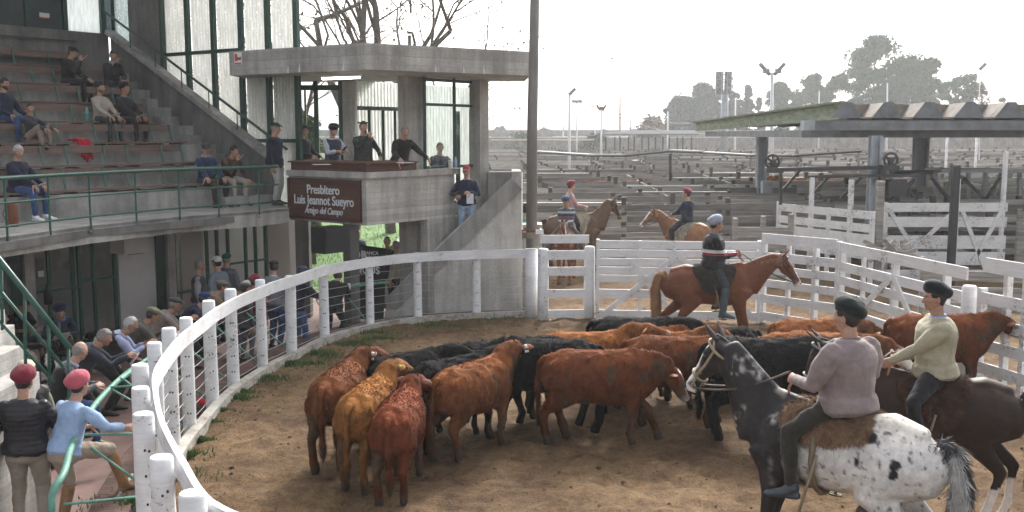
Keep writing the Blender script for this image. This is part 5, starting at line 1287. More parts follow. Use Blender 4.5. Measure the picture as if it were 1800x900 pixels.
def cloth(c, kind='cloth'):
    key = (tuple(round(x, 3) for x in c), kind)
    if key in CL: return CL[key]
    nm = {'cloth': 'woven_cloth', 'knit': 'knitted_wool', 'denim': 'washed_denim', 'puffer': 'quilted_nylon', 'leather': 'leather', 'check': 'checked_cloth', 'bands_a': 'banded_knit', 'bands_b': 'striped_knit'}[kind]
    m, t, b, N, L = nodes(nm); vec = coord(N, 'object')
    big = ntex(N, L, vec, 7, 4, .6); fine = ntex(N, L, vec, {'knit': 120, 'denim': 160}.get(kind, 140), 3, .7)
    col = mixc(N, L, 1.0, tuple(c), ramp(N, L, big, [(.3, .80), (.7, 1.16)]), 'MULTIPLY'); col = mixc(N, L, 1.0, col, ramp(N, L, fine, [(.3, .82), (.7, 1.15)]), 'MULTIPLY')
    if kind == 'denim': col = mixc(N, L, ramp(N, L, big, [(.5, 0), (.75, .5)]), col, tuple(min(1, x * 1.9 + .03) for x in c))
    h = mth(N, L, 'ADD', mth(N, L, 'MULTIPLY', big, 1.4), mth(N, L, 'MULTIPLY', fine, .1))
    if kind == 'puffer':
        sx = N.new('ShaderNodeSeparateXYZ'); L.new(vec, sx.inputs[0]); z = mth(N, L, 'FRACT', mth(N, L, 'ADD', mth(N, L, 'MULTIPLY', sx.outputs[2], 20), mth(N, L, 'MULTIPLY', big, .6)))
        q = mth(N, L, 'MULTIPLY', mth(N, L, 'SINE', mth(N, L, 'MULTIPLY', z, 3.1416)), 1.6); h = mth(N, L, 'ADD', h, q)
        
    if kind.startswith('bands'):
        sx = N.new('ShaderNodeSeparateXYZ'); L.new(vec, sx.inputs[0]); zz_ = mth(N, L, 'ADD', sx.outputs[2], mth(N, L, 'MULTIPLY', big, .01))
        for (z0, z1, cc) in BANDS[kind]: col = mixc(N, L, mth(N, L, 'MULTIPLY', mth(N, L, 'GREATER_THAN', zz_, z0), mth(N, L, 'LESS_THAN', zz_, z1)), col, cc)
    if kind == 'check':
        ck = N.new('ShaderNodeTexChecker'); ck.inputs['Scale'].default_value = 45; ck.inputs['Color1'].default_value = (*c, 1); ck.inputs['Color2'].default_value = (.7, .72, .75, 1); L.new(vec, ck.inputs[0]); col = mixc(N, L, .8, col, ck.outputs[0])
    L.new(col, b.inputs['Base Color']); b.inputs['Roughness'].default_value = .45 if kind in ('puffer', 'leather') else .9
    b.inputs['Specular IOR Level'].default_value = .4 if kind in ('puffer', 'leather') else .15
    if kind not in ('puffer', 'leather'): b.inputs['Sheen Weight'].default_value = .15
    bump(N, L, b, h, .7 if kind != 'puffer' else .3, .014 if kind != 'puffer' else .008); CL[key] = m; return m

# ------------------------------------------------------------ the head (front = +Y, centre = middle of the skull)
def head_grid():
    na, ne = 54, 50; P_ = np.zeros((ne + 1, na, 3))
    for j in range(ne + 1):
        el = -math.pi / 2 + math.pi * j / ne
        for i in range(na):
            a = 2 * math.pi * i / na; a = a - .45 * math.sin(a); P_[j, i] = (math.sin(a) * math.cos(el), math.cos(a) * math.cos(el), math.sin(el))
    D = P_.reshape(-1, 3); x = D[:, 0] * .074; y = D[:, 1] * .096; z = D[:, 2] * .118
    ex = lambda v, c, s: np.exp(-((v - c) / s) ** 2)
    low = np.clip(-z / .118, 0, 1); fr_ = np.clip(D[:, 1] * 1.6, 0, 1); bk = np.clip(-D[:, 1] * 1.6, 0, 1)
    x = x * (1 - .30 * low ** 1.3); y = y * (1 - .42 * bk * low); y = np.where(y > .07, .07 + (y - .07) * .75, y)
    y = y + fr_ * .012 * low ** 2
    nz = np.where(z > -.034, np.clip((.03 - z) / .062, 0, 1) ** .9, np.clip(1 - (-.034 - z) / .010, 0, 1))
    y = y + .027 * nz * np.exp(-(x / (.0095 + .006 * ex(z, -.030, .014))) ** 2) * (D[:, 1] > 0)
    y = y - .012 * np.exp(-((abs(x) - .031) / .015) ** 2) * ex(z, .009, .012) * fr_
    y = y + .006 * ex(z, .030, .009) * np.exp(-(x / .05) ** 2) * fr_
    y = y + .006 * np.exp(-(x / .024) ** 2) * (ex(z, -.056, .0055) + ex(z, -.070, .0065)) * fr_ - .004 * np.exp(-(x / .026) ** 2) * ex(z, -.063, .003) * fr_
    y = y + .011 * np.exp(-(x / .024) ** 2) * ex(z, -.098, .016) * fr_
    x = x + np.sign(x) * .005 * ex(z, -.012, .02) * np.clip(D[:, 1], 0, 1)
    V_ = np.stack([x, y, z], 1); F_ = []
    for j in range(ne):
        for i in range(na): i2 = (i + 1) % na; F_.append((j * na + i, j * na + i2, (j + 1) * na + i2, (j + 1) * na + i))
    return V_, F_, D
HV, HF, HD = head_grid()
def small_ell(c, r, seg=10, rings=8):
    vs = []; fs = []
    for i in range(rings + 1):
        th = math.pi * i / rings
        for k in range(seg): ph = 2 * math.pi * k / seg; vs.append((c[0] + r[0] * math.sin(th) * math.cos(ph), c[1] + r[1] * math.sin(th) * math.sin(ph), c[2] + r[2] * math.cos(th)))
    for i in range(rings):
        for k in range(seg): k2 = (k + 1) % seg; fs.append((i * seg + k, (i + 1) * seg + k, (i + 1) * seg + k2, i * seg + k2))
    return vs, fs
def head_mesh(skin, browc, beard=None, hs=1.0):
    V_ = HV.copy(); n = len(V_); C = np.tile(np.array(skin), (n, 1)); x, y, z = V_.T; front = y > .03
    C *= (1 + .10 * np_noise(V_, 40))[:, None]
    red = np.exp(-((abs(x) - .04) / .02) ** 2 - ((z + .02) / .02) ** 2) * front; C[:, 1] *= 1 - .16 * red; C[:, 2] *= 1 - .18 * red
    lip = (np.exp(-(x / .022) ** 4) * (np.exp(-((z + .063) / .011) ** 4))) * front; C = C * (1 - lip[:, None] * .6) + np.array([.38, .14, .11]) * lip[:, None] * .6
    mo = np.exp(-(x / .024) ** 4 - ((z + .063) / .0026) ** 2) * front; C *= (1 - .7 * mo)[:, None]
    br = np.exp(-((abs(x) - .031) / .016) ** 4 - ((z - .029) / .0055) ** 4) * front; C = C * (1 - br[:, None] * .85) + np.array(browc) * br[:, None] * .85
    ns = np.exp(-((abs(x) - .008) / .004) ** 2 - ((z + .038) / .004) ** 2) * front; C *= (1 - .6 * ns)[:, None]
    if beard:
        bd = np.clip((-z - .030) / .012, 0, 1) * (y > -.01) * (1 - lip) * (1 - .75 * np.exp(-(x / .03) ** 4) * (np.exp(-((z + .035) / .012) ** 4))); bd = np.clip(bd * beard[3], 0, 1)
        C = C * (1 - bd[:, None]) + np.array(beard[:3]) * bd[:, None]
        V_[:, 1] += .004 * bd
    vs = V_.tolist(); fs = list(HF); cs = C.tolist()
    for s in (-1, 1):
        v, f = small_ell((s * .031, .0745, .009), (.0125, .0115, .0095)); b = len(vs)
        vs += v; fs += [tuple(i + b for i in q) for q in f]
        for p in v: d = math.hypot(p[0] - s * .031, p[2] - .009); cs.append((.03, .02, .015) if d < .0062 and p[1] > .0745 else (.62, .58, .54) if d < .011 and p[1] > .0745 else skin)
        v, f = small_ell((s * .030, .0755, .0155), (.0155, .0105, .0052)); b = len(vs); vs += v; fs += [tuple(i + b for i in q) for q in f]; cs += [tuple(c * .82 for c in skin)] * len(v)
        v, f = small_ell((0, 0, 0), (.008, .020, .033)); b = len(vs); a = s * .35
        vs += [(s * .077 + p[0] * math.cos(a) - p[1] * math.sin(a) * -1, -.012 + p[1] * math.cos(a) + p[0] * 0 + p[2] * -.12, -.002 + p[2]) for p in v]; fs += [tuple(i + b for i in q) for q in f]; cs += [tuple((skin[0] * 1.0, skin[1] * .82, skin[2] * .8))] * len(v)
    return [tuple(q * hs for q in v) for v in vs], fs, cs
def hair_mesh(style, hs=1.0, seed=0):
    V_ = HV.copy(); x, y, z = V_.T; n = len(V_)
    hl = np.where(y > 0, .062 - .0 * x, .062 + np.clip(y / .05, -1, 0) * .12)          # hairline, lower towards the back
    side = np.clip((abs(x) - .045) / .02, 0, 1) * (y < .045); hl = hl - side * .045
    if style == 'bald': hl = hl - 0; m = ((z > hl) & (y < .02) & ~((z > .055) & (np.hypot(x, y + .0) < .075)))
    elif style == 'receding': m = (z > hl + .016 * (y > 0)) & ~((z > .08) & (y > -.01) & (abs(x) < .05))
    elif style == 'long': m = (z > hl - .06 * (y < 0))
    else: m = z > hl
    t = {'bald': .006, 'receding': .008, 'long': .022}.get(style, .009); nn = HD / np.linalg.norm(HD, axis=1)[:, None]
    nz = .35 * np_noise(V_, 60, seed) + .3 * np_noise(V_, 25, seed + 3)
    off = np.where(m, t * (1 + nz) * (1 + .3 * np.clip(z / .118, 0, 1)), -.004); V_ = V_ + nn * off[:, None]
    fs = [f for f in HF if any(m[i] for i in f)]; return [tuple(q * hs for q in v) for v in V_.tolist()], fs

def frame_of(fwd, up=Z_):
    f = fwd.normalized(); r = f.cross(up)
    if r.length < 1e-3: r = X_.copy()
    r.normalize(); u = r.cross(f); return Matrix(((r.x, f.x, u.x), (r.y, f.y, u.y), (r.z, f.z, u.z)))
def ik(a, b, l1, l2, pole):
    a, b = Vector(a), Vector(b); d = b - a; L_ = min(d.length, (l1 + l2) * .995); dn = d.normalized(); b = a + dn * L_
    c = (l1 * l1 - l2 * l2 + L_ * L_) / (2 * L_); h = math.sqrt(max(0, l1 * l1 - c * c)); p = Vector(pole); p = p - dn * p.dot(dn)
    if p.length < 1e-4: p = dn.orthogonal()
    return a + dn * c + p.normalized() * h, b
def hand_geo(w, d, nrm, side, curl, skin, sc=1.0):
    """palm, four fingers of different lengths and a thumb; side = +1 when the thumb is on the +lateral side"""
    d = d.normalized(); nrm = (nrm - d * nrm.dot(d)).normalized(); lat = d.cross(nrm) * side; vs = []; fs = []
    def add(e): b = len(vs); vs.extend(e[0]); fs.extend([tuple(i + b for i in f) for f in e[1]])
    add(loft([(w - d * .01, .027 * sc, .021 * sc, lat), (w + d * .03 * sc, .037 * sc, .018 * sc, lat), (w + d * .085 * sc, .042 * sc, .014 * sc, lat)], 12))
    for i, (ln, off) in enumerate(((.070, .031), (.080, .0105), (.075, -.0105), (.058, -.031))):
        p = w + d * (.088 if i in (1, 2) else .082) * sc + lat * off * sc; q = d.copy() + lat * off * 2.0; q.normalize(); pts = [p]; 
        for j, fr in enumerate((.45, .32, .23)):
            ax = q.cross(nrm); q = (q * math.cos(curl * (1.0 + .12 * j)) + nrm * math.sin(curl * (1.0 + .12 * j))).normalized(); p = p + q * ln * fr * sc; pts.append(p)
        add(loft([(pt, r * sc, r * sc, lat) for pt, r in zip(pts, (.0098, .0092, .0082, .0068))], 8))
    p = w + d * .025 * sc + lat * .030 * sc; q = (d * .75 + lat * .75 + nrm * .35).normalized(); pts = [p]
    for fr in (.38, .34, .28): p = p + q * .072 * fr / .34 * .9 * sc * .9; pts.append(p); q = (q + d * .25 + nrm * curl * .45).normalized()
    add(loft([(pt, r * sc, r * sc, nrm) for pt, r in zip(pts, (.013, .0112, .0098, .0078))], 8))
    return vs, fs

SK1, SK2, SK3 = (.42, .25, .18), (.36, .20, .14), (.48, .30, .23)
BLACK, GREYH, WHITEH, DARKH = (.018, .014, .012), (.20, .19, .18), (.42, .41, .40), (.03, .02, .014)
def hat_geo(kind, hs):
    m = MB()
    def wob(c, r, seg, rings, rot, sq=.06, seed=0):
        b = len(m.v); m.ell(c, r, seg, rings, 0, rot); A = np.array(m.v[b:]); nz = np_noise(A, 16, seed) * sq * .1 + np_noise(A, 34, seed) * sq * .035; ctr = np.array(c)
        A = A + (A - ctr) / (np.linalg.norm(A - ctr, axis=1)[:, None] + 1e-6) * nz[:, None]; m.v[b:] = [tuple(a) for a in A]
    if kind in ('beret', 'big_beret'):
        k = 1.0 if kind == 'beret' else 1.09
        rot = Matrix.Rotation(.22, 3, 'Y') @ Matrix.Rotation(.42, 3, 'X'); wob((.012, -.030, .086), (.108 * k, .122 * k, .074 * k), 28, 16, rot, .12, 2)
        m.ell((0, -.008, .066), (.081, .103, .030), 20, 8, 0, Matrix.Rotation(.22, 3, 'X')); m.tube([(.02, -.06, .155), (.02, -.065, .172)], .003, 5)
    elif kind == 'flat_cap':
        wob((0, -.004, .082), (.091, .112, .05), 22, 12, Matrix.Rotation(-.10, 3, 'X'), .05, 5); m.ell((0, .055, .080), (.078, .078, .03), 18, 8, 0, Matrix.Rotation(-.35, 3, 'X')); m.ell((0, .105, .052), (.068, .048, .008), 18, 6, 0, Matrix.Rotation(-.30, 3, 'X'))
    else:
        m.ell((0, -.010, .078), (.085, .104, .060), 22, 12, 0, Matrix.Rotation(.12, 3, 'X')); m.ell((0, -.035, .045), (.081, .072, .035), 18, 8, 0); m.ell((0, .118, .062), (.066, .068, .007), 18, 6, 0, Matrix.Rotation(-.16, 3, 'X')); m.ell((0, 0, .138), (.008, .008, .006), 6, 4)
    m.v = [tuple(q * hs for q in v) for v in m.v]; return m
MT['glass_frame'] = M_plain('spectacle_frame', (.02, .018, .016), .4, .1, 9, 0)

def person(label, loc, rz=0, h=1.75, skin=SK1, pelvis=(0, 0, .93), lean=0.0, roll=0.0, twist=0.0, hunch=0.0, head=(0, 0, 0), handL=None, handR=None, elbL=(-.6, -.5, -.4), elbR=(.6, -.5, -.4),
           footL=(-.11, 0, 0), footR=(.11, .02, 0), kneeL=(-.15, 1, 0), kneeR=(.15, 1, 0), toeL=(-.15, 1, 0), toeR=(.15, 1, 0), top=((.1, .1, .12), 'cloth', 1.0), sleeves='long', vest=None, legs=((.1, .1, .12), 'cloth', 1.0),
           shoes=(.03, .028, .025), boots=None, hat=None, hair=('short', DARKH), beard=None, glasses=False, collar=None, group=None, belly=0.0, hem=-.10, curl=(.45, .45), palmL=None, palmR=None, vox=.014, build=1.0, parts=True, brow=None, handdL=None, handdR=None, shorts=False, belt=None, scarf=None):
    s = h / 1.75; W_ = build
    pel = Vector(pelvis); M1 = Matrix.Rotation(twist, 3, 'Z') @ Matrix.Rotation(roll, 3, 'Y') @ Matrix.Rotation(-lean, 3, 'X'); M2 = Matrix.Rotation(twist, 3, 'Z') @ Matrix.Rotation(roll, 3, 'Y') @ Matrix.Rotation(-(lean + hunch), 3, 'X')
    def T(x, y, z):
        if z <= .2: return pel + M1 @ Vector((x, y, z)) * s
        return pel + M1 @ Vector((0, 0, .2)) * s + M2 @ Vector((x, y, z - .2)) * s
    sx1, sx2 = M1 @ X_, M2 @ X_
    hipL, hipR = pel + M1 @ Vector((-.092, 0, -.01)) * s, pel + M1 @ Vector((.092, 0, -.01)) * s; shL, shR = T(-.160 * W_, -.012, .410), T(.160 * W_, -.012, .410)
    neck0, neck1 = T(0, -.01, .47), T(0, .008, .545)
    hy, hp, hr_ = head; Mh = Matrix.Rotation(twist * .0 + hy, 3, 'Z') @ Matrix.Rotation(-hp, 3, 'X') @ Matrix.Rotation(hr_, 3, 'Y')
    hc = T(0, .020, .575) + Mh @ Vector((0, .010, .075)) * s
    handL = Vector(handL) if handL is not None else T(-.24, .04, -.12); handR = Vector(handR) if handR is not None else T(.24, .04, -.12)
    elL, wrL = ik(shL, handL, .295 * s, .255 * s, elbL); elR, wrR = ik(shR, handR, .295 * s, .255 * s, elbR)
    anL, anR = Vector(footL) + Vector((0, -.0, .085)) * s, Vector(footR) + Vector((0, 0, .085)) * s
    knL, anL = ik(hipL, anL, .425 * s, .425 * s, kneeL); knR, anR = ik(hipR, anR, .425 * s, .425 * s, kneeR)
    dL_, dR_ = Vector(toeL).normalized(), Vector(toeR).normalized()
    def torso(k, z0, z1=.47, bl=0.0, xk=1.0):
        st = []
        for (z, a, b, y) in ((-.12, .155, .115, -.005), (-.04, .168, .122, -.008), (.05, .155, .112, 0), (.15, .152 + bl * .15, .110 + bl * .6, .005 + bl * .5), (.25, .158, .114, .004), (.34, .176, .118, -.002), (.395, .182, .104, -.010), (.43, .160, .088, -.014), (.465, .108, .072, -.014), (.49, .070, .062, -.012)):
            if z < z0 - .001 or z > z1: continue
            st.append((T(0, y, z), a * k * s * xk * (W_ * .5 + .5), b * k * s * W_, sx1 if z < .2 else sx2))
        return loft(st, 20, .35)
    def arm(sh, el, wr, k, upto=1.0, r=(.053, .050, .042, .037, .029)):
        st = [(sh, r[0] * k * s * W_, r[0] * k * s * W_, None), (sh.lerp(el, .45), r[1] * k * s * W_, r[1] * k * s * W_, None), (el, r[2] * k * s, r[2] * k * s, None)]
        if upto > .5: st += [(el.lerp(wr, .4), r[3] * k * s, r[3] * k * s, None), (el.lerp(wr, min(.97, upto)), r[4] * k * s * 1.04, r[4] * k * s * 1.04, None)]
        return loft([(a, b, c, (el - sh).orthogonal()) for (a, b, c, d) in st], 12)
    def leg(hp_, kn, an, k, end=1.0, r=(.088, .074, .056, .055, .039)):
        up = loft([(hp_, r[0] * k * s, r[0] * k * s, None), (hp_.lerp(kn, .5), r[1] * k * s, r[1] * k * s, None), (kn, r[2] * k * s, r[2] * k * s, None)], 14)
        if end < .5: return [up]
        lo = loft([(kn, r[2] * k * s, r[2] * k * s, None), (kn.lerp(an, .35), r[3] * k * s, r[3] * k * s, None), (kn.lerp(an, end), r[4] * k * s, r[4] * k * s, None)], 14); return [up, lo]
    # body: one skin from feet to neck, head and fingers joined into the same mesh
    el = [torso(.86, -.12)] + [arm(shL, elL, wrL, .86, 1), arm(shR, elR, wrR, .86, 1)] + leg(hipL, knL, anL, .84) + leg(hipR, knR, anR, .84)
    el.append(loft([(neck0, .062 * s, .060 * s, sx2), (neck1, .056 * s, .060 * s, sx2), (hc + Mh @ Vector((0, -.02, -.05)) * s, .052 * s, .058 * s, Mh @ X_)], 14))
    for an, d in ((anL, dL_), (anR, dR_)): el.append(loft([(an, .036 * s, .04 * s, None), (an + d * .07 * s - Z_ * .05 * s, .036 * s, .026 * s, None), (an + d * .15 * s - Z_ * .065 * s, .03 * s, .016 * s, None)], 10))
    ev, ef, ec = head_mesh(skin, brow or hair[1] if hair else DARKH, beard, s * 1.0); ev = [hc + Mh @ Vector(v) for v in ev]
    for (wr, e_, sd_, c_, pn, hd) in ((wrL, elL, 1, curl[0], palmL, handdL), (wrR, elR, -1, curl[1], palmR, handdR)):
        d = (wr - e_) if hd is None else Vector(hd); pn_ = Vector(pn) if pn is not None else Vector((-sd_ * -.6, .2, -.5))
        v, f = hand_geo(wr, d, pn_, sd_ if pn_.dot(Z_) < .3 else -sd_, c_, skin, s); b = len(ev); ev += v; ef = ef + [tuple(i + b for i in q) for q in f]; ec = ec + [tuple(skin)] * len(v)
    sk = np.array(skin)
    body = blob('person', el, vox, MT['skin'], None, 2, (), lambda P_: np.tile(sk, (len(P_), 1)) * (1 + .08 * np_noise(P_, 30))[:, None], (ev, ef, ec), label=label, cat='person', group=group)
    body.location = loc; body.rotation_euler = (0, 0, rz)
    # garments
    px_ = abs(loc[0] * 3.7) % 5
    tc, tk, tb = top; te = [torso(1.04 * tb, hem if not vest else -.06, .47, belly)] + ([torso(1.14 * tb, hem, .06, belly)] if not vest else [])
    bl = {'long': 1.0, 'short': .3, 'rolled': .62, 'none': 0}[sleeves]
    if bl > 0:
        if bl < .5:
            for sh, e_ in ((shL, elL), (shR, elR)): te.append(loft([(sh, .066 * s * W_, .066 * s * W_, None), (sh.lerp(e_, .7), .058 * s, .058 * s, None)], 12))
        else: ar_ = (.047, .050, .043, .039, .032); te += [arm(shL, elL, wrL, 1.14 * tb, bl, ar_), arm(shR, elR, wrR, 1.14 * tb, bl, ar_)]
    wr_amp = {'puffer': .007, 'knit': .006}.get(tk, .007)
    nm = {'puffer': 'jacket', 'knit': 'sweater'}.get(tk, 'shirt')
    if tb > 1.12 and tk != 'knit': nm = 'jacket'
    dsp = ((9, wr_amp * 1.5, 1.7 + px_), (21, wr_amp * .8, 4.1 + px_))
    blob(nm, te, vox, cloth(tc, tk), body, 2, dsp)
    if vest: vc, vk, vb = vest; blob('vest', [torso(vb * 1.06, hem, .455, belly, 1.04), torso(vb * 1.12, hem, .06, belly)] + [loft([(shL.lerp(shR, .12), .072 * s, .072 * s, None), (shL.lerp(shR, .3), .06 * s, .08 * s, None)], 12), loft([(shR.lerp(shL, .12), .072 * s, .072 * s, None), (shR.lerp(shL, .3), .06 * s, .08 * s, None)], 12)], vox, cloth(vc, vk), body, 2, dsp)
    lc, lk, lb = legs; kk = 1.12 * lb
    le = [torso(1.0 * min(lb, 1.06), -.12, .02)]
    if shorts: le += leg(hipL, knL, anL, kk, 0) + leg(hipR, knR, anR, kk, 0)
    else: le += leg(hipL, knL, anL, kk, .93 if not boots else .45) + leg(hipR, knR, anR, kk, .93 if not boots else .45)
    blob('shorts' if shorts else 'trousers', le, vox, cloth(lc, lk), body, 2, ((10, .010, 7.7 + px_), (24, .006, 2.2 + px_)))
    for an, d, kn in ((anL, dL_, knL), (anR, dR_, knR)):
        d = Vector(d); e2 = [loft([(an - d * .02 * s, .048 * s, .05 * s, Z_.cross(d)), (an + d * .06 * s - Z_ * .042 * s, .047 * s, .042 * s, Z_.cross(d)), (an + d * .14 * s - Z_ * .058 * s, .048 * s, .028 * s, Z_.cross(d)), (an + d * .18 * s - Z_ * .062 * s, .036 * s, .022 * s, Z_.cross(d))], 14),
                             loft([(an - d * .05 * s - Z_ * .06 * s, .038 * s, .03 * s, Z_.cross(d)), (an + d * .02 * s - Z_ * .06 * s, .042 * s, .028 * s, Z_.cross(d))], 12)]
        if boots: e2.append(loft([(an, .05 * s, .055 * s, None), (an.lerp(kn, .5), .062 * s, .062 * s, None), (an.lerp(kn, .86), .066 * s, .066 * s, None)], 14))
        blob('boot' if boots else 'shoe', e2, .011, cloth(boots or shoes, 'leather'), body, 1, ((25, .002, 1.0),))
    def place(m, name, mat):
        m.v = [tuple(hc + Mh @ (Vector(v))) for v in m.v]; return m.build(name, mat, body)
    if hair:
        v, f = hair_mesh(hair[0], s); m = MB(); m.add(v, f, 0, True)
        m.v = [tuple(hc + Mh @ Vector(v)) for v in m.v]; ob = m.build('hair', M_hair(hair[1]), body)
    if hat: place(hat_geo(hat[0], s), {'beret': 'beret', 'big_beret': 'beret', 'flat_cap': 'flat_cap'}.get(hat[0], 'cap'), cloth(hat[1], hat[2] if len(hat) > 2 else 'cloth'))
    if glasses:
        m = MB()
        for q in (-1, 1):
            m.tube([(q * .031 + math.cos(i * .785) * .019, .093, .006 + math.sin(i * .785) * .014) for i in range(9)], .0018, 4, cap=False); m.tube([(q * .05, .092, .01), (q * .078, .0, .008)], .0018, 4)
        m.tube([(-.012, .094, .010), (.012, .094, .010)], .0018, 4); m.v = [tuple(x * s for x in v) for v in m.v]; place(m, 'glasses', MT['glass_frame'])
    if collar:
        m = MB(); cN = [T(math.sin(a) * .066, .0 + math.cos(a) * .066, .492 + .012 * math.cos(a + 3.14)) for a in [i * .5236 + .35 for i in range(12)]]
        m.tube([c for c in cN], [.016 * s] * 12, 7); m.build('collar', cloth(collar), body)
    if scarf:
        m = MB(); cN = [T(math.sin(a) * .075, math.cos(a) * .08 - .004, .49) for a in [i * .5236 for i in range(13)]]; m.tube(cN, .026 * s, 8); m.tube([T(.03, .09, .48), T(.035, .135, .38), T(.03, .14, .25)], [.024, .03, .026], 8); m.build('scarf', cloth(scarf, 'knit'), body)
    if belt:
        m = MB(); m.tube([T(math.sin(a) * .166 * tb, math.cos(a) * (.118 + belly * .3) * tb, .0) for a in [i * .3927 for i in range(17)]], .017, 6, cap=False); m.build('belt', cloth(belt, 'leather'), body)
    return body, dict(T=T, hc=hc, wrL=wrL, wrR=wrR, shL=shL, shR=shR)
HM = {}
def M_hair(c):
    k = tuple(c)
    if k not in HM: HM[k] = M_plain('combed_hair', c, .6, .3, 60, .8, .004, stretch=(1, 1, .3))
    return HM[k]

# ------------------------------------------------------------ four-legged animals, front = +Y
def bez(p0, p1, p2, t): return p0 * (1 - t) ** 2 + p1 * 2 * t * (1 - t) + p2 * t * t
def calf(label, loc, rz, poll, muz, colf, step=(0, 0, 0, 0), s=1.0, fat=1.0, tags=None, tail=0.0, furn=15000, group='cattle in the ring', bend=0.0, coatlen=.030):
    """poll, muz: top of the head and nose in the animal's own space; step: how far each foot is set forward (front L, front R, hind L, hind R)"""
    poll, muz = Vector(poll), Vector(muz); el = []; f = fat
    tr = [(-.60, .88, .13, .15), (-.55, .85, .20, .23), (-.42, .82, .25, .285), (-.2, .785, .275, .31), (.05, .77, .285, .325), (.28, .775, .255, .325), (.44, .79, .215, .30), (.55, .81, .15, .22)]
    el.append(loft([(V(bend * y * y, y, z), a * f, b * (f * .5 + .5), X_) for (y, z, a, b) in tr], 22, .5))
    # topline: hooks, spine, withers
    el.append(loft([(V(0, -.60, .985), .05, .04, X_), (V(0, -.42, 1.05), .085, .05, X_), (V(0, -.1, 1.035), .07, .05, X_), (V(0, .25, 1.05), .07, .06, X_), (V(0, .42, 1.06), .06, .07, X_)], 12))
    for q in (-1, 1): el.append(cap_(V(q * .15, -.36, .99), .055, V(q * .13, -.5, .93), .07))
    nb = V(0, .46, .86); md = (nb + poll) / 2 + V(0, .02, .05)
    hd = (muz - poll).normalized(); hl = .40; muz = poll + hd * hl; hs_ = hd.cross(Z_); hs_ = (hs_ if hs_.length > .05 else X_.copy()).normalized()
    hu = hs_.cross(hd)
    nk = [(bez(nb, md, poll - hu * .06 - hd * .02, t), a * f, b, X_) for t, a, b in ((0, .17, .26), (.3, .145, .215), (.6, .125, .18), (.85, .108, .15), (1, .092, .115))]
    el.append(loft(nk, 18, .5)); el.append(loft([(V(0, .50, .62), .09, .08, X_), (bez(nb, md, poll, .35) - V(0, -.04, .17), .05, .05, X_)], 12))
    H = lambda t, d=0, l=0: poll + hd * hl * t - hu * (.055 + d) + hs_ * l
    el.append(loft([(H(.02), .090, .092, hs_), (H(.2), .100, .102, hs_), (H(.42, .004), .088, .092, hs_), (H(.65, .010), .066, .070, hs_), (H(.84, .010), .062, .058, hs_), (H(.95, .010), .062, .050, hs_)], 16, .6))
    el.append(loft([(H(.25, .07), .065, .05, hs_), (H(.6, .058), .042, .032, hs_), (H(.88, .042), .040, .026, hs_)], 12))
    for q in (-1, 1): el.append(cap_(H(.27, -.035, q * .062), .026, H(.36, -.012, q * .066), .02))
    for i, (q, st) in enumerate(((-1, step[0]), (1, step[1]))):
        x = q * .135; up = V(x, .40, .74); elb = V(x * 1.0, .37, .56); kn = V(x * .95, .42 + st * .55, .345); ft = V(x * .95, .40 + st, .13); ho = V(x * .95, .425 + st, .035)
        el.append(loft([(up, .09, .16, X_), (elb, .085, .12, X_), (elb.lerp(kn, .55), .062, .072, X_), (kn, .056, .060, X_), (kn.lerp(ft, .5), .040, .044, X_), (ft, .046, .050, X_), (ho + V(0, 0, .03), .042, .050, X_), (ho - V(0, -.01, .02), .046, .058, X_)], 12, .4))
    for i, (q, st) in enumerate(((-1, step[2]), (1, step[3]))):
        x = q * .13; hp = V(x * .85, -.44, .84); sf = V(x * 1.15, -.36 + st * .2, .60); hk = V(x * 1.02, -.58 + st * .7, .40); ft = V(x, -.53 + st, .14); ho = V(x, -.50 + st, .035)
        el.append(loft([(hp, .14, .22, X_), (sf.lerp(hp, .4), .14, .205, X_), (sf, .115, .165, X_), (sf.lerp(hk, .6), .070, .095, X_), (hk, .052, .070, X_), (hk.lerp(ft, .5), .042, .050, X_), (ft, .048, .052, X_), (ho + V(0, 0, .03), .042, .050, X_), (ho - V(0, -.01, .02), .046, .058, X_)], 12, .4))
    def cf(P_): return colf(P_, poll, hd, hl)
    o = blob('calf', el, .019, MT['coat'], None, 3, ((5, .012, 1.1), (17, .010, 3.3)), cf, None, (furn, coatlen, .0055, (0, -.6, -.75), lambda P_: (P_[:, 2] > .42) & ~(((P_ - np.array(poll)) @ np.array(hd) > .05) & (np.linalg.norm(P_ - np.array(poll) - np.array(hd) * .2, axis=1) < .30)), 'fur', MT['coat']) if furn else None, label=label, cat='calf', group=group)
    o.location = loc; o.rotation_euler = (0, 0, rz); o.scale = (s, s, s)
    base = cf(np.array([[0, -.2, .95]]))[0]
    cm = M_plain('ear_coat', tuple(base * .85), .8, .2, 30)
    for q in (-1, 1):      # ears: leaf-shaped, out to the sides and a little back
        b0 = H(.06, -.005, q * .082); dr = (hs_ * q * .95 - hd * .25 + hu * .10).normalized(); es = hu * .85 + hd * .45; v, fc = loft([(b0, .022, .014, es), (b0 + dr * .055 - Z_ * .01, .050, .014, es), (b0 + dr * .115 - Z_ * .022, .044, .010, es), (b0 + dr * .165 - Z_ * .03, .014, .006, es)], 12)
        m = MB(); m.add(v, fc, 0, True); m.build('ear', cm, o)
        m = MB(); m.ell(H(.33, -.020, q * .088), (.017, .017, .017), 10, 8); m.build('eye', MT['black'], o)
        if tags:
            m = MB(); m.ell(b0 + dr * .06 + hd * .012, (.020, .024, .020), 10, 6); m.ell(b0 + dr * .06 - hd * .016, (.020, .020, .020), 10, 6)
            if tags == 'white': m.bar(b0 + dr * .07 - Z_ * .02 - hd * .02, b0 + dr * .08 - Z_ * .085 - hd * .02, .05, .012, up=hd)
            m.build('ear_tag', cloth((.85, .85, .85) if tags == 'white' else (.75, .65, .08)), o)
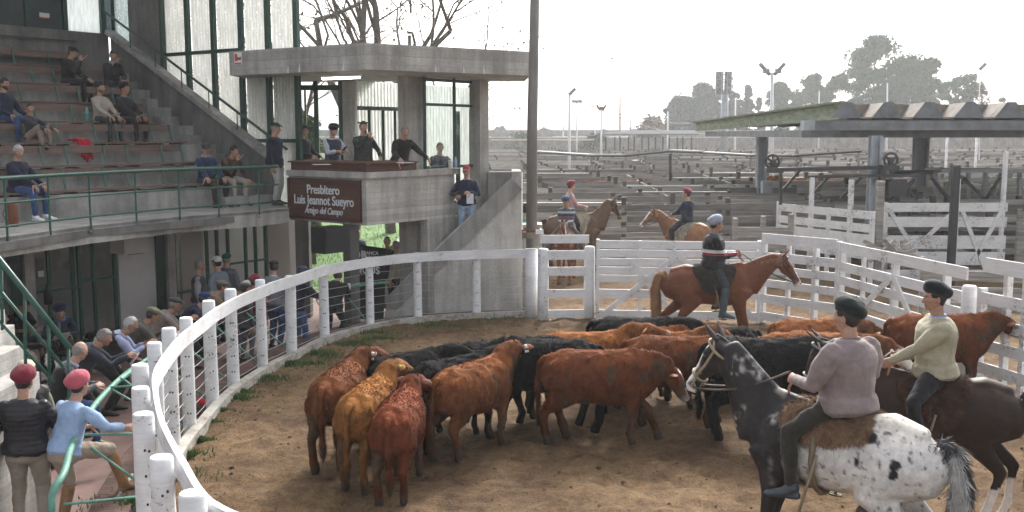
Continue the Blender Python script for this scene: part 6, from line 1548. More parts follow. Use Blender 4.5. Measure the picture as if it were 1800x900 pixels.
        m = MB(); m.ell(H(.97, -.01, q * .026), (.010, .010, .010), 8, 6); m.build('nostril', MT['black'], o)
    # tail
    tp = [V(0, -.64, 1.0), V(tail * .3, -.70, .93), V(tail * .6, -.715, .75), V(tail * .9, -.71, .52), V(tail, -.70, .34)]
    e = blob('tail', [loft([(p, r, r, X_) for p, r in zip(tp, (.036, .030, .024, .026, .034))] + [(V(tail * 1.0, -.70, .22), .02, .02, X_)], 10)], .014, MT['coat'], o, 1, ((22, .006, .4),), lambda P_: cf(P_) * .9, None, (1500, .05, .004, (0, -.1, -1), lambda P_: P_[:, 2] < .8, 'tail_hair', MT['coat']))
    return o
def brown(c, face=None, dark=.55, top=(1.5, 1.45, 1.3), muzzle=None):
    c = np.array(c); tp = np.array(top)
    def f(P_, poll, hd, hl):
        n = len(P_); C = np.tile(c, (n, 1)); nz = np_noise(P_, 7, 2.0)[:, None]; n2 = np_noise(P_ * np.array([1, 1, .5]), 26, 5.0)[:, None]
        C = C * (1 + .28 * nz + .30 * n2 + .15 * np_noise(P_ * np.array([1, 1, .4]), 48, 1.0)[:, None])
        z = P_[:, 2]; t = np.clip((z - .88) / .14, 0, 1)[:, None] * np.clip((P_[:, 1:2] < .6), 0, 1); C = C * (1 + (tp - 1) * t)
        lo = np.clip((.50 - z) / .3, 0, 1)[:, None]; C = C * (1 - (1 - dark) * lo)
        rel = P_ - np.array(poll); tt = (rel @ np.array(hd)) / hl; inh = (tt > -.15) & (P_[:, 1] > .3) & (np.linalg.norm(rel - np.outer(np.clip(tt, 0, 1) * hl, np.array(hd)), axis=1) < .2)
        mz = np.clip((tt - .80) / .08, 0, 1) * inh; mc = np.array(muzzle if muzzle is not None else c * .45 + .04); C = C * (1 - mz[:, None]) + mc * mz[:, None]
        if face == 'white':
            wn = np_noise(P_, 14, 8.0) * .12; w = np.clip((tt + wn - .12) / .08, 0, 1) * inh; C = C * (1 - w[:, None]) + np.array([.72, .66, .6]) * w[:, None]
        if face == 'blaze':
            side = np.cross(np.array(hd), np.array([0, 0, 1.])); side /= np.linalg.norm(side) + 1e-6; up_ = np.cross(side, np.array(hd)); lat = abs(rel @ side); ht = rel @ up_
            w = (np.clip((.035 + .02 * np_noise(P_, 20, 3) - lat) / .01, 0, 1) * (ht > -.06) * (tt > .05) * inh) ; w = np.maximum(w, np.clip((tt - .78) / .05, 0, 1) * inh * (ht < -.02)); C = C * (1 - w[:, None]) + np.array([.75, .7, .66]) * w[:, None]
        md = np.clip((np_noise(P_ * np.array([1, 1, .6]), 8, 13.0) * 1.2 + .55 - z * 1.15) * 3, 0, .8)[:, None]; C = C * (1 - md) + np.array([.075, .05, .032]) * (1 + .3 * n2) * md
        hf = (z < .075)[:, None]; C = np.where(hf, np.array([.05, .04, .035]), C); return np.clip(C, .004, .9)
    return f
def black_coat(P_, poll, hd, hl):
    n = len(P_); C = np.tile(np.array([.0075, .007, .0075]), (n, 1)); return C * (1 + .5 * np_noise(P_, 20, 1.0))[:, None] + .003 * np.clip((P_[:, 2:3] - .9) / .1, 0, 1)

def horse(label, loc, rz, poll, muz, colf, step=(0, 0, 0, 0), s=1.0, mane=(.05, .03, .02), tailc=(.05, .03, .02), tailsw=0.0, halter=None, saddle=None, rein_to=None, group=None, drop=0.0, fluff=.03, vox=.02):
    poll, muz = Vector(poll), Vector(muz); el = []
    tr = [(-.80, 1.12, .10, .12), (-.73, 1.08, .20, .21), (-.55, 1.07, .27, .29), (-.30, 1.07, .275, .29), (0, 1.05, .285, .305), (.25, 1.06, .255, .32), (.42, 1.08, .215, .31), (.56, 1.09, .15, .22)]
    el.append(loft([(V(0, y, z), a, b, X_) for (y, z, a, b) in tr], 24, .5))
    el.append(loft([(V(0, -.66, 1.30), .08, .05, X_), (V(0, -.45, 1.35), .12, .06, X_), (V(0, -.1, 1.31), .09, .05, X_), (V(0, .25, 1.36), .06, .06, X_), (V(0, .42, 1.38), .05, .08, X_)], 12))
    nb = V(0, .50, 1.14); md = (nb + poll) / 2 + V(0, .0, .06); hd = (muz - poll).normalized(); hl = .54; hs_ = hd.cross(Z_).normalized(); hu = hs_.cross(hd)
    el.append(loft([(bez(nb, md, poll - hu * .08 - hd * .01, t), a, b, X_) for t, a, b in ((0, .16, .29), (.25, .12, .235), (.5, .095, .185), (.75, .080, .145), (.93, .074, .115))], 20, .4))
    H = lambda t, d=0, l=0: poll + hd * hl * t - hu * (.075 + d) + hs_ * l
    el.append(loft([(H(.02), .066, .085, hs_), (H(.16, .01), .078, .108, hs_), (H(.34, .012), .078, .108, hs_), (H(.52, .0), .060, .080, hs_), (H(.72, -.005), .050, .058, hs_), (H(.88, .0), .052, .055, hs_), (H(.96, .004), .048, .046, hs_)], 18, .6))
    el.append(loft([(H(.18, .075), .05, .05, hs_), (H(.36, .085), .045, .045, hs_), (H(.6, .05), .032, .03, hs_)], 12)); el.append(cap_(H(.93, .052), .026, H(.86, .05), .022))
    for q in (-1, 1): el.append(cap_(H(.24, -.05, q * .058), .03, H(.36, -.03, q * .06), .022)); el.append(cap_(H(.90, -.02, q * .032), .022, H(.95, -.015, q * .03), .018))
    for q, st in ((-1, step[0]), (1, step[1])):
        x = q * .15; up = V(x, .42, 1.02); elb = V(x, .38, .84); kn = V(x * .92, .43 + st * .55, .47); ft = V(x * .9, .42 + st, .17); ho = V(x * .9, .46 + st, .05)
        el.append(loft([(up, .09, .18, X_), (elb, .08, .12, X_), (elb.lerp(kn, .5), .056, .068, X_), (kn.lerp(elb, .08), .050, .052, X_), (kn, .048, .050, X_), (kn.lerp(ft, .3), .031, .038, X_), (kn.lerp(ft, .8), .031, .038, X_), (ft, .038, .043, X_), (ft.lerp(ho, .6), .034, .038, X_), (ho, .048, .056, X_), (ho - V(0, -.012, .035), .056, .068, X_)], 14, .4))
    for q, st in ((-1, step[2]), (1, step[3])):
        x = q * .15; hp = V(x * .9, -.52, 1.12); sf = V(x * 1.1, -.40 + st * .2, .83); hk = V(x * .98, -.70 + st * .7, .56); ft = V(x * .92, -.64 + st, .19); ho = V(x * .92, -.59 + st, .05)
        el.append(loft([(hp, .14, .24, X_), (hp.lerp(sf, .5), .135, .22, X_), (sf, .105, .165, X_), (sf.lerp(hk, .5), .066, .09, X_), (hk.lerp(sf, .08), .044, .066, X_), (hk, .042, .062, X_), (hk.lerp(ft, .25), .034, .045, X_), (hk.lerp(ft, .8), .033, .041, X_), (ft, .040, .046, X_), (ft.lerp(ho, .6), .036, .040, X_), (ho, .050, .058, X_), (ho - V(0, -.012, .035), .058, .068, X_)], 14, .4))
    cf = lambda P_: colf(P_, poll, hd, hl)
    o = blob('horse', el, vox, MT['sleek'], None, 4, ((4.5, .008, 2.2),), cf, None, (9000, .012, .003, (0, -.7, -.7), None, 'coat_hair', MT['sleek']), label=label, cat='horse', group=group)
    o.location = loc; o.rotation_euler = (0, 0, rz); o.scale = (s, s, s)
    ec = M_plain('ear_coat', tuple(cf(np.array([[H(.1).x, H(.1).y, H(.1).z]]))[0] * .9), .7, .2, 30)
    for q in (-1, 1):
        b0 = H(-.01, -.055, q * .045); dr = (hu * .9 - hd * .28 + hs_ * q * .22).normalized(); v, fc = loft([(b0, .026, .018, hs_), (b0 + dr * .05, .030, .016, hs_), (b0 + dr * .10, .020, .011, hs_), (b0 + dr * .145, .006, .005, hs_)], 12)
        m = MB(); m.add(v, fc, 0, True); m.build('ear', ec, o); m = MB(); m.ell(H(.31, -.03, q * .075), (.021, .021, .021), 10, 8); m.build('eye', MT['black'], o); m = MB(); m.ell(H(.955, -.025, q * .045), (.014, .012, .014), 8, 6); m.build('nostril', MT['black'], o)
    # mane: locks hanging from the crest
    rs = random.Random(5); m = MB(); cr_ = []
    for i in range(60):
        t = .12 + .86 * i / 59; c = bez(nb + V(0, 0, .22), md + V(0, -.02, .16), poll + V(0, 0, .005), t); cr_.append(c)
        if mane:
            l = .11 + .08 * rs.random(); sdx = rs.choice((-1, 1, 1)) ; tip = c + V(sdx * (.06 + .03 * rs.random()), -.03, -l); v, fc = loft([(c + V(0, 0, .012), .012, .022, X_), (c.lerp(tip, .5) + V(sdx * .03, 0, .02), .010, .020, X_), (tip, .004, .006, X_)], 7); m.add(v, fc, 0, True)
    if mane:
        for q in (-.015, 0, .015): v, fc = loft([(H(-.02, -.08), .02, .02, hs_), (H(.12, -.085, q), .02, .014, hs_), (H(.22, -.07, q * 2), .008, .006, hs_)], 8); m.add(v, fc, 0, True)
        m.build('mane', M_hair(mane), o)
    tp = [V(0, -.80, 1.27), V(tailsw * .2, -.885, 1.22), V(tailsw * .5, -.93, 1.02), V(tailsw * .8, -.92, .74), V(tailsw, -.90, .48), V(tailsw, -.89, .36)]
    tcf = (lambda P_: np.tile(np.array(tailc), (len(P_), 1)) * (1 + .5 * np_noise(P_ * np.array([3, 3, .3]), 22))[:, None]) if not callable(tailc) else tailc
    blob('tail', [loft([(p, r, r * .85, X_) for p, r in zip(tp, (.04, .055, .078, .085, .065, .025))], 14)], .018, MT['coat'], o, 2, ((20, .010, .4),), tcf, None, (5000, .10, .004, (0, -.1, -1), None, 'tail_hair', MT['coat']))
    if halter:
        hm = cloth(halter, 'leather'); m = MB(); R1 = lambda t, a, b, n=14, d=0: [H(t, d) + hs_ * math.cos(i * 2 * math.pi / n) * a + hu * math.sin(i * 2 * math.pi / n) * b for i in range(n + 1)]
        m.tube(R1(.68, .060, .070), .011, 6, cap=False); m.tube(R1(.10, .084, .118, d=.01), .012, 6, cap=False)
        for q in (-1, 1): m.tube([H(.68, .0, q * .060), H(.4, .02, q * .083), H(.12, .01, q * .085), H(-.0, -.06, q * .06)], .011, 6); m.tube([H(.68, .0, q * .060), H(.84, .03, q * .056)], .009, 6); m.tube(R1(.84, .058, .062)[0:1] + [H(.84, .03, q * .056), H(.86, .055, q * .02)], .008, 6)
        m.tube([H(.06, -.085, -.05), H(.14, -.10, 0), H(.06, -.085, .05)], .011, 6); m.build('halter', hm, o)
        m = MB()
        for q in (-1, 1): m.tube([H(.82, .035, q * .062 + math.cos(a) * .0) + hd * math.cos(a) * .022 + hu * math.sin(a) * .022 for a in [i * .785 for i in range(9)]], .005, 5, cap=False)
        m.build('bit', MT['steel'], o)
    if rein_to is not None:
        m = MB()
        for q in (-1, 1):
            a_ = H(.84, .04, q * .06); b_ = Vector(rein_to) + V(q * .015, 0, 0); md_ = (a_ + b_) / 2 + V(q * .11, .0, -.12); m.tube([bez(a_, md_, b_, t / 10) for t in range(11)], .008, 6)
        m.build('reins', cloth((.05, .035, .025) if not isinstance(halter, tuple) or halter[0] < .2 else (.10, .075, .05), 'leather'), o)
    if saddle:
        sc_ = np.array(saddle); sh = []
        for (y0, y1, w_, dz) in ((-.32, .30, .225, 0),):
            sh.append(loft([(V(0, y0, 1.20), w_, .20, X_), (V(0, (y0 + y1) / 2 - .1, 1.20), w_ + .03, .20, X_), (V(0, (y0 + y1) / 2 + .1, 1.20), w_ + .03, .20, X_), (V(0, y1, 1.22), w_ - .02, .195, X_)], 22, .25))
        for q in (() if drop else (-1, 1)): sh.append(loft([(V(q * .25, -.16, 1.06), .08, .04, Y_), (V(q * .26, .02, 1.0), .16, .03, Y_), (V(q * .25, .16, 1.06), .08, .04, Y_)], 14)) ; sh.append(loft([(V(q * .24, -.02, 1.22), .27, .05, Y_), (V(q * .285, -.02, 1.10), .26, .035, Y_), (V(q * .295, -.04, .99), .19, .028, Y_)], 14))
        if drop: sh += [loft([(V(q * .20, -.08, 1.30), .26, .04, Y_), (V(q * .255, -.10, 1.19), .24, .022, Y_)], 14) for q in (-1, 1)]
        blob('sheepskin_saddle', sh, .02, MT['coat'], o, 3, ((9, .016, 1.0), (22, .01, 2.0)), lambda P_: np.tile(sc_, (len(P_), 1)) * (1 + .35 * np_noise(P_, 14, 6.0) + .3 * np_noise(P_, 40, 2.0))[:, None], None, (30000, fluff * .8, .0035, (0, -.2, -.6), None, 'fleece', MT['coat']))
        m = MB()
        for q in (-1, 1):
            m = MB(); m.tube([V(q * .33, -.03, 1.10), V(q * .36, .06, .72), V(q * .37, .10, .58)], .012, 6); m.tube([V(q * .37, .10, .58) + V(math.cos(a) * .02, math.sin(a) * .055, math.sin(a * .5) * .0 + .0 + abs(math.cos(a)) * .0) for a in [i * .785 for i in range(9)]], .009, 6, cap=False)
            m.build('stirrup', cloth((.22, .17, .11), 'leather'), o)
        m = MB(); m.tube([V(math.sin(a) * .305, .02, 1.05 + math.cos(a) * .325) for a in [i * .3927 for i in range(17)]], .022, 6, cap=False); m.build('girth', cloth((.20, .15, .10), 'leather'), o)
    return o
def hcoat(c, dark=.5, face=None, socks=(), legs_dark=False, top=(1.25, 1.2, 1.1), spots=False, points=None):
    c = np.array(c)
    def f(P_, poll, hd, hl):
        n = len(P_); C = np.tile(c, (n, 1)); C = C * (1 + .16 * np_noise(P_, 4, 2.0) + .10 * np_noise(P_, 30, 5.0))[:, None]; z = P_[:, 2]; y = P_[:, 1]
        C = C * (1 + (np.array(top) - 1) * np.clip((z - 1.2) / .2, 0, 1)[:, None] * (y < .5)[:, None])
        rel = P_ - np.array(poll); hdn = np.array(hd); tt = (rel @ hdn) / hl; inh = (tt > -.1) & (y > .45) & (np.linalg.norm(rel - np.outer(np.clip(tt, 0, 1) * hl, hdn), axis=1) < .24)
        if points is not None: w = np.clip((.62 - z) / .2, 0, 1)[:, None]; C = C * (1 - w) + np.array(points) * w
        if spots:
            # dark head, neck, shoulder and legs; pale roan barrel; white rump with dark spots
            dk = np.array([.030, .027, .029]); q = y + .25 * np_noise(P_, 5, 1.0) + .12 * np_noise(P_, 16, 4.0); w = np.clip((q - .10) / .22, 0, 1)
            w = np.maximum(w, np.clip((.72 - z + .15 * np_noise(P_, 6, 2)) / .2, 0, 1) * .92)
            rn = np.clip(.5 + 1.8 * np_noise(P_, 34, 9.0), 0, 1); roan = np.clip((np_noise(P_, 9, 3.0) * .9 + .15), 0, 1) * (y > -.15) * .6; w = np.clip(w + roan * rn, 0, 1)
            fl = np.clip(np_noise(P_ * np.array([1.2, 1.2, .7]), 9, 17.0) * 2.2 - .55, 0, 1) * (y > .05) * (y < .8) * (z > .75); w = np.clip(w - fl * .75 * rn, 0, 1)
            C = C * (1 - w[:, None]) + dk * (1 + .4 * np_noise(P_, 12, 7)[:, None]) * w[:, None]
            sp_ = np.clip((np_noise(P_, 33, 21.0) + .5 * np_noise(P_ + .07 * np_noise(P_, 15, 2)[:, None], 61, 4.0)) * 3.2 - 1.75 + .7 * np_noise(P_, 5, 4.0), 0, .8)[:, None]; C = C * (1 - sp_) + np.array([.05, .045, .05]) * sp_; C *= (1 - .22 * np.clip(np_noise(P_, 7, 31.0) + .1, 0, 1))[:, None]
            for (sx_, sy_, sz_, r_) in ((-.20, -.36, 1.27, .05), (-.26, -.56, 1.12, .048), (-.27, -.555, 1.06, .042), (.12, -.83, 1.02, .04), (-.05, -.86, .93, .032), (-.20, -.70, .86, .045), (-.27, -.30, 1.10, .028), (-.24, -.62, 1.24, .022), (.1, -.6, 1.3, .04), (-.22, -.72, 1.0, .018), (.2, -.5, 1.25, .05), (-.12, -.82, .80, .03)):
                dd = np.linalg.norm((P_ - np.array([sx_, sy_, sz_])) * np.array([.5, 1, 1]), axis=1) + .012 * np_noise(P_, 30, 2); s_ = np.clip((r_ - dd) / .008, 0, 1)[:, None]; C = C * (1 - s_) + np.array([.02, .018, .02]) * s_
        if face:
            side = np.cross(hdn, np.array([0, 0, 1.])); side /= np.linalg.norm(side) + 1e-6; up_ = np.cross(side, hdn); lat = abs(rel @ side); ht = rel @ up_; wd__ = {'blaze': .030, 'wide': .055, 'thin': .014}[face]
            w = np.clip((wd__ + .012 * np_noise(P_, 14, 3) - lat) / .01, 0, 1) * (ht > -.09) * (tt > .16) * inh; w = np.maximum(w, np.clip((tt - .86) / .06, 0, 1) * inh * (ht > -.14) * (.0 if face == 'thin' else 1)); C = C * (1 - w[:, None]) + np.array([.78, .74, .72]) * w[:, None]
        for (sx_, sy_) in socks: w = ((np.sign(P_[:, 0]) == sx_) & (np.sign(y) == sy_) & (z < .42 + .05 * np_noise(P_, 12)))[:, None]; C = np.where(w, np.array([.72, .66, .60]), C)
        return np.clip(np.where((z < .07)[:, None], np.array([.06, .05, .045]), C), .004, .9)
    return f
# ============================================================ ANIMALS IN THE RING
BR, GB, RB, TAN = (.115, .042, .018), (.20, .088, .028), (.125, .036, .017), (.21, .083, .030)
def at_ground(px, py): p = G(px, py, 0); return p
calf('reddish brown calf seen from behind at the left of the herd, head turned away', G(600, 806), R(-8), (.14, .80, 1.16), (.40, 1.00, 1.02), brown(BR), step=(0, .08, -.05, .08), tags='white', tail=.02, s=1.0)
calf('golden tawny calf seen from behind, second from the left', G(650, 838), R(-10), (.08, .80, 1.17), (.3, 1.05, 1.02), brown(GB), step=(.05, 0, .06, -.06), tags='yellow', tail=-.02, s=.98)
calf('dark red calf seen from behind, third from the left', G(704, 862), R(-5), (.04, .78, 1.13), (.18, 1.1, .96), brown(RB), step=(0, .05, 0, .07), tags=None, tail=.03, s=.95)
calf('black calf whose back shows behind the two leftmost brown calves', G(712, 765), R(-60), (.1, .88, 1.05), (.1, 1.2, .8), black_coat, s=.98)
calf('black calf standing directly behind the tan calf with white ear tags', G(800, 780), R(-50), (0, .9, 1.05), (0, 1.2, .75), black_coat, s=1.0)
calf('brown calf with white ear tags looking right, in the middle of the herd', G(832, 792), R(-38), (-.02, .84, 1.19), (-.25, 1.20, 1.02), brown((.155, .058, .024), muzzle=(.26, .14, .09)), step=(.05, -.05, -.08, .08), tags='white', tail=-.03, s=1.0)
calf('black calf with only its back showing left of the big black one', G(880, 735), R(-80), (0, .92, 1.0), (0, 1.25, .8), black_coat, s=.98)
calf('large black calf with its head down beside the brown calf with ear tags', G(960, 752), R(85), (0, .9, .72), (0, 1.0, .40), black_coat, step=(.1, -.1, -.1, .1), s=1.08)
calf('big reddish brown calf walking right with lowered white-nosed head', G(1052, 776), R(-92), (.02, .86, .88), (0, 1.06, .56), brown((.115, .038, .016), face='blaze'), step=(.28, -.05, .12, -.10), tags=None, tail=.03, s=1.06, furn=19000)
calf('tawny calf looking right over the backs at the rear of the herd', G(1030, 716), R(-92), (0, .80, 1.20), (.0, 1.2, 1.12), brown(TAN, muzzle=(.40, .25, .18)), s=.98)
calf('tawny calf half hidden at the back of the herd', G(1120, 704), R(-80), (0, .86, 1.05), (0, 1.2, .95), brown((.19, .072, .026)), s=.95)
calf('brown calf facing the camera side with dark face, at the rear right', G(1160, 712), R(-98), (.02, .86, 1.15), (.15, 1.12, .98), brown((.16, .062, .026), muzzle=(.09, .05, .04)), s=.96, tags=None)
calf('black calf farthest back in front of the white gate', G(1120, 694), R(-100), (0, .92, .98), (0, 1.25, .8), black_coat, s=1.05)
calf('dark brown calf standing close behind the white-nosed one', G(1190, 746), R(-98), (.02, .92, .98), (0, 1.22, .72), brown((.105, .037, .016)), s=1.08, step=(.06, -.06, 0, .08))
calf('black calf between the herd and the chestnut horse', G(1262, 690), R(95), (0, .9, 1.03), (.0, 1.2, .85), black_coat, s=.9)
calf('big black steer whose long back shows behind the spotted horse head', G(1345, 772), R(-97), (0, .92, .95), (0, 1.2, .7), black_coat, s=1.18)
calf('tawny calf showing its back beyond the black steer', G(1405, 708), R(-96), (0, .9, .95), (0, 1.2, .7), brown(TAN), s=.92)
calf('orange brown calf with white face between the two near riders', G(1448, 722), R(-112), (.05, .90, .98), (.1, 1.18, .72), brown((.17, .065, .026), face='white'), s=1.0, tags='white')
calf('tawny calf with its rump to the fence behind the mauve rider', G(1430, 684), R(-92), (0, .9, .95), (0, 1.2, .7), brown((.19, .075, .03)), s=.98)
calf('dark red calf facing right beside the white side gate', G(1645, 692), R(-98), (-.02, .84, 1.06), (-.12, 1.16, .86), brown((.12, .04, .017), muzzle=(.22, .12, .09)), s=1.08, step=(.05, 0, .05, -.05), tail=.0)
# ============================================================ HORSES AND RIDERS
def rider(label, hl_, rz, seat_z=1.36, hands=None, fz=.66, yaw=0.0, back=.0, knee=.33, s=1.0, **k):
    """hl_: the horse's place; the rider sits on it in the same space"""
    M = Matrix.Rotation(rz, 4, 'Z'); p = Vector(hl_) + (M @ V(0, back, 0)); hx = hands or ((-.06, .42, seat_z + .22), (.06, .42, seat_z + .22))
    a = dict(pelvis=(0, -.02, seat_z + .09), handL=hx[0], handR=hx[1], footL=(-.42, .10, fz), footR=(.42, .10, fz), kneeL=(-1.1, .9, .1), kneeR=(1.1, .9, .1), toeL=(-.25, 1, -.05), toeR=(.25, 1, -.05), elbL=(-.28, -.7, -.7), elbR=(.28, -.7, -.7), palmL=(.8, .1, -.3), palmR=(-.8, .1, -.3), curl=(1.0, 1.0))
    a.update(k); return person(label, p, rz, **a)
# R1: chestnut with blaze, facing right, side on
h1 = G(1252, 616); r1 = R(-93)
horse('chestnut horse with a white blaze standing side on before the white gates', h1, r1, (0, 1.10, 1.56), (0, 1.42, 1.12), hcoat((.15, .052, .023), face='blaze', socks=((-1, -1),)), step=(.05, .12, -.10, .22), mane=(.20, .09, .045), tailc=(.32, .17, .09), halter=(.05, .035, .025), saddle=(.055, .045, .035), rein_to=(.0, .42, 1.60), fluff=.05, s=1.09)
rider('rider in pale blue beret and white-banded black sweater on the chestnut horse', h1, r1, seat_z=1.44, h=1.88, build=1.36, hands=((-.03, .36, 1.74), (.05, .36, 1.72)), top=((.018, .018, .022), 'bands_a', 1.08), legs=((.035, .045, .05), 'cloth', 1.0), boots=(.05, .075, .085), hat=('big_beret', (.30, .33, .40)), hair=('short', BLACK), skin=SK2, collar=(.06, .10, .2), head=(.1, .05, 0), belly=.05, vox=.012, fz=.66)
# white and red bands across his sweater
h2 = V(2.66, 8.05, 0); r2 = R(50)
horse('spotted horse with white rump and dark head, nearest the camera at the right', h2, r2, (.0, .96, 1.78), (.05, 1.30, 1.33), hcoat((.62, .60, .58), spots=True, face='wide'), step=(.0, .1, .0, -.1), mane=(.02, .018, .02), tailc=lambda P_: np.where((P_[:, 0:1] + .04 * np_noise(P_, 12)[:, None] > -.03), np.array([[.05, .05, .055]]), np.array([[.42, .41, .40]])) * (1 + .4 * np_noise(P_ * np.array([3, 3, .4]), 26))[:, None], halter=(.34, .26, .17), saddle=(.24, .15, .095), drop=1, rein_to=(-.02, .34, 1.60), fluff=.055, s=1.12, vox=.015)
rider('rider in mauve grey sweater and dark green beret on the spotted horse', h2, r2, seat_z=1.52, hands=((-.12, .38, 1.76), (.27, .08, 1.60)), elbL=(-.7, -.5, -.5), elbR=(.9, -.5, -.1), back=-.10, top=((.245, .195, .195), 'knit', 1.14), legs=((.035, .032, .026), 'cloth', 1.08), shoes=(.045, .055, .07), hat=('big_beret', (.014, .020, .019)), hair=('short', BLACK), skin=SK1, collar=(.18, .15, .155), head=(-.05, .02, 0), belly=.03, vox=.011, build=1.42, h=1.88, footL=(-.41, .26, .84), footR=(.41, .26, .84), kneeL=(-.9, 1.4, .3), kneeR=(.9, 1.4, .3), hem=-.06, twist=-.25)
h3 = V(4.12, 9.55, 0); r3 = R(70)
horse('dark bay horse at the right edge with a dark haltered head behind the mauve rider', h3, r3, (.0, 1.04, 1.66), (.04, 1.22, 1.18), hcoat((.030, .018, .014), face='thin', socks=((1, -1), (-1, -1)), top=(1.3, 1.2, 1.1)), step=(.1, 0, .12, -.08), mane=(.012, .010, .010), tailc=(.015, .012, .012), halter=(.22, .21, .20), saddle=(.075, .042, .03), rein_to=(-.02, .36, 1.60), fluff=.05, s=1.04)
rider('rider in a sage green sweater and black beret looking left, on the dark bay horse', h3, r3, seat_z=1.42, hands=((-.12, .40, 1.58), (.06, .30, 1.60)), top=((.36, .33, .24), 'knit', 1.10), legs=((.018, .018, .022), 'cloth', 1.08), shoes=(.04, .04, .045), hat=('big_beret', (.012, .016, .018)), hair=('short', BLACK), skin=SK2, collar=(.22, .28, .5), head=(.25, .02, 0), vox=.011, build=1.34, h=1.88, hem=-.06, twist=.2, fz=.72)
# riders behind the gates
h4 = G(995, 497); r4 = R(170)
horse('chestnut horse with a white stripe facing the camera behind the small gate', h4, r4, (-.06, .94, 1.66), (-.16, 1.15, 1.22), hcoat((.16, .055, .024), face='thin'), halter=(.35, .27, .18), mane=(.20, .08, .04), tailc=(.1, .05, .03), saddle=(.20, .15, .10), rein_to=(0, .40, 1.6), step=(.04, -.04, 0, 0))
rider('rider in a blue beret and grey striped sweater behind the small gate', h4, r4, top=((.085, .095, .115), 'bands_b', 1.12), legs=((.10, .08, .07), 'cloth', 1.05), hat=('big_beret', (.055, .085, .15)), hair=('short', BLACK), skin=SK2, head=(0, .45, 0), hunch=.15, hands=((-.07, .34, 1.58), (.07, .34, 1.58)))
h5 = P(1012, 463, 26.8); h5.z = .12; r5 = R(-80)
horse('dun brown horse facing right behind the rider in the striped sweater', h5, r5, (0, .98, 1.78), (-.02, 1.22, 1.30), hcoat((.13, .08, .048), face='thin'), halter=(.05, .04, .03), mane=(.03, .02, .018), saddle=(.38, .33, .26), rein_to=(0, .42, 1.62), s=1.08)
rider('young rider in a pink checked shirt and maroon beret on the dun horse', h5 + V(-.15, 0, .1), r5, top=((.42, .27, .27), 'cloth', 1.02), legs=((.02, .02, .024), 'cloth', 1.0), hat=('beret', (.20, .03, .045)), hair=('short', BLACK), skin=SK3, hands=((-.07, .38, 1.62), (.07, .38, 1.62)), head=(.1, .1, 0), seat_z=1.42, h=1.8)
h6 = P(1205, 470, 25.9); h6.z = .06; r6 = R(38)
horse('sorrel horse turned away with a pale face, beyond the wide gate', h6, r6, (-.25, .92, 1.66), (-.62, 1.10, 1.28), hcoat((.25, .125, .065), face='blaze'), halter=(.05, .04, .03), mane=(.30, .16, .09), tailc=(.26, .14, .08), saddle=(.36, .32, .26), rein_to=(0, .40, 1.6), s=1.04)
rider('rider in a navy jacket and maroon beret seen from behind on the sorrel horse', h6, r6, top=((.018, .025, .045), 'cloth', 1.15), legs=((.02, .022, .03), 'cloth', 1.05), hat=('beret', (.22, .03, .045)), hair=('short', BLACK), skin=SK1, seat_z=1.42, head=(.5, 0, 0), shoes=(.03, .03, .03), fz=.72, h=1.8)
# ============================================================ PEOPLE
ZG = -.3
who = {}
NAVY, DARK, KHAKI, JEANS, LJEANS = (.02, .027, .055), (.022, .022, .025), (.36, .31, .24), (.045, .085, .19), (.23, .32, .43)
def up(px, py, z): return G(px, py, z)
def standing(label, px, py_head, rz, zf, h=1.75, **k):
    """px, py_head: where the top of the head shows; zf: height of the floor"""
    c = G(px, py_head, zf + h * k.pop('hk', 1.0)); c = V(c.x, c.y, zf); return person(label, c, rz, h=h, pelvis=k.pop('pelvis', (0, 0, .93 * h / 1.75)), **k)
def seated(label, px, py_head, rz, zf, h=1.75, seat=.44, **k):
    c = G(px, py_head, zf + seat + .84 * h / 1.75 + k.pop('dz', 0)); c = V(c.x, c.y, zf)
    a = dict(pelvis=(0, -.12, seat + .10), footL=(-.13, .36, 0), footR=(.13, .36, 0), kneeL=(-.15, .6, 1), kneeR=(.15, .6, 1), handL=(-.10, .28, seat + .17), handR=(.10, .28, seat + .17), palmL=(0, 0, -1), palmR=(0, 0, -1))
    a.update(k); return person(label, c, rz, h=h, **a)
FACE = math.atan2(-(-dN.x), -dN.y)     # heading of somebody who looks at the ring from the stand
FACE = math.atan2(dN.x, -dN.y)
def tier(label, px, py, k, rz=FACE, seat=.44, **kw):
    """somebody on the plank bench of tier k; feet on the tread below"""
    h = kw.get('h', 1.75); kw.pop('dz', 0); n = TREAD * k + .10; a = dict(pelvis=(0, -.12, seat + .10), footL=(-.13, .30, 0), footR=(.13, .30, 0), kneeL=(-.15, .6, 1), kneeR=(.15, .6, 1), handL=(-.10, .28, seat + .17), handR=(.10, .28, seat + .17), palmL=(0, 0, -1), palmR=(0, 0, -1))
    a.update(kw); z = ZB + RISE * k; return person(label, S_(t_at(px, n, z + 1.1), n, z), rz, **a)
PZ = lambda k: ZB + RISE * k
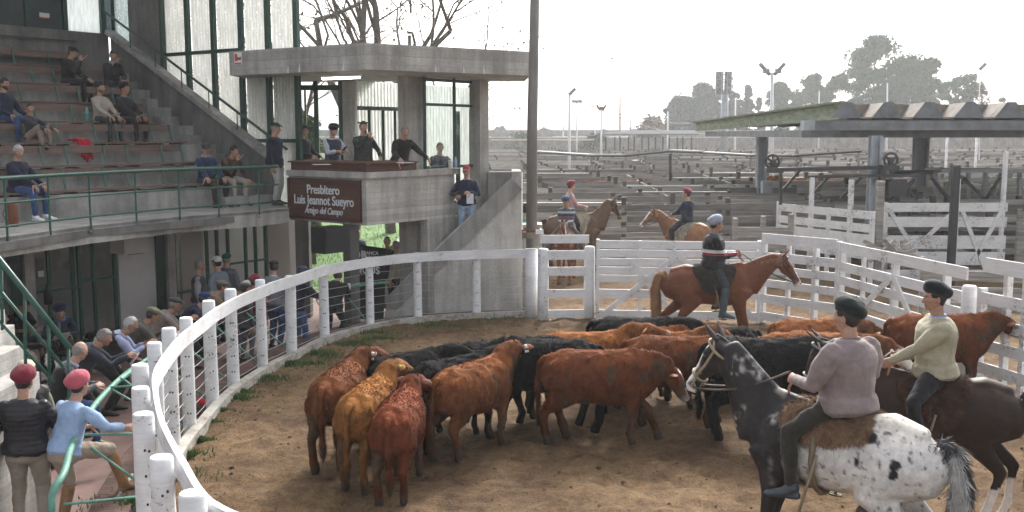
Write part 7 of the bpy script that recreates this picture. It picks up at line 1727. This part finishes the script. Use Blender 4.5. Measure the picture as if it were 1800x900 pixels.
# --- upper tiers
tier('man in black with a dark cap and hand at his face, high in the stand', 127, 73, 5, FACE + .5, top=(DARK, 'cloth', 1.2), legs=(DARK, 'cloth', 1), hat=('flat_cap', DARK), handR=(.03, .20, .98), handdR=(-.1, 0, 1), elbR=(.25, .2, -1), hunch=.25, head=(0, .2, 0), vox=.018)
tier('man in black with a pale blue scarf, below the man with the dark cap', 199, 86, 5, FACE - .2, top=(DARK, 'cloth', 1.15), legs=(DARK, 'cloth', 1), scarf=(.30, .42, .50), handR=(.03, .22, .97), handdR=(-.1, 0, 1), elbR=(.25, .2, -1), hunch=.3, head=(-.4, .2, 0), vox=.018)
who['beige'] = tier('bearded man in beige sweater and black beret holding a paper', 182, 132, 3, FACE + .1, top=((.38, .33, .28), 'knit', 1.08), legs=((.05, .05, .055), 'cloth', 1), hat=('beret', DARK), beard=(.06, .04, .03, .8), vox=.017)
who['open'] = tier('man in open dark jacket and black beret, paper on knee', 226, 133, 3, FACE + .2, top=(DARK, 'cloth', 1.18), legs=(DARK, 'cloth', 1), hat=('beret', DARK), collar=(.25, .27, .33), vox=.017, skin=SK2)
tier('bearded man in glasses and blue jeans at the left edge of the tiers', 15, 146, 3, FACE + .3, top=(NAVY, 'knit', 1.1), legs=(JEANS, 'denim', 1), beard=(.03, .02, .015, .9), glasses=True, handL=(-.2, .2, .6), handR=(.2, .2, .6), vox=.016, dz=-.05)
tier('boy in beige trousers with his knees drawn up, beside the bearded man', 62, 164, 2, FACE + .35, h=1.45, top=((.05, .05, .06), 'cloth', 1.05), legs=((.26, .21, .175), 'cloth', 1.1), footL=(-.1, .22, .36), footR=(.12, .22, .36), handL=(-.12, .3, .75), handR=(.12, .3, .75), head=(-.9, .1, 0), dz=.08, vox=.016, seat=.50)
# --- balcony bench
who['white'] = tier('grey-haired man in navy jacket and white shoes, alone on the balcony bench', 40, 254, 0, FACE + .35, top=((.018, .02, .045), 'cloth', 1.18), legs=(JEANS, 'denim', 1.05), hair=('short', WHITEH), shoes=(.72, .72, .72), vox=.014, belly=.04, handL=(-.10, .30, .60), handR=(.16, .34, .60), head=(-.4, .15, 0), build=1.05)
tier('man in a navy sweater and flat cap turned to his neighbour on the balcony bench', 368, 246, 0, FACE + .0, top=((.025, .045, .09), 'knit', 1.15), legs=((.045, .035, .032), 'cloth', 1.08), hat=('flat_cap', (.04, .04, .045)), collar=(.3, .34, .5), head=(-.7, .25, 0), handR=(.32, .30, .62), belly=.06, build=1.08, vox=.014)
tier('man in brown sweater and beige trousers resting his chin on his hand', 405, 253, 0, FACE - .1, top=((.085, .05, .035), 'knit', 1.1), legs=((.36, .33, .28), 'cloth', 1.05), handR=(.02, .26, .93), handdR=(-.1, 0, 1), elbR=(.25, .2, -1), handL=(-.2, .3, .55), hunch=.35, lean=.15, head=(.3, .1, 0), vox=.014)
# --- standing on the balcony and behind the desk
p_ = dict(vox=.013)
def behind_desk(label, px, Y, rz, **k):
    k.pop('hk', 0); c = P(px, 235, Y); h = k.get('h', 1.75); a = dict(pelvis=(0, 0, .93 * h / 1.75)); a.update(k); return person(label, V(c.x, Y, ZB + .02), rz, **a)
behind_desk('man in navy coat, pale trousers and black cap standing left of the desk', 482, 20.85, FACE + .45, top=((.015, .02, .038), 'cloth', 1.25), legs=((.34, .35, .33), 'cloth', 1.12), hat=('flat_cap', DARK), hair=('short', GREYH), hem=-.12, head=(.4, .05, 0), build=1.05, **p_)
behind_desk('man in black polo, cap and glasses at the left end of the desk', 532, 21.6, FACE + .2, h=1.70, top=((.012, .012, .014), 'cloth', 1.12), legs=(DARK, 'cloth', 1), hat=('cap', DARK), glasses=True, handL=(-.22, .30, .98), handR=(.15, .32, 1.0), build=1.05, **p_)
bp = behind_desk('man in a large black beret and navy vest looking down at a phone', 584, 21.0, FACE - .2, h=1.72, top=((.30, .34, .42), 'check', 1.05), sleeves='rolled', vest=((.022, .03, .065), 'puffer', 1.10), legs=(DARK, 'cloth', 1), hat=('big_beret', (.012, .012, .014)), handL=(-.12, .34, 1.12), handR=(.08, .36, 1.12), head=(-.1, .5, 0), build=1.05, **p_)
auc = behind_desk('auctioneer in a dark green sweater and quilted vest speaking into a microphone', 638, 20.5, FACE - .45, h=1.78, top=((.018, .04, .032), 'knit', 1.08), vest=((.022, .022, .02), 'puffer', 1.12), legs=(DARK, 'cloth', 1), hair=('short', DARKH), handR=(.02, .26, 1.42), handL=(-.28, .22, 1.02), palmR=(0, -1, 0), elbR=(.9, -.1, -.7), build=1.02, **p_)
lm_ = behind_desk('grey-haired man in a black sweater leaning on the desk with both hands', 707, 20.72, FACE - .3, h=1.78, hk=.95, top=((.014, .014, .016), 'knit', 1.12), legs=(DARK, 'cloth', 1), hair=('short', GREYH), handL=(-.34, .42, .98), handR=(.34, .42, .98), lean=.35, pelvis=(0, -.12, .90), head=(-.2, .1, 0), build=1.1, **p_)
c = P(775, 253, 22.3); person('man in glasses and a navy jacket seated inside the booth behind the window', V(c.x, c.y, c.z - 1.28), FACE - .6, pelvis=(0, -.1, .54), footL=(-.13, .36, 0), footR=(.13, .36, 0), kneeL=(0, .6, 1), kneeR=(0, .6, 1), handL=(-.16, .35, .78), handR=(.16, .35, .78), top=(NAVY, 'cloth', 1.15), hair=('short', DARKH), glasses=True, vox=.015)
c = P(820, 284, 21.6); pm_ = person('bearded man in red cap, navy sweater and light jeans on the booth stair', V(c.x, c.y, c.z - 1.80), R(178), h=1.76, top=((.022, .028, .06), 'knit', 1.12), legs=(LJEANS, 'denim', 1.05), hat=('cap', (.42, .07, .09)), beard=(.22, .20, .19, .85), hair=('short', GREYH), collar=(.4, .45, .5), handL=(-.10, .30, 1.14), handR=(.20, .26, 1.08), head=(0, .12, 0), belly=.05, build=1.06, vox=.012)
# --- under the booth and on the walkway (floor at -0.3)
def walk(label, px, py, rz, **k): return standing(label, px, py, rz, ZG, **k)
walk('grey-haired man in a dark grey vest standing side on before the glass wall', 348, 452, R(-75), h=1.74, top=((.27, .27, .30), 'cloth', 1.05), vest=((.07, .065, .065), 'cloth', 1.15), legs=(DARK, 'cloth', 1.05), hair=('short', GREYH), skin=SK2, belly=.08, build=1.05, vox=.013)
walk('man in a white and green cap and grey jacket, seen from behind', 397, 442, R(-15), h=1.76, top=((.12, .13, .15), 'cloth', 1.2), legs=(DARK, 'cloth', 1), hat=('cap', (.02, .12, .07)), hair=('short', GREYH), build=1.12, vox=.014)
walk('man in a pale blue-grey shirt half hidden behind the grey jacket', 382, 447, R(60), h=1.76, top=((.19, .23, .27), 'cloth', 1.1), legs=(DARK, 'cloth', 1), hat=('cap', (.62, .64, .62)), vox=.018)
LEAN = dict(lean=.55, hunch=.25, pelvis=(0, -.18, .86), footL=(-.14, .0, 0), footR=(.14, -.12, 0))
def leaner(label, px, py, rz, hz=1.36, **k):
    """bends forward on the rail round the ring; hz = how high the head's top is above the floor"""
    c = G(px, py, ZG + hz); M = Matrix.Rotation(rz, 3, 'Z'); a = dict(lean=.50, hunch=.25, pelvis=(0, -.45, hz - .62), footL=(-.14, -.35, 0), footR=(.14, -.45, 0), handL=(-.10, .17, 1.02), handR=(.08, .17, 1.02), elbL=(-.4, -.3, -.9), elbR=(.4, -.3, -.9), head=(0, .1, 0), vox=.014, build=1.14)
    off = M @ Vector((0, .05, 0)); a.update(k); return person(label, V(c.x, c.y, ZG) - off, rz, **a)
leaner('man in a beige flat cap and tan jacket bending over the rail', 402, 494, R(-70), 1.40, top=((.28, .20, .12), 'cloth', 1.2), legs=(DARK, 'cloth', 1), hat=('flat_cap', (.22, .17, .14)))
leaner('man in a blue cap with a small badge, head low behind the rail', 372, 515, R(-75), 1.36, top=(NAVY, 'cloth', 1.15), legs=(DARK, 'cloth', 1), hat=('cap', (.03, .06, .16)))
leaner('man in a dark grey flat cap, glasses and beige jumper leaning on the rail', 320, 524, R(-72), 1.38, top=((.26, .22, .20), 'knit', 1.12), legs=((.045, .045, .05), 'cloth', 1), hat=('flat_cap', (.06, .06, .062)), glasses=True, skin=SK2, hair=('short', GREYH))
who['olive'] = leaner('man in an olive flat cap and grey-brown jacket leaning on the rail', 280, 541, R(-68), 1.40, top=((.10, .095, .08), 'cloth', 1.22), legs=((.05, .045, .04), 'cloth', 1), hat=('flat_cap', (.20, .20, .13)), head=(.1, .35, 0), skin=SK2)
leaner('white-haired man in a dark vest with light blue sleeves leaning on the rail', 243, 557, R(-72), 1.42, top=((.36, .40, .58), 'cloth', 1.08), sleeves='rolled', vest=((.022, .02, .024), 'cloth', 1.14), legs=(DARK, 'cloth', 1), hair=('short', WHITEH), skin=SK2, head=(-.1, .2, 0))
who['navyzip'] = leaner('grey-haired man in a navy zip sweater with folded hands at the rail', 197, 578, R(-68), 1.44, top=((.025, .03, .045), 'knit', 1.15), legs=(DARK, 'cloth', 1), hair=('short', GREYH), skin=SK2, head=(-.15, .25, 0), vox=.012, handL=(-.05, .22, 1.05), handR=(.07, .22, 1.05))
leaner('balding man in glasses and a black vest over grey sleeves, leg on the ledge', 143, 612, R(-62), 1.50, top=((.11, .11, .12), 'knit', 1.10), vest=((.012, .012, .014), 'knit', 1.08), legs=(JEANS, 'denim', 1.08), hair=('bald', GREYH), glasses=True, skin=SK1, collar=(.40, .42, .6), head=(.55, .25, 0), vox=.011, footR=(.25, .15, .30), kneeR=(.3, .9, .4), pelvis=(0, -.25, .88), lean=.3, hunch=.2)
walk('man in maroon beret, black quilted jacket and khaki trousers, seen from behind', 38, 640, R(12), h=1.78, hk=1.01, top=((.016, .016, .02), 'puffer', 1.22), legs=((.27, .24, .19), 'cloth', 1.15), hat=('big_beret', (.16, .018, .035)), hair=('short', BLACK), build=1.12, vox=.011, hem=-.08, head=(-.2, .1, 0), handL=(-.2, .28, 1.0), handR=(.2, .28, 1.0), shoes=(.10, .055, .03))
bs_ = walk('man in pink beret, light blue shirt and tan boots, foot on the brick ledge', 118, 655, R(-28), h=1.74, hk=.965, top=((.30, .42, .62), 'cloth', 1.10), sleeves='rolled', legs=((.33, .27, .21), 'cloth', 1.10), boots=(.24, .13, .06), hat=('big_beret', (.42, .09, .12)), hair=('short', BLACK), lean=.30, hunch=.05, pelvis=(0, -.08, .90), footR=(.22, .45, .32), kneeR=(.2, .9, .5), footL=(-.10, -.08, 0), handR=(.35, .42, 1.05), handL=(-.15, .35, 1.0), belt=(.06, .03, .02), vox=.011, build=1.08)
walk('man in a cream flat cap and dark vest between the maroon beret and the stair', 44, 626, R(-140), h=1.70, top=((.20, .19, .15), 'cloth', 1.15), vest=(DARK, 'cloth', 1.2), legs=(DARK, 'cloth', 1), hat=('flat_cap', (.45, .40, .30)), vox=.014, glasses=True)
def chairman(label, px, py, rz, **k): return seated(label, px, py, rz, ZG, **k)
who['tshirt'] = chairman('dark-haired young man in a black T-shirt and shorts reading beside the stair', 30, 520, R(-115), top=((.015, .015, .017), 'cloth', 1.08), sleeves='short', legs=((.10, .09, .09), 'cloth', 1.05), shorts=True, hair=('short', BLACK), hunch=.4, lean=.15, head=(0, .55, 0), vox=.013, skin=SK2, footL=(-.15, .4, 0), footR=(.15, .4, 0), handL=(-.05, .42, .72), handR=(.12, .42, .72))
who['navyberet'] = chairman('person in a navy beret and patterned scarf reading on a chair', 103, 528, R(-150), top=((.02, .032, .06), 'cloth', 1.12), legs=((.06, .04, .04), 'cloth', 1.05), hat=('big_beret', (.015, .02, .06)), hair=('short', BLACK), scarf=(.14, .15, .18), hunch=.4, lean=.15, head=(0, .5, 0), vox=.013, handL=(-.1, .40, .74), handR=(.12, .40, .74))
chairman('bald head and shoulders of a man in a tan shirt beside the stair handrail', 12, 555, R(-60), top=((.25, .2, .16), 'cloth', 1.1), hair=('bald', GREYH), skin=SK3, vox=.018, dz=-.05)
# further along the rail
walk('man in a maroon beret and red jacket behind the cluster at the rail', 446, 481, R(-20), h=1.58, top=((.16, .03, .035), 'cloth', 1.15), hat=('beret', (.17, .03, .045)), vox=.018)
walk('man in dark grey flat cap low between the tan jacket and the white cap', 428, 494, R(-40), h=1.50, top=((.06, .055, .06), 'cloth', 1.15), hat=('flat_cap', (.08, .075, .075)), vox=.018)
leaner('man in a white cap bent low behind the rail', 446, 494, R(-60), 1.40, top=((.30, .22, .14), 'cloth', 1.15), hat=('cap', (.66, .66, .66)), vox=.018)
walk('man in dark cap, grey sweater and blue jeans with joined hands', 480, 456, R(-35), h=1.76, hk=.99, top=((.24, .25, .27), 'knit', 1.16), legs=(JEANS, 'denim', 1.12), hat=('flat_cap', (.03, .035, .035)), hair=('short', DARKH), skin=SK1, collar=(.5, .53, .6), head=(.9, .15, 0), belly=.06, handL=(-.05, .36, 1.02), handR=(.12, .36, 1.02), vox=.013, build=1.1)
walk('man in a navy cap and navy coat leaning towards the ring, in jeans', 526, 465, R(-40), h=1.72, hk=.98, top=((.018, .022, .04), 'cloth', 1.2), legs=(JEANS, 'denim', 1.05), hat=('cap', (.05, .07, .11)), lean=.2, pelvis=(0, -.1, .91), handL=(-.05, .42, 1.02), handR=(.14, .42, 1.04), head=(0, .35, 0), vox=.013)
who['blackj'] = leaner('man in a black jacket holding a rolled paper beside the banner', 598, 474, R(-10), 1.42, top=((.02, .02, .022), 'cloth', 1.18), legs=(DARK, 'cloth', 1), hair=('short', DARKH), head=(.4, .4, 0), vox=.013)
walk('dark-haired man in a navy jacket looking up beside the black banner', 681, 412, R(150), h=1.76, top=((.025, .03, .045), 'cloth', 1.18), legs=(DARK, 'cloth', 1), hair=('short', BLACK), skin=SK2, head=(.5, -.45, 0), handL=(-.1, .3, 1.0), handR=(.2, .2, .85), vox=.013)
walk('man in a light grey jacket with a raised hand behind the man looking up', 698, 420, R(60), h=1.72, top=((.32, .32, .29), 'cloth', 1.2), legs=(DARK, 'cloth', 1), hat=None, hair=('short', GREYH), handR=(.08, .2, 1.52), vox=.016)
c = P(628, 399, 26); person('balding man in a dark jacket standing on the lawn behind the booth', V(c.x, c.y, c.z - 1.75), R(200), top=(NAVY, 'cloth', 1.15), legs=(DARK, 'cloth', 1), hair=('bald', DARKH), vox=.018)
c = P(921, 342, 22.2); person('person in a turquoise smock and navy cap behind the dark pole', V(c.x, c.y, 0), R(-20), h=(c.z) , pelvis=(0, -.1, .93 * c.z / 1.75 - .05), lean=.25, hunch=.25, top=((.12, .36, .30), 'cloth', 1.25), legs=((.03, .04, .07), 'cloth', 1.1), hat=('cap', NAVY), head=(0, .4, 0), vox=.014)
for ch_ in CH: chair(ch_[0], ch_[1], R(-90) + ch_[2] * 0 + .2, ch_[3])

# ============================================================ SMALL THINGS
def at_on(px, py, z): return G(px, py, z)
# red cloth on the bench, bottle, thermos, papers in hands
p = S_(t_at(141, TREAD * 2 + .5, 3.7), TREAD * 2 + .02, PZ(3) + .40)
m = MB(); q0 = S_(t_at(138, TREAD * 2 + .2, PZ(3)), TREAD * 2 + .02, PZ(3) + .10)
e_ = []
for i in range(5): a = q0 + dT * (.05 * i - .1); e_.append(loft([(a + dN * .3 + V(0, 0, .02), .05, .03, dT), (a + V(0, 0, .02), .05, .03, dT), (a - dN * .06 - V(0, 0, .15 + .05 * (i % 2)), .045, .022, dT), (a - dN * .05 - V(0, 0, .30 + .06 * (i % 3)) + dT * .04, .03, .02, dT)], 10))
blob('red_cloth', e_, .016, cloth((.42, .01, .03)), None, 1, ((18, .014, 1.0),), label='crumpled red cloth hanging from a plank bench', cat='cloth')
q0 = S_(t_at(154, TREAD * 3 + .2, PZ(4)), TREAD * 3 + .2, PZ(4) + .075); m = MB(); m.tube([q0 + V(0, 0, z) for z in (0, .01, .19, .22, .26, .30)], [.03, .04, .04, .03, .018, .016], 12); m.build('steel_bottle', M_plain('teal_bottle_paint', (.10, .30, .26), .35, .5, 30), label='teal steel bottle standing on the fourth bench beside the beige sweater', cat='bottle')
q0 = S_(t_at(23, -.3, ZB), -.25, ZB + .002)
q0 = G(24, 398, ZB + .003); m = MB(); m.tube([q0 + V(0, 0, z) for z in (0, .01, .36, .37)], [.075, .082, .082, .075], 16); m.tube([q0 + V(-.08, -.05, .08), q0 + V(-.13, -.07, .2), q0 + V(-.08, -.05, .33)], .01, 6); m.build('thermos_case', cloth((.17, .06, .03), 'leather'), label='brown leather thermos case on the balcony floor beside the white shoes', cat='thermos case')
def in_hand(p_, key, off, w, l, label, rx=.6, rz=0, name='paper_sheet', mat=None, cat='paper', th=.003):
    """a thing held in somebody's hand"""
    M = Matrix.Translation(p_[0].location) @ Matrix.Rotation(p_[0].rotation_euler.z, 4, 'Z'); m = MB(); m.box(V(0, 0, 0), (w, l, th)); o = m.build(name, mat or paper, label=label, cat=cat)
    o.location = M @ (p_[1][key] + V(*off)); o.rotation_euler = (rx, 0, p_[0].rotation_euler.z + rz); return o
in_hand(who['white'], 'wrR', (-.1, .12, .02), .20, .14, 'folded paper in the lap of the man with white shoes', .4, .3)
in_hand(who['open'], 'wrR', (-.04, .12, .02), .12, .16, 'white paper on the knee of the man in the open jacket', .3, .2)
in_hand(who['beige'], 'wrR', (-.06, .12, .03), .15, .12, 'white paper in the hands of the beige sweater', .5, .2)
in_hand(pm_, 'wrL', (0, .06, -.12), .15, .22, 'white paper in the right hand of the man in the red cap', 1.4)
in_hand(pm_, 'wrR', (-.06, .10, .05), .07, .14, 'dark phone held by the man in the red cap', .6, .3, 'mobile_phone', MT['black'], 'phone', .01)
in_hand(bp, 'wrR', (-.05, .12, .05), .07, .14, 'dark phone held by the man in the large black beret', .7, .2, 'mobile_phone', MT['black'], 'phone', .01)
in_hand(who['navyberet'], 'wrR', (-.08, .14, .02), .22, .30, 'white and red catalogue read by the person in the navy beret', .5, .2)
in_hand(who['tshirt'], 'wrR', (-.08, .12, .0), .21, .29, 'white catalogue read by the young man in the black T-shirt', .7, .1)
in_hand(who['navyzip'], 'wrR', (-.02, .10, -.04), .12, .20, 'folded white sheet in the hands of the man in the navy zip sweater', .9, .1)
in_hand(who['olive'], 'wrR', (.05, .14, -.02), .28, .14, 'white list held over the rail by the man in the olive flat cap', .2, .1)
in_hand(who['blackj'], 'wrR', (.0, .12, .02), .08, .20, 'rolled white paper held by the man in the black jacket', .4, .3, th=.05)
T_ = auc[1]; mw = Matrix.Translation(auc[0].location) @ Matrix.Rotation(auc[0].rotation_euler.z, 4, 'Z')
m = MB(); a = T_['wrR'] + V(0, .02, .04); b = T_['hc'] + V(0, .115, -.075); d_ = (b - a).normalized(); m.tube([b - d_ * .20, b - d_ * .03], .014, 10); m.ell(b - d_ * .01, (.024, .024, .024), 10, 8)
m.v = [tuple(mw @ Vector(v)) for v in m.v]; m.build('microphone', MT['dark_metal'], label='hand microphone held by the auctioneer', cat='microphone')
# things on the booth window ledge
q = on_face(792, 'R', .12, 3.1); m = MB(); m.tube([at_z(q, 3.055), at_z(q, 3.2)], .05, 14); m.tube([at_z(q, 3.2), at_z(q, 3.225)], .053, 14); m.build('white_jar', MT['wall_white'], label='white jar on the booth window ledge', cat='jar')
q = on_face(801, 'R', .12, 3.1); m = MB(); m.tube([at_z(q, z) for z in (3.055, 3.2, 3.26, 3.30)], [.035, .035, .018, .016], 12); m.build('water_bottle', M_plain('blue_clear_bottle', (.35, .45, .62), .2, .2, 20), label='clear water bottle with a blue label on the booth window ledge', cat='bottle')
q = on_face(796, 'R', .12, 3.1); sheet(at_z(on_face(795, 'R', .0, 3.06), 3.06), .34, .2, -.3, 'stack of papers on the outer edge of the booth ledge')
# black banner with lettering
A_, B_ = P(612, 428, 20.9), P(680, 437, 20.6); bn = empty('banner', V((A_.x + B_.x) / 2, 20.7, -.3), label='black banner with white lettering standing under the booth', cat='banner')
zb_ = -.1; m = MB(); m.prism([A_, B_, V(B_.x - .1, B_.y, zb_), V(A_.x, A_.y, zb_)], V(.005, .03, 0)); fpart(m, 'banner_sheet', M_plain('black_banner_cloth', (.014, .014, .016), .7, .2, 5), bn)
wl = M_plain('white_print', (.72, .73, .75), .6, .05, 9, 0); dr_ = (B_ - A_).normalized(); fr0 = V(dr_.x, dr_.y, 0).normalized(); nb2 = V(fr0.y, -fr0.x, 0); nb2 = nb2 if nb2.y < 0 else -nb2
def bt(px, py): q = P(px, py, 20.75); f = (q.x - A_.x) / (B_.x - A_.x); y_ = A_.y + (B_.y - A_.y) * f; return P(px, py, y_ - .012)
text('DB', bt(632, 449), fr0, V(0, 0, 1), .26, wl, bn, ext=.003, bold=.004); text('BRANCA', bt(650, 445), fr0, V(0, 0, 1), .10, wl, bn, ext=.003, bold=.002); text('NEGOCIOS', bt(650, 452), fr0, V(0, 0, 1), .075, wl, bn, ext=.003, bold=.001)
text('ANGUS', bt(640, 475), fr0, V(0, 0, 1), .22, wl, bn, ext=.003, bold=.004)
m = MB(); c = G(362, 715, .02); m.ell(c + V(-.1, .1, .05), (.06, .05, .05), 10, 8); m.ell(c + V(-.04, .1, .03), (.05, .04, .04), 10, 8); m.build('red_wrapper', cloth((.6, .03, .05)), label='crumpled red and white wrapper at the foot of the ring fence', cat='litter')
m = MB()
m.tube([G(205, 880, .0) + V(0, 0, .02), G(232, 835, .02)], .02, 7); m.build('loose_stick', GW, label='loose stick lying in the gutter below the near posts', cat='stick')
# black and white dogs by the chairs
def dog(label, px, py, rz, s=1.0):
    c = G(px, py, ZG); el = [loft([(V(0, -.28, .30), .09, .10, X_), (V(0, -.1, .36), .11, .12, X_), (V(0, .12, .42), .11, .14, X_), (V(0, .22, .44), .08, .11, X_)], 14, .6), cap_(V(0, .2, .46), .085, V(0, .30, .60), .07), loft([(V(0, .28, .63), .075, .07, X_), (V(0, .36, .62), .07, .06, X_), (V(0, .45, .58), .038, .035, X_), (V(0, .51, .57), .03, .028, X_)], 12)]
    for q in (-1, 1): el += [loft([(V(q * .08, .16, .36), .05, .06, X_), (V(q * .08, .16, .2), .032, .036, X_), (V(q * .08, .15, .08), .024, .026, X_), (V(q * .08, .19, .02), .03, .045, X_)], 10), loft([(V(q * .08, -.22, .30), .06, .09, X_), (V(q * .09, -.16, .18), .04, .06, X_), (V(q * .09, -.27, .12), .022, .026, X_), (V(q * .09, -.25, .02), .028, .045, X_)], 10), loft([(V(q * .055, .29, .69), .02, .035, X_), (V(q * .085, .27, .66), .012, .03, X_), (V(q * .095, .28, .60), .008, .018, X_)], 8)]
    el.append(loft([(V(0, -.30, .34), .03, .03, X_), (V(0, -.42, .36), .035, .035, X_), (V(0, -.52, .44), .025, .025, X_)], 10))
    def cf(P_): w = (np_noise(P_, 6, 3.0) + .9 * (abs(P_[:, 0]) < .03) * (P_[:, 1] > .3) + .7 * (P_[:, 2] < .2) > .35)[:, None]; return np.where(w, np.array([.6, .58, .55]), np.array([.015, .014, .014]))
    o = blob('dog', el, .014, MT['coat'], None, 2, ((20, .004, 1),), cf, None, (4000, .035, .004, (0, -.6, -.6), None, 'fur', MT['coat']), label=label, cat='dog'); o.location = c; o.rotation_euler = (0, 0, rz); o.scale = (s, s, s)
dog('black and white dog sitting behind the man in the navy zip sweater', 185, 655, R(60))
dog('black dog with white paws lying under the reader in the navy beret', 92, 690, R(-160))
finalise()
srcs = [o for o in scn.objects if o.name.startswith('calf') and o.parent is None]
for i, (px, Y, rz, lb) in enumerate([(1062, 43, 80, 'brown cow penned in the yards, between the two mounted riders'), (1095, 43.1, -85, 'brown cow penned in the yards just left of the maroon beret'), (1405, 43, 95, 'orange brown cow penned under the shed left of the grey column'), (1600, 43, -80, 'orange brown cow penned beyond the hoist wheels'), (1470, 43.2, 85, 'tawny cow penned between the hoist braces')]):
    c = copy_tree(srcs[[8, 13, 9, 17, 10][i] % len(srcs)]); q = P(px, 320, Y); c.location = (q.x, Y, .1); c.rotation_euler = (0, 0, R(rz)); c.scale = (1.5, 1.5, 1.55); tag(c, lb, 'cow', 'cattle in the pens')
# ============================================================ AIR
m = MB(); m.box(V(0, 720, 19.3), (3060, 1620, 41.4)); hz = nodes('haze_air'); mt_, t_, b_, N_h, L_h = hz
pv = N_h.new('ShaderNodeVolumePrincipled'); pv.inputs['Color'].default_value = (.93, .95, .97, 1); pv.inputs['Density'].default_value = .0008; pv.inputs['Anisotropy'].default_value = .35
N_h.remove(b_); L_h.new(pv.outputs[0], t_.nodes['Material Output'].inputs['Volume'])
m.build('haze', mt_, kind='stuff', label='thin bright haze in the air')
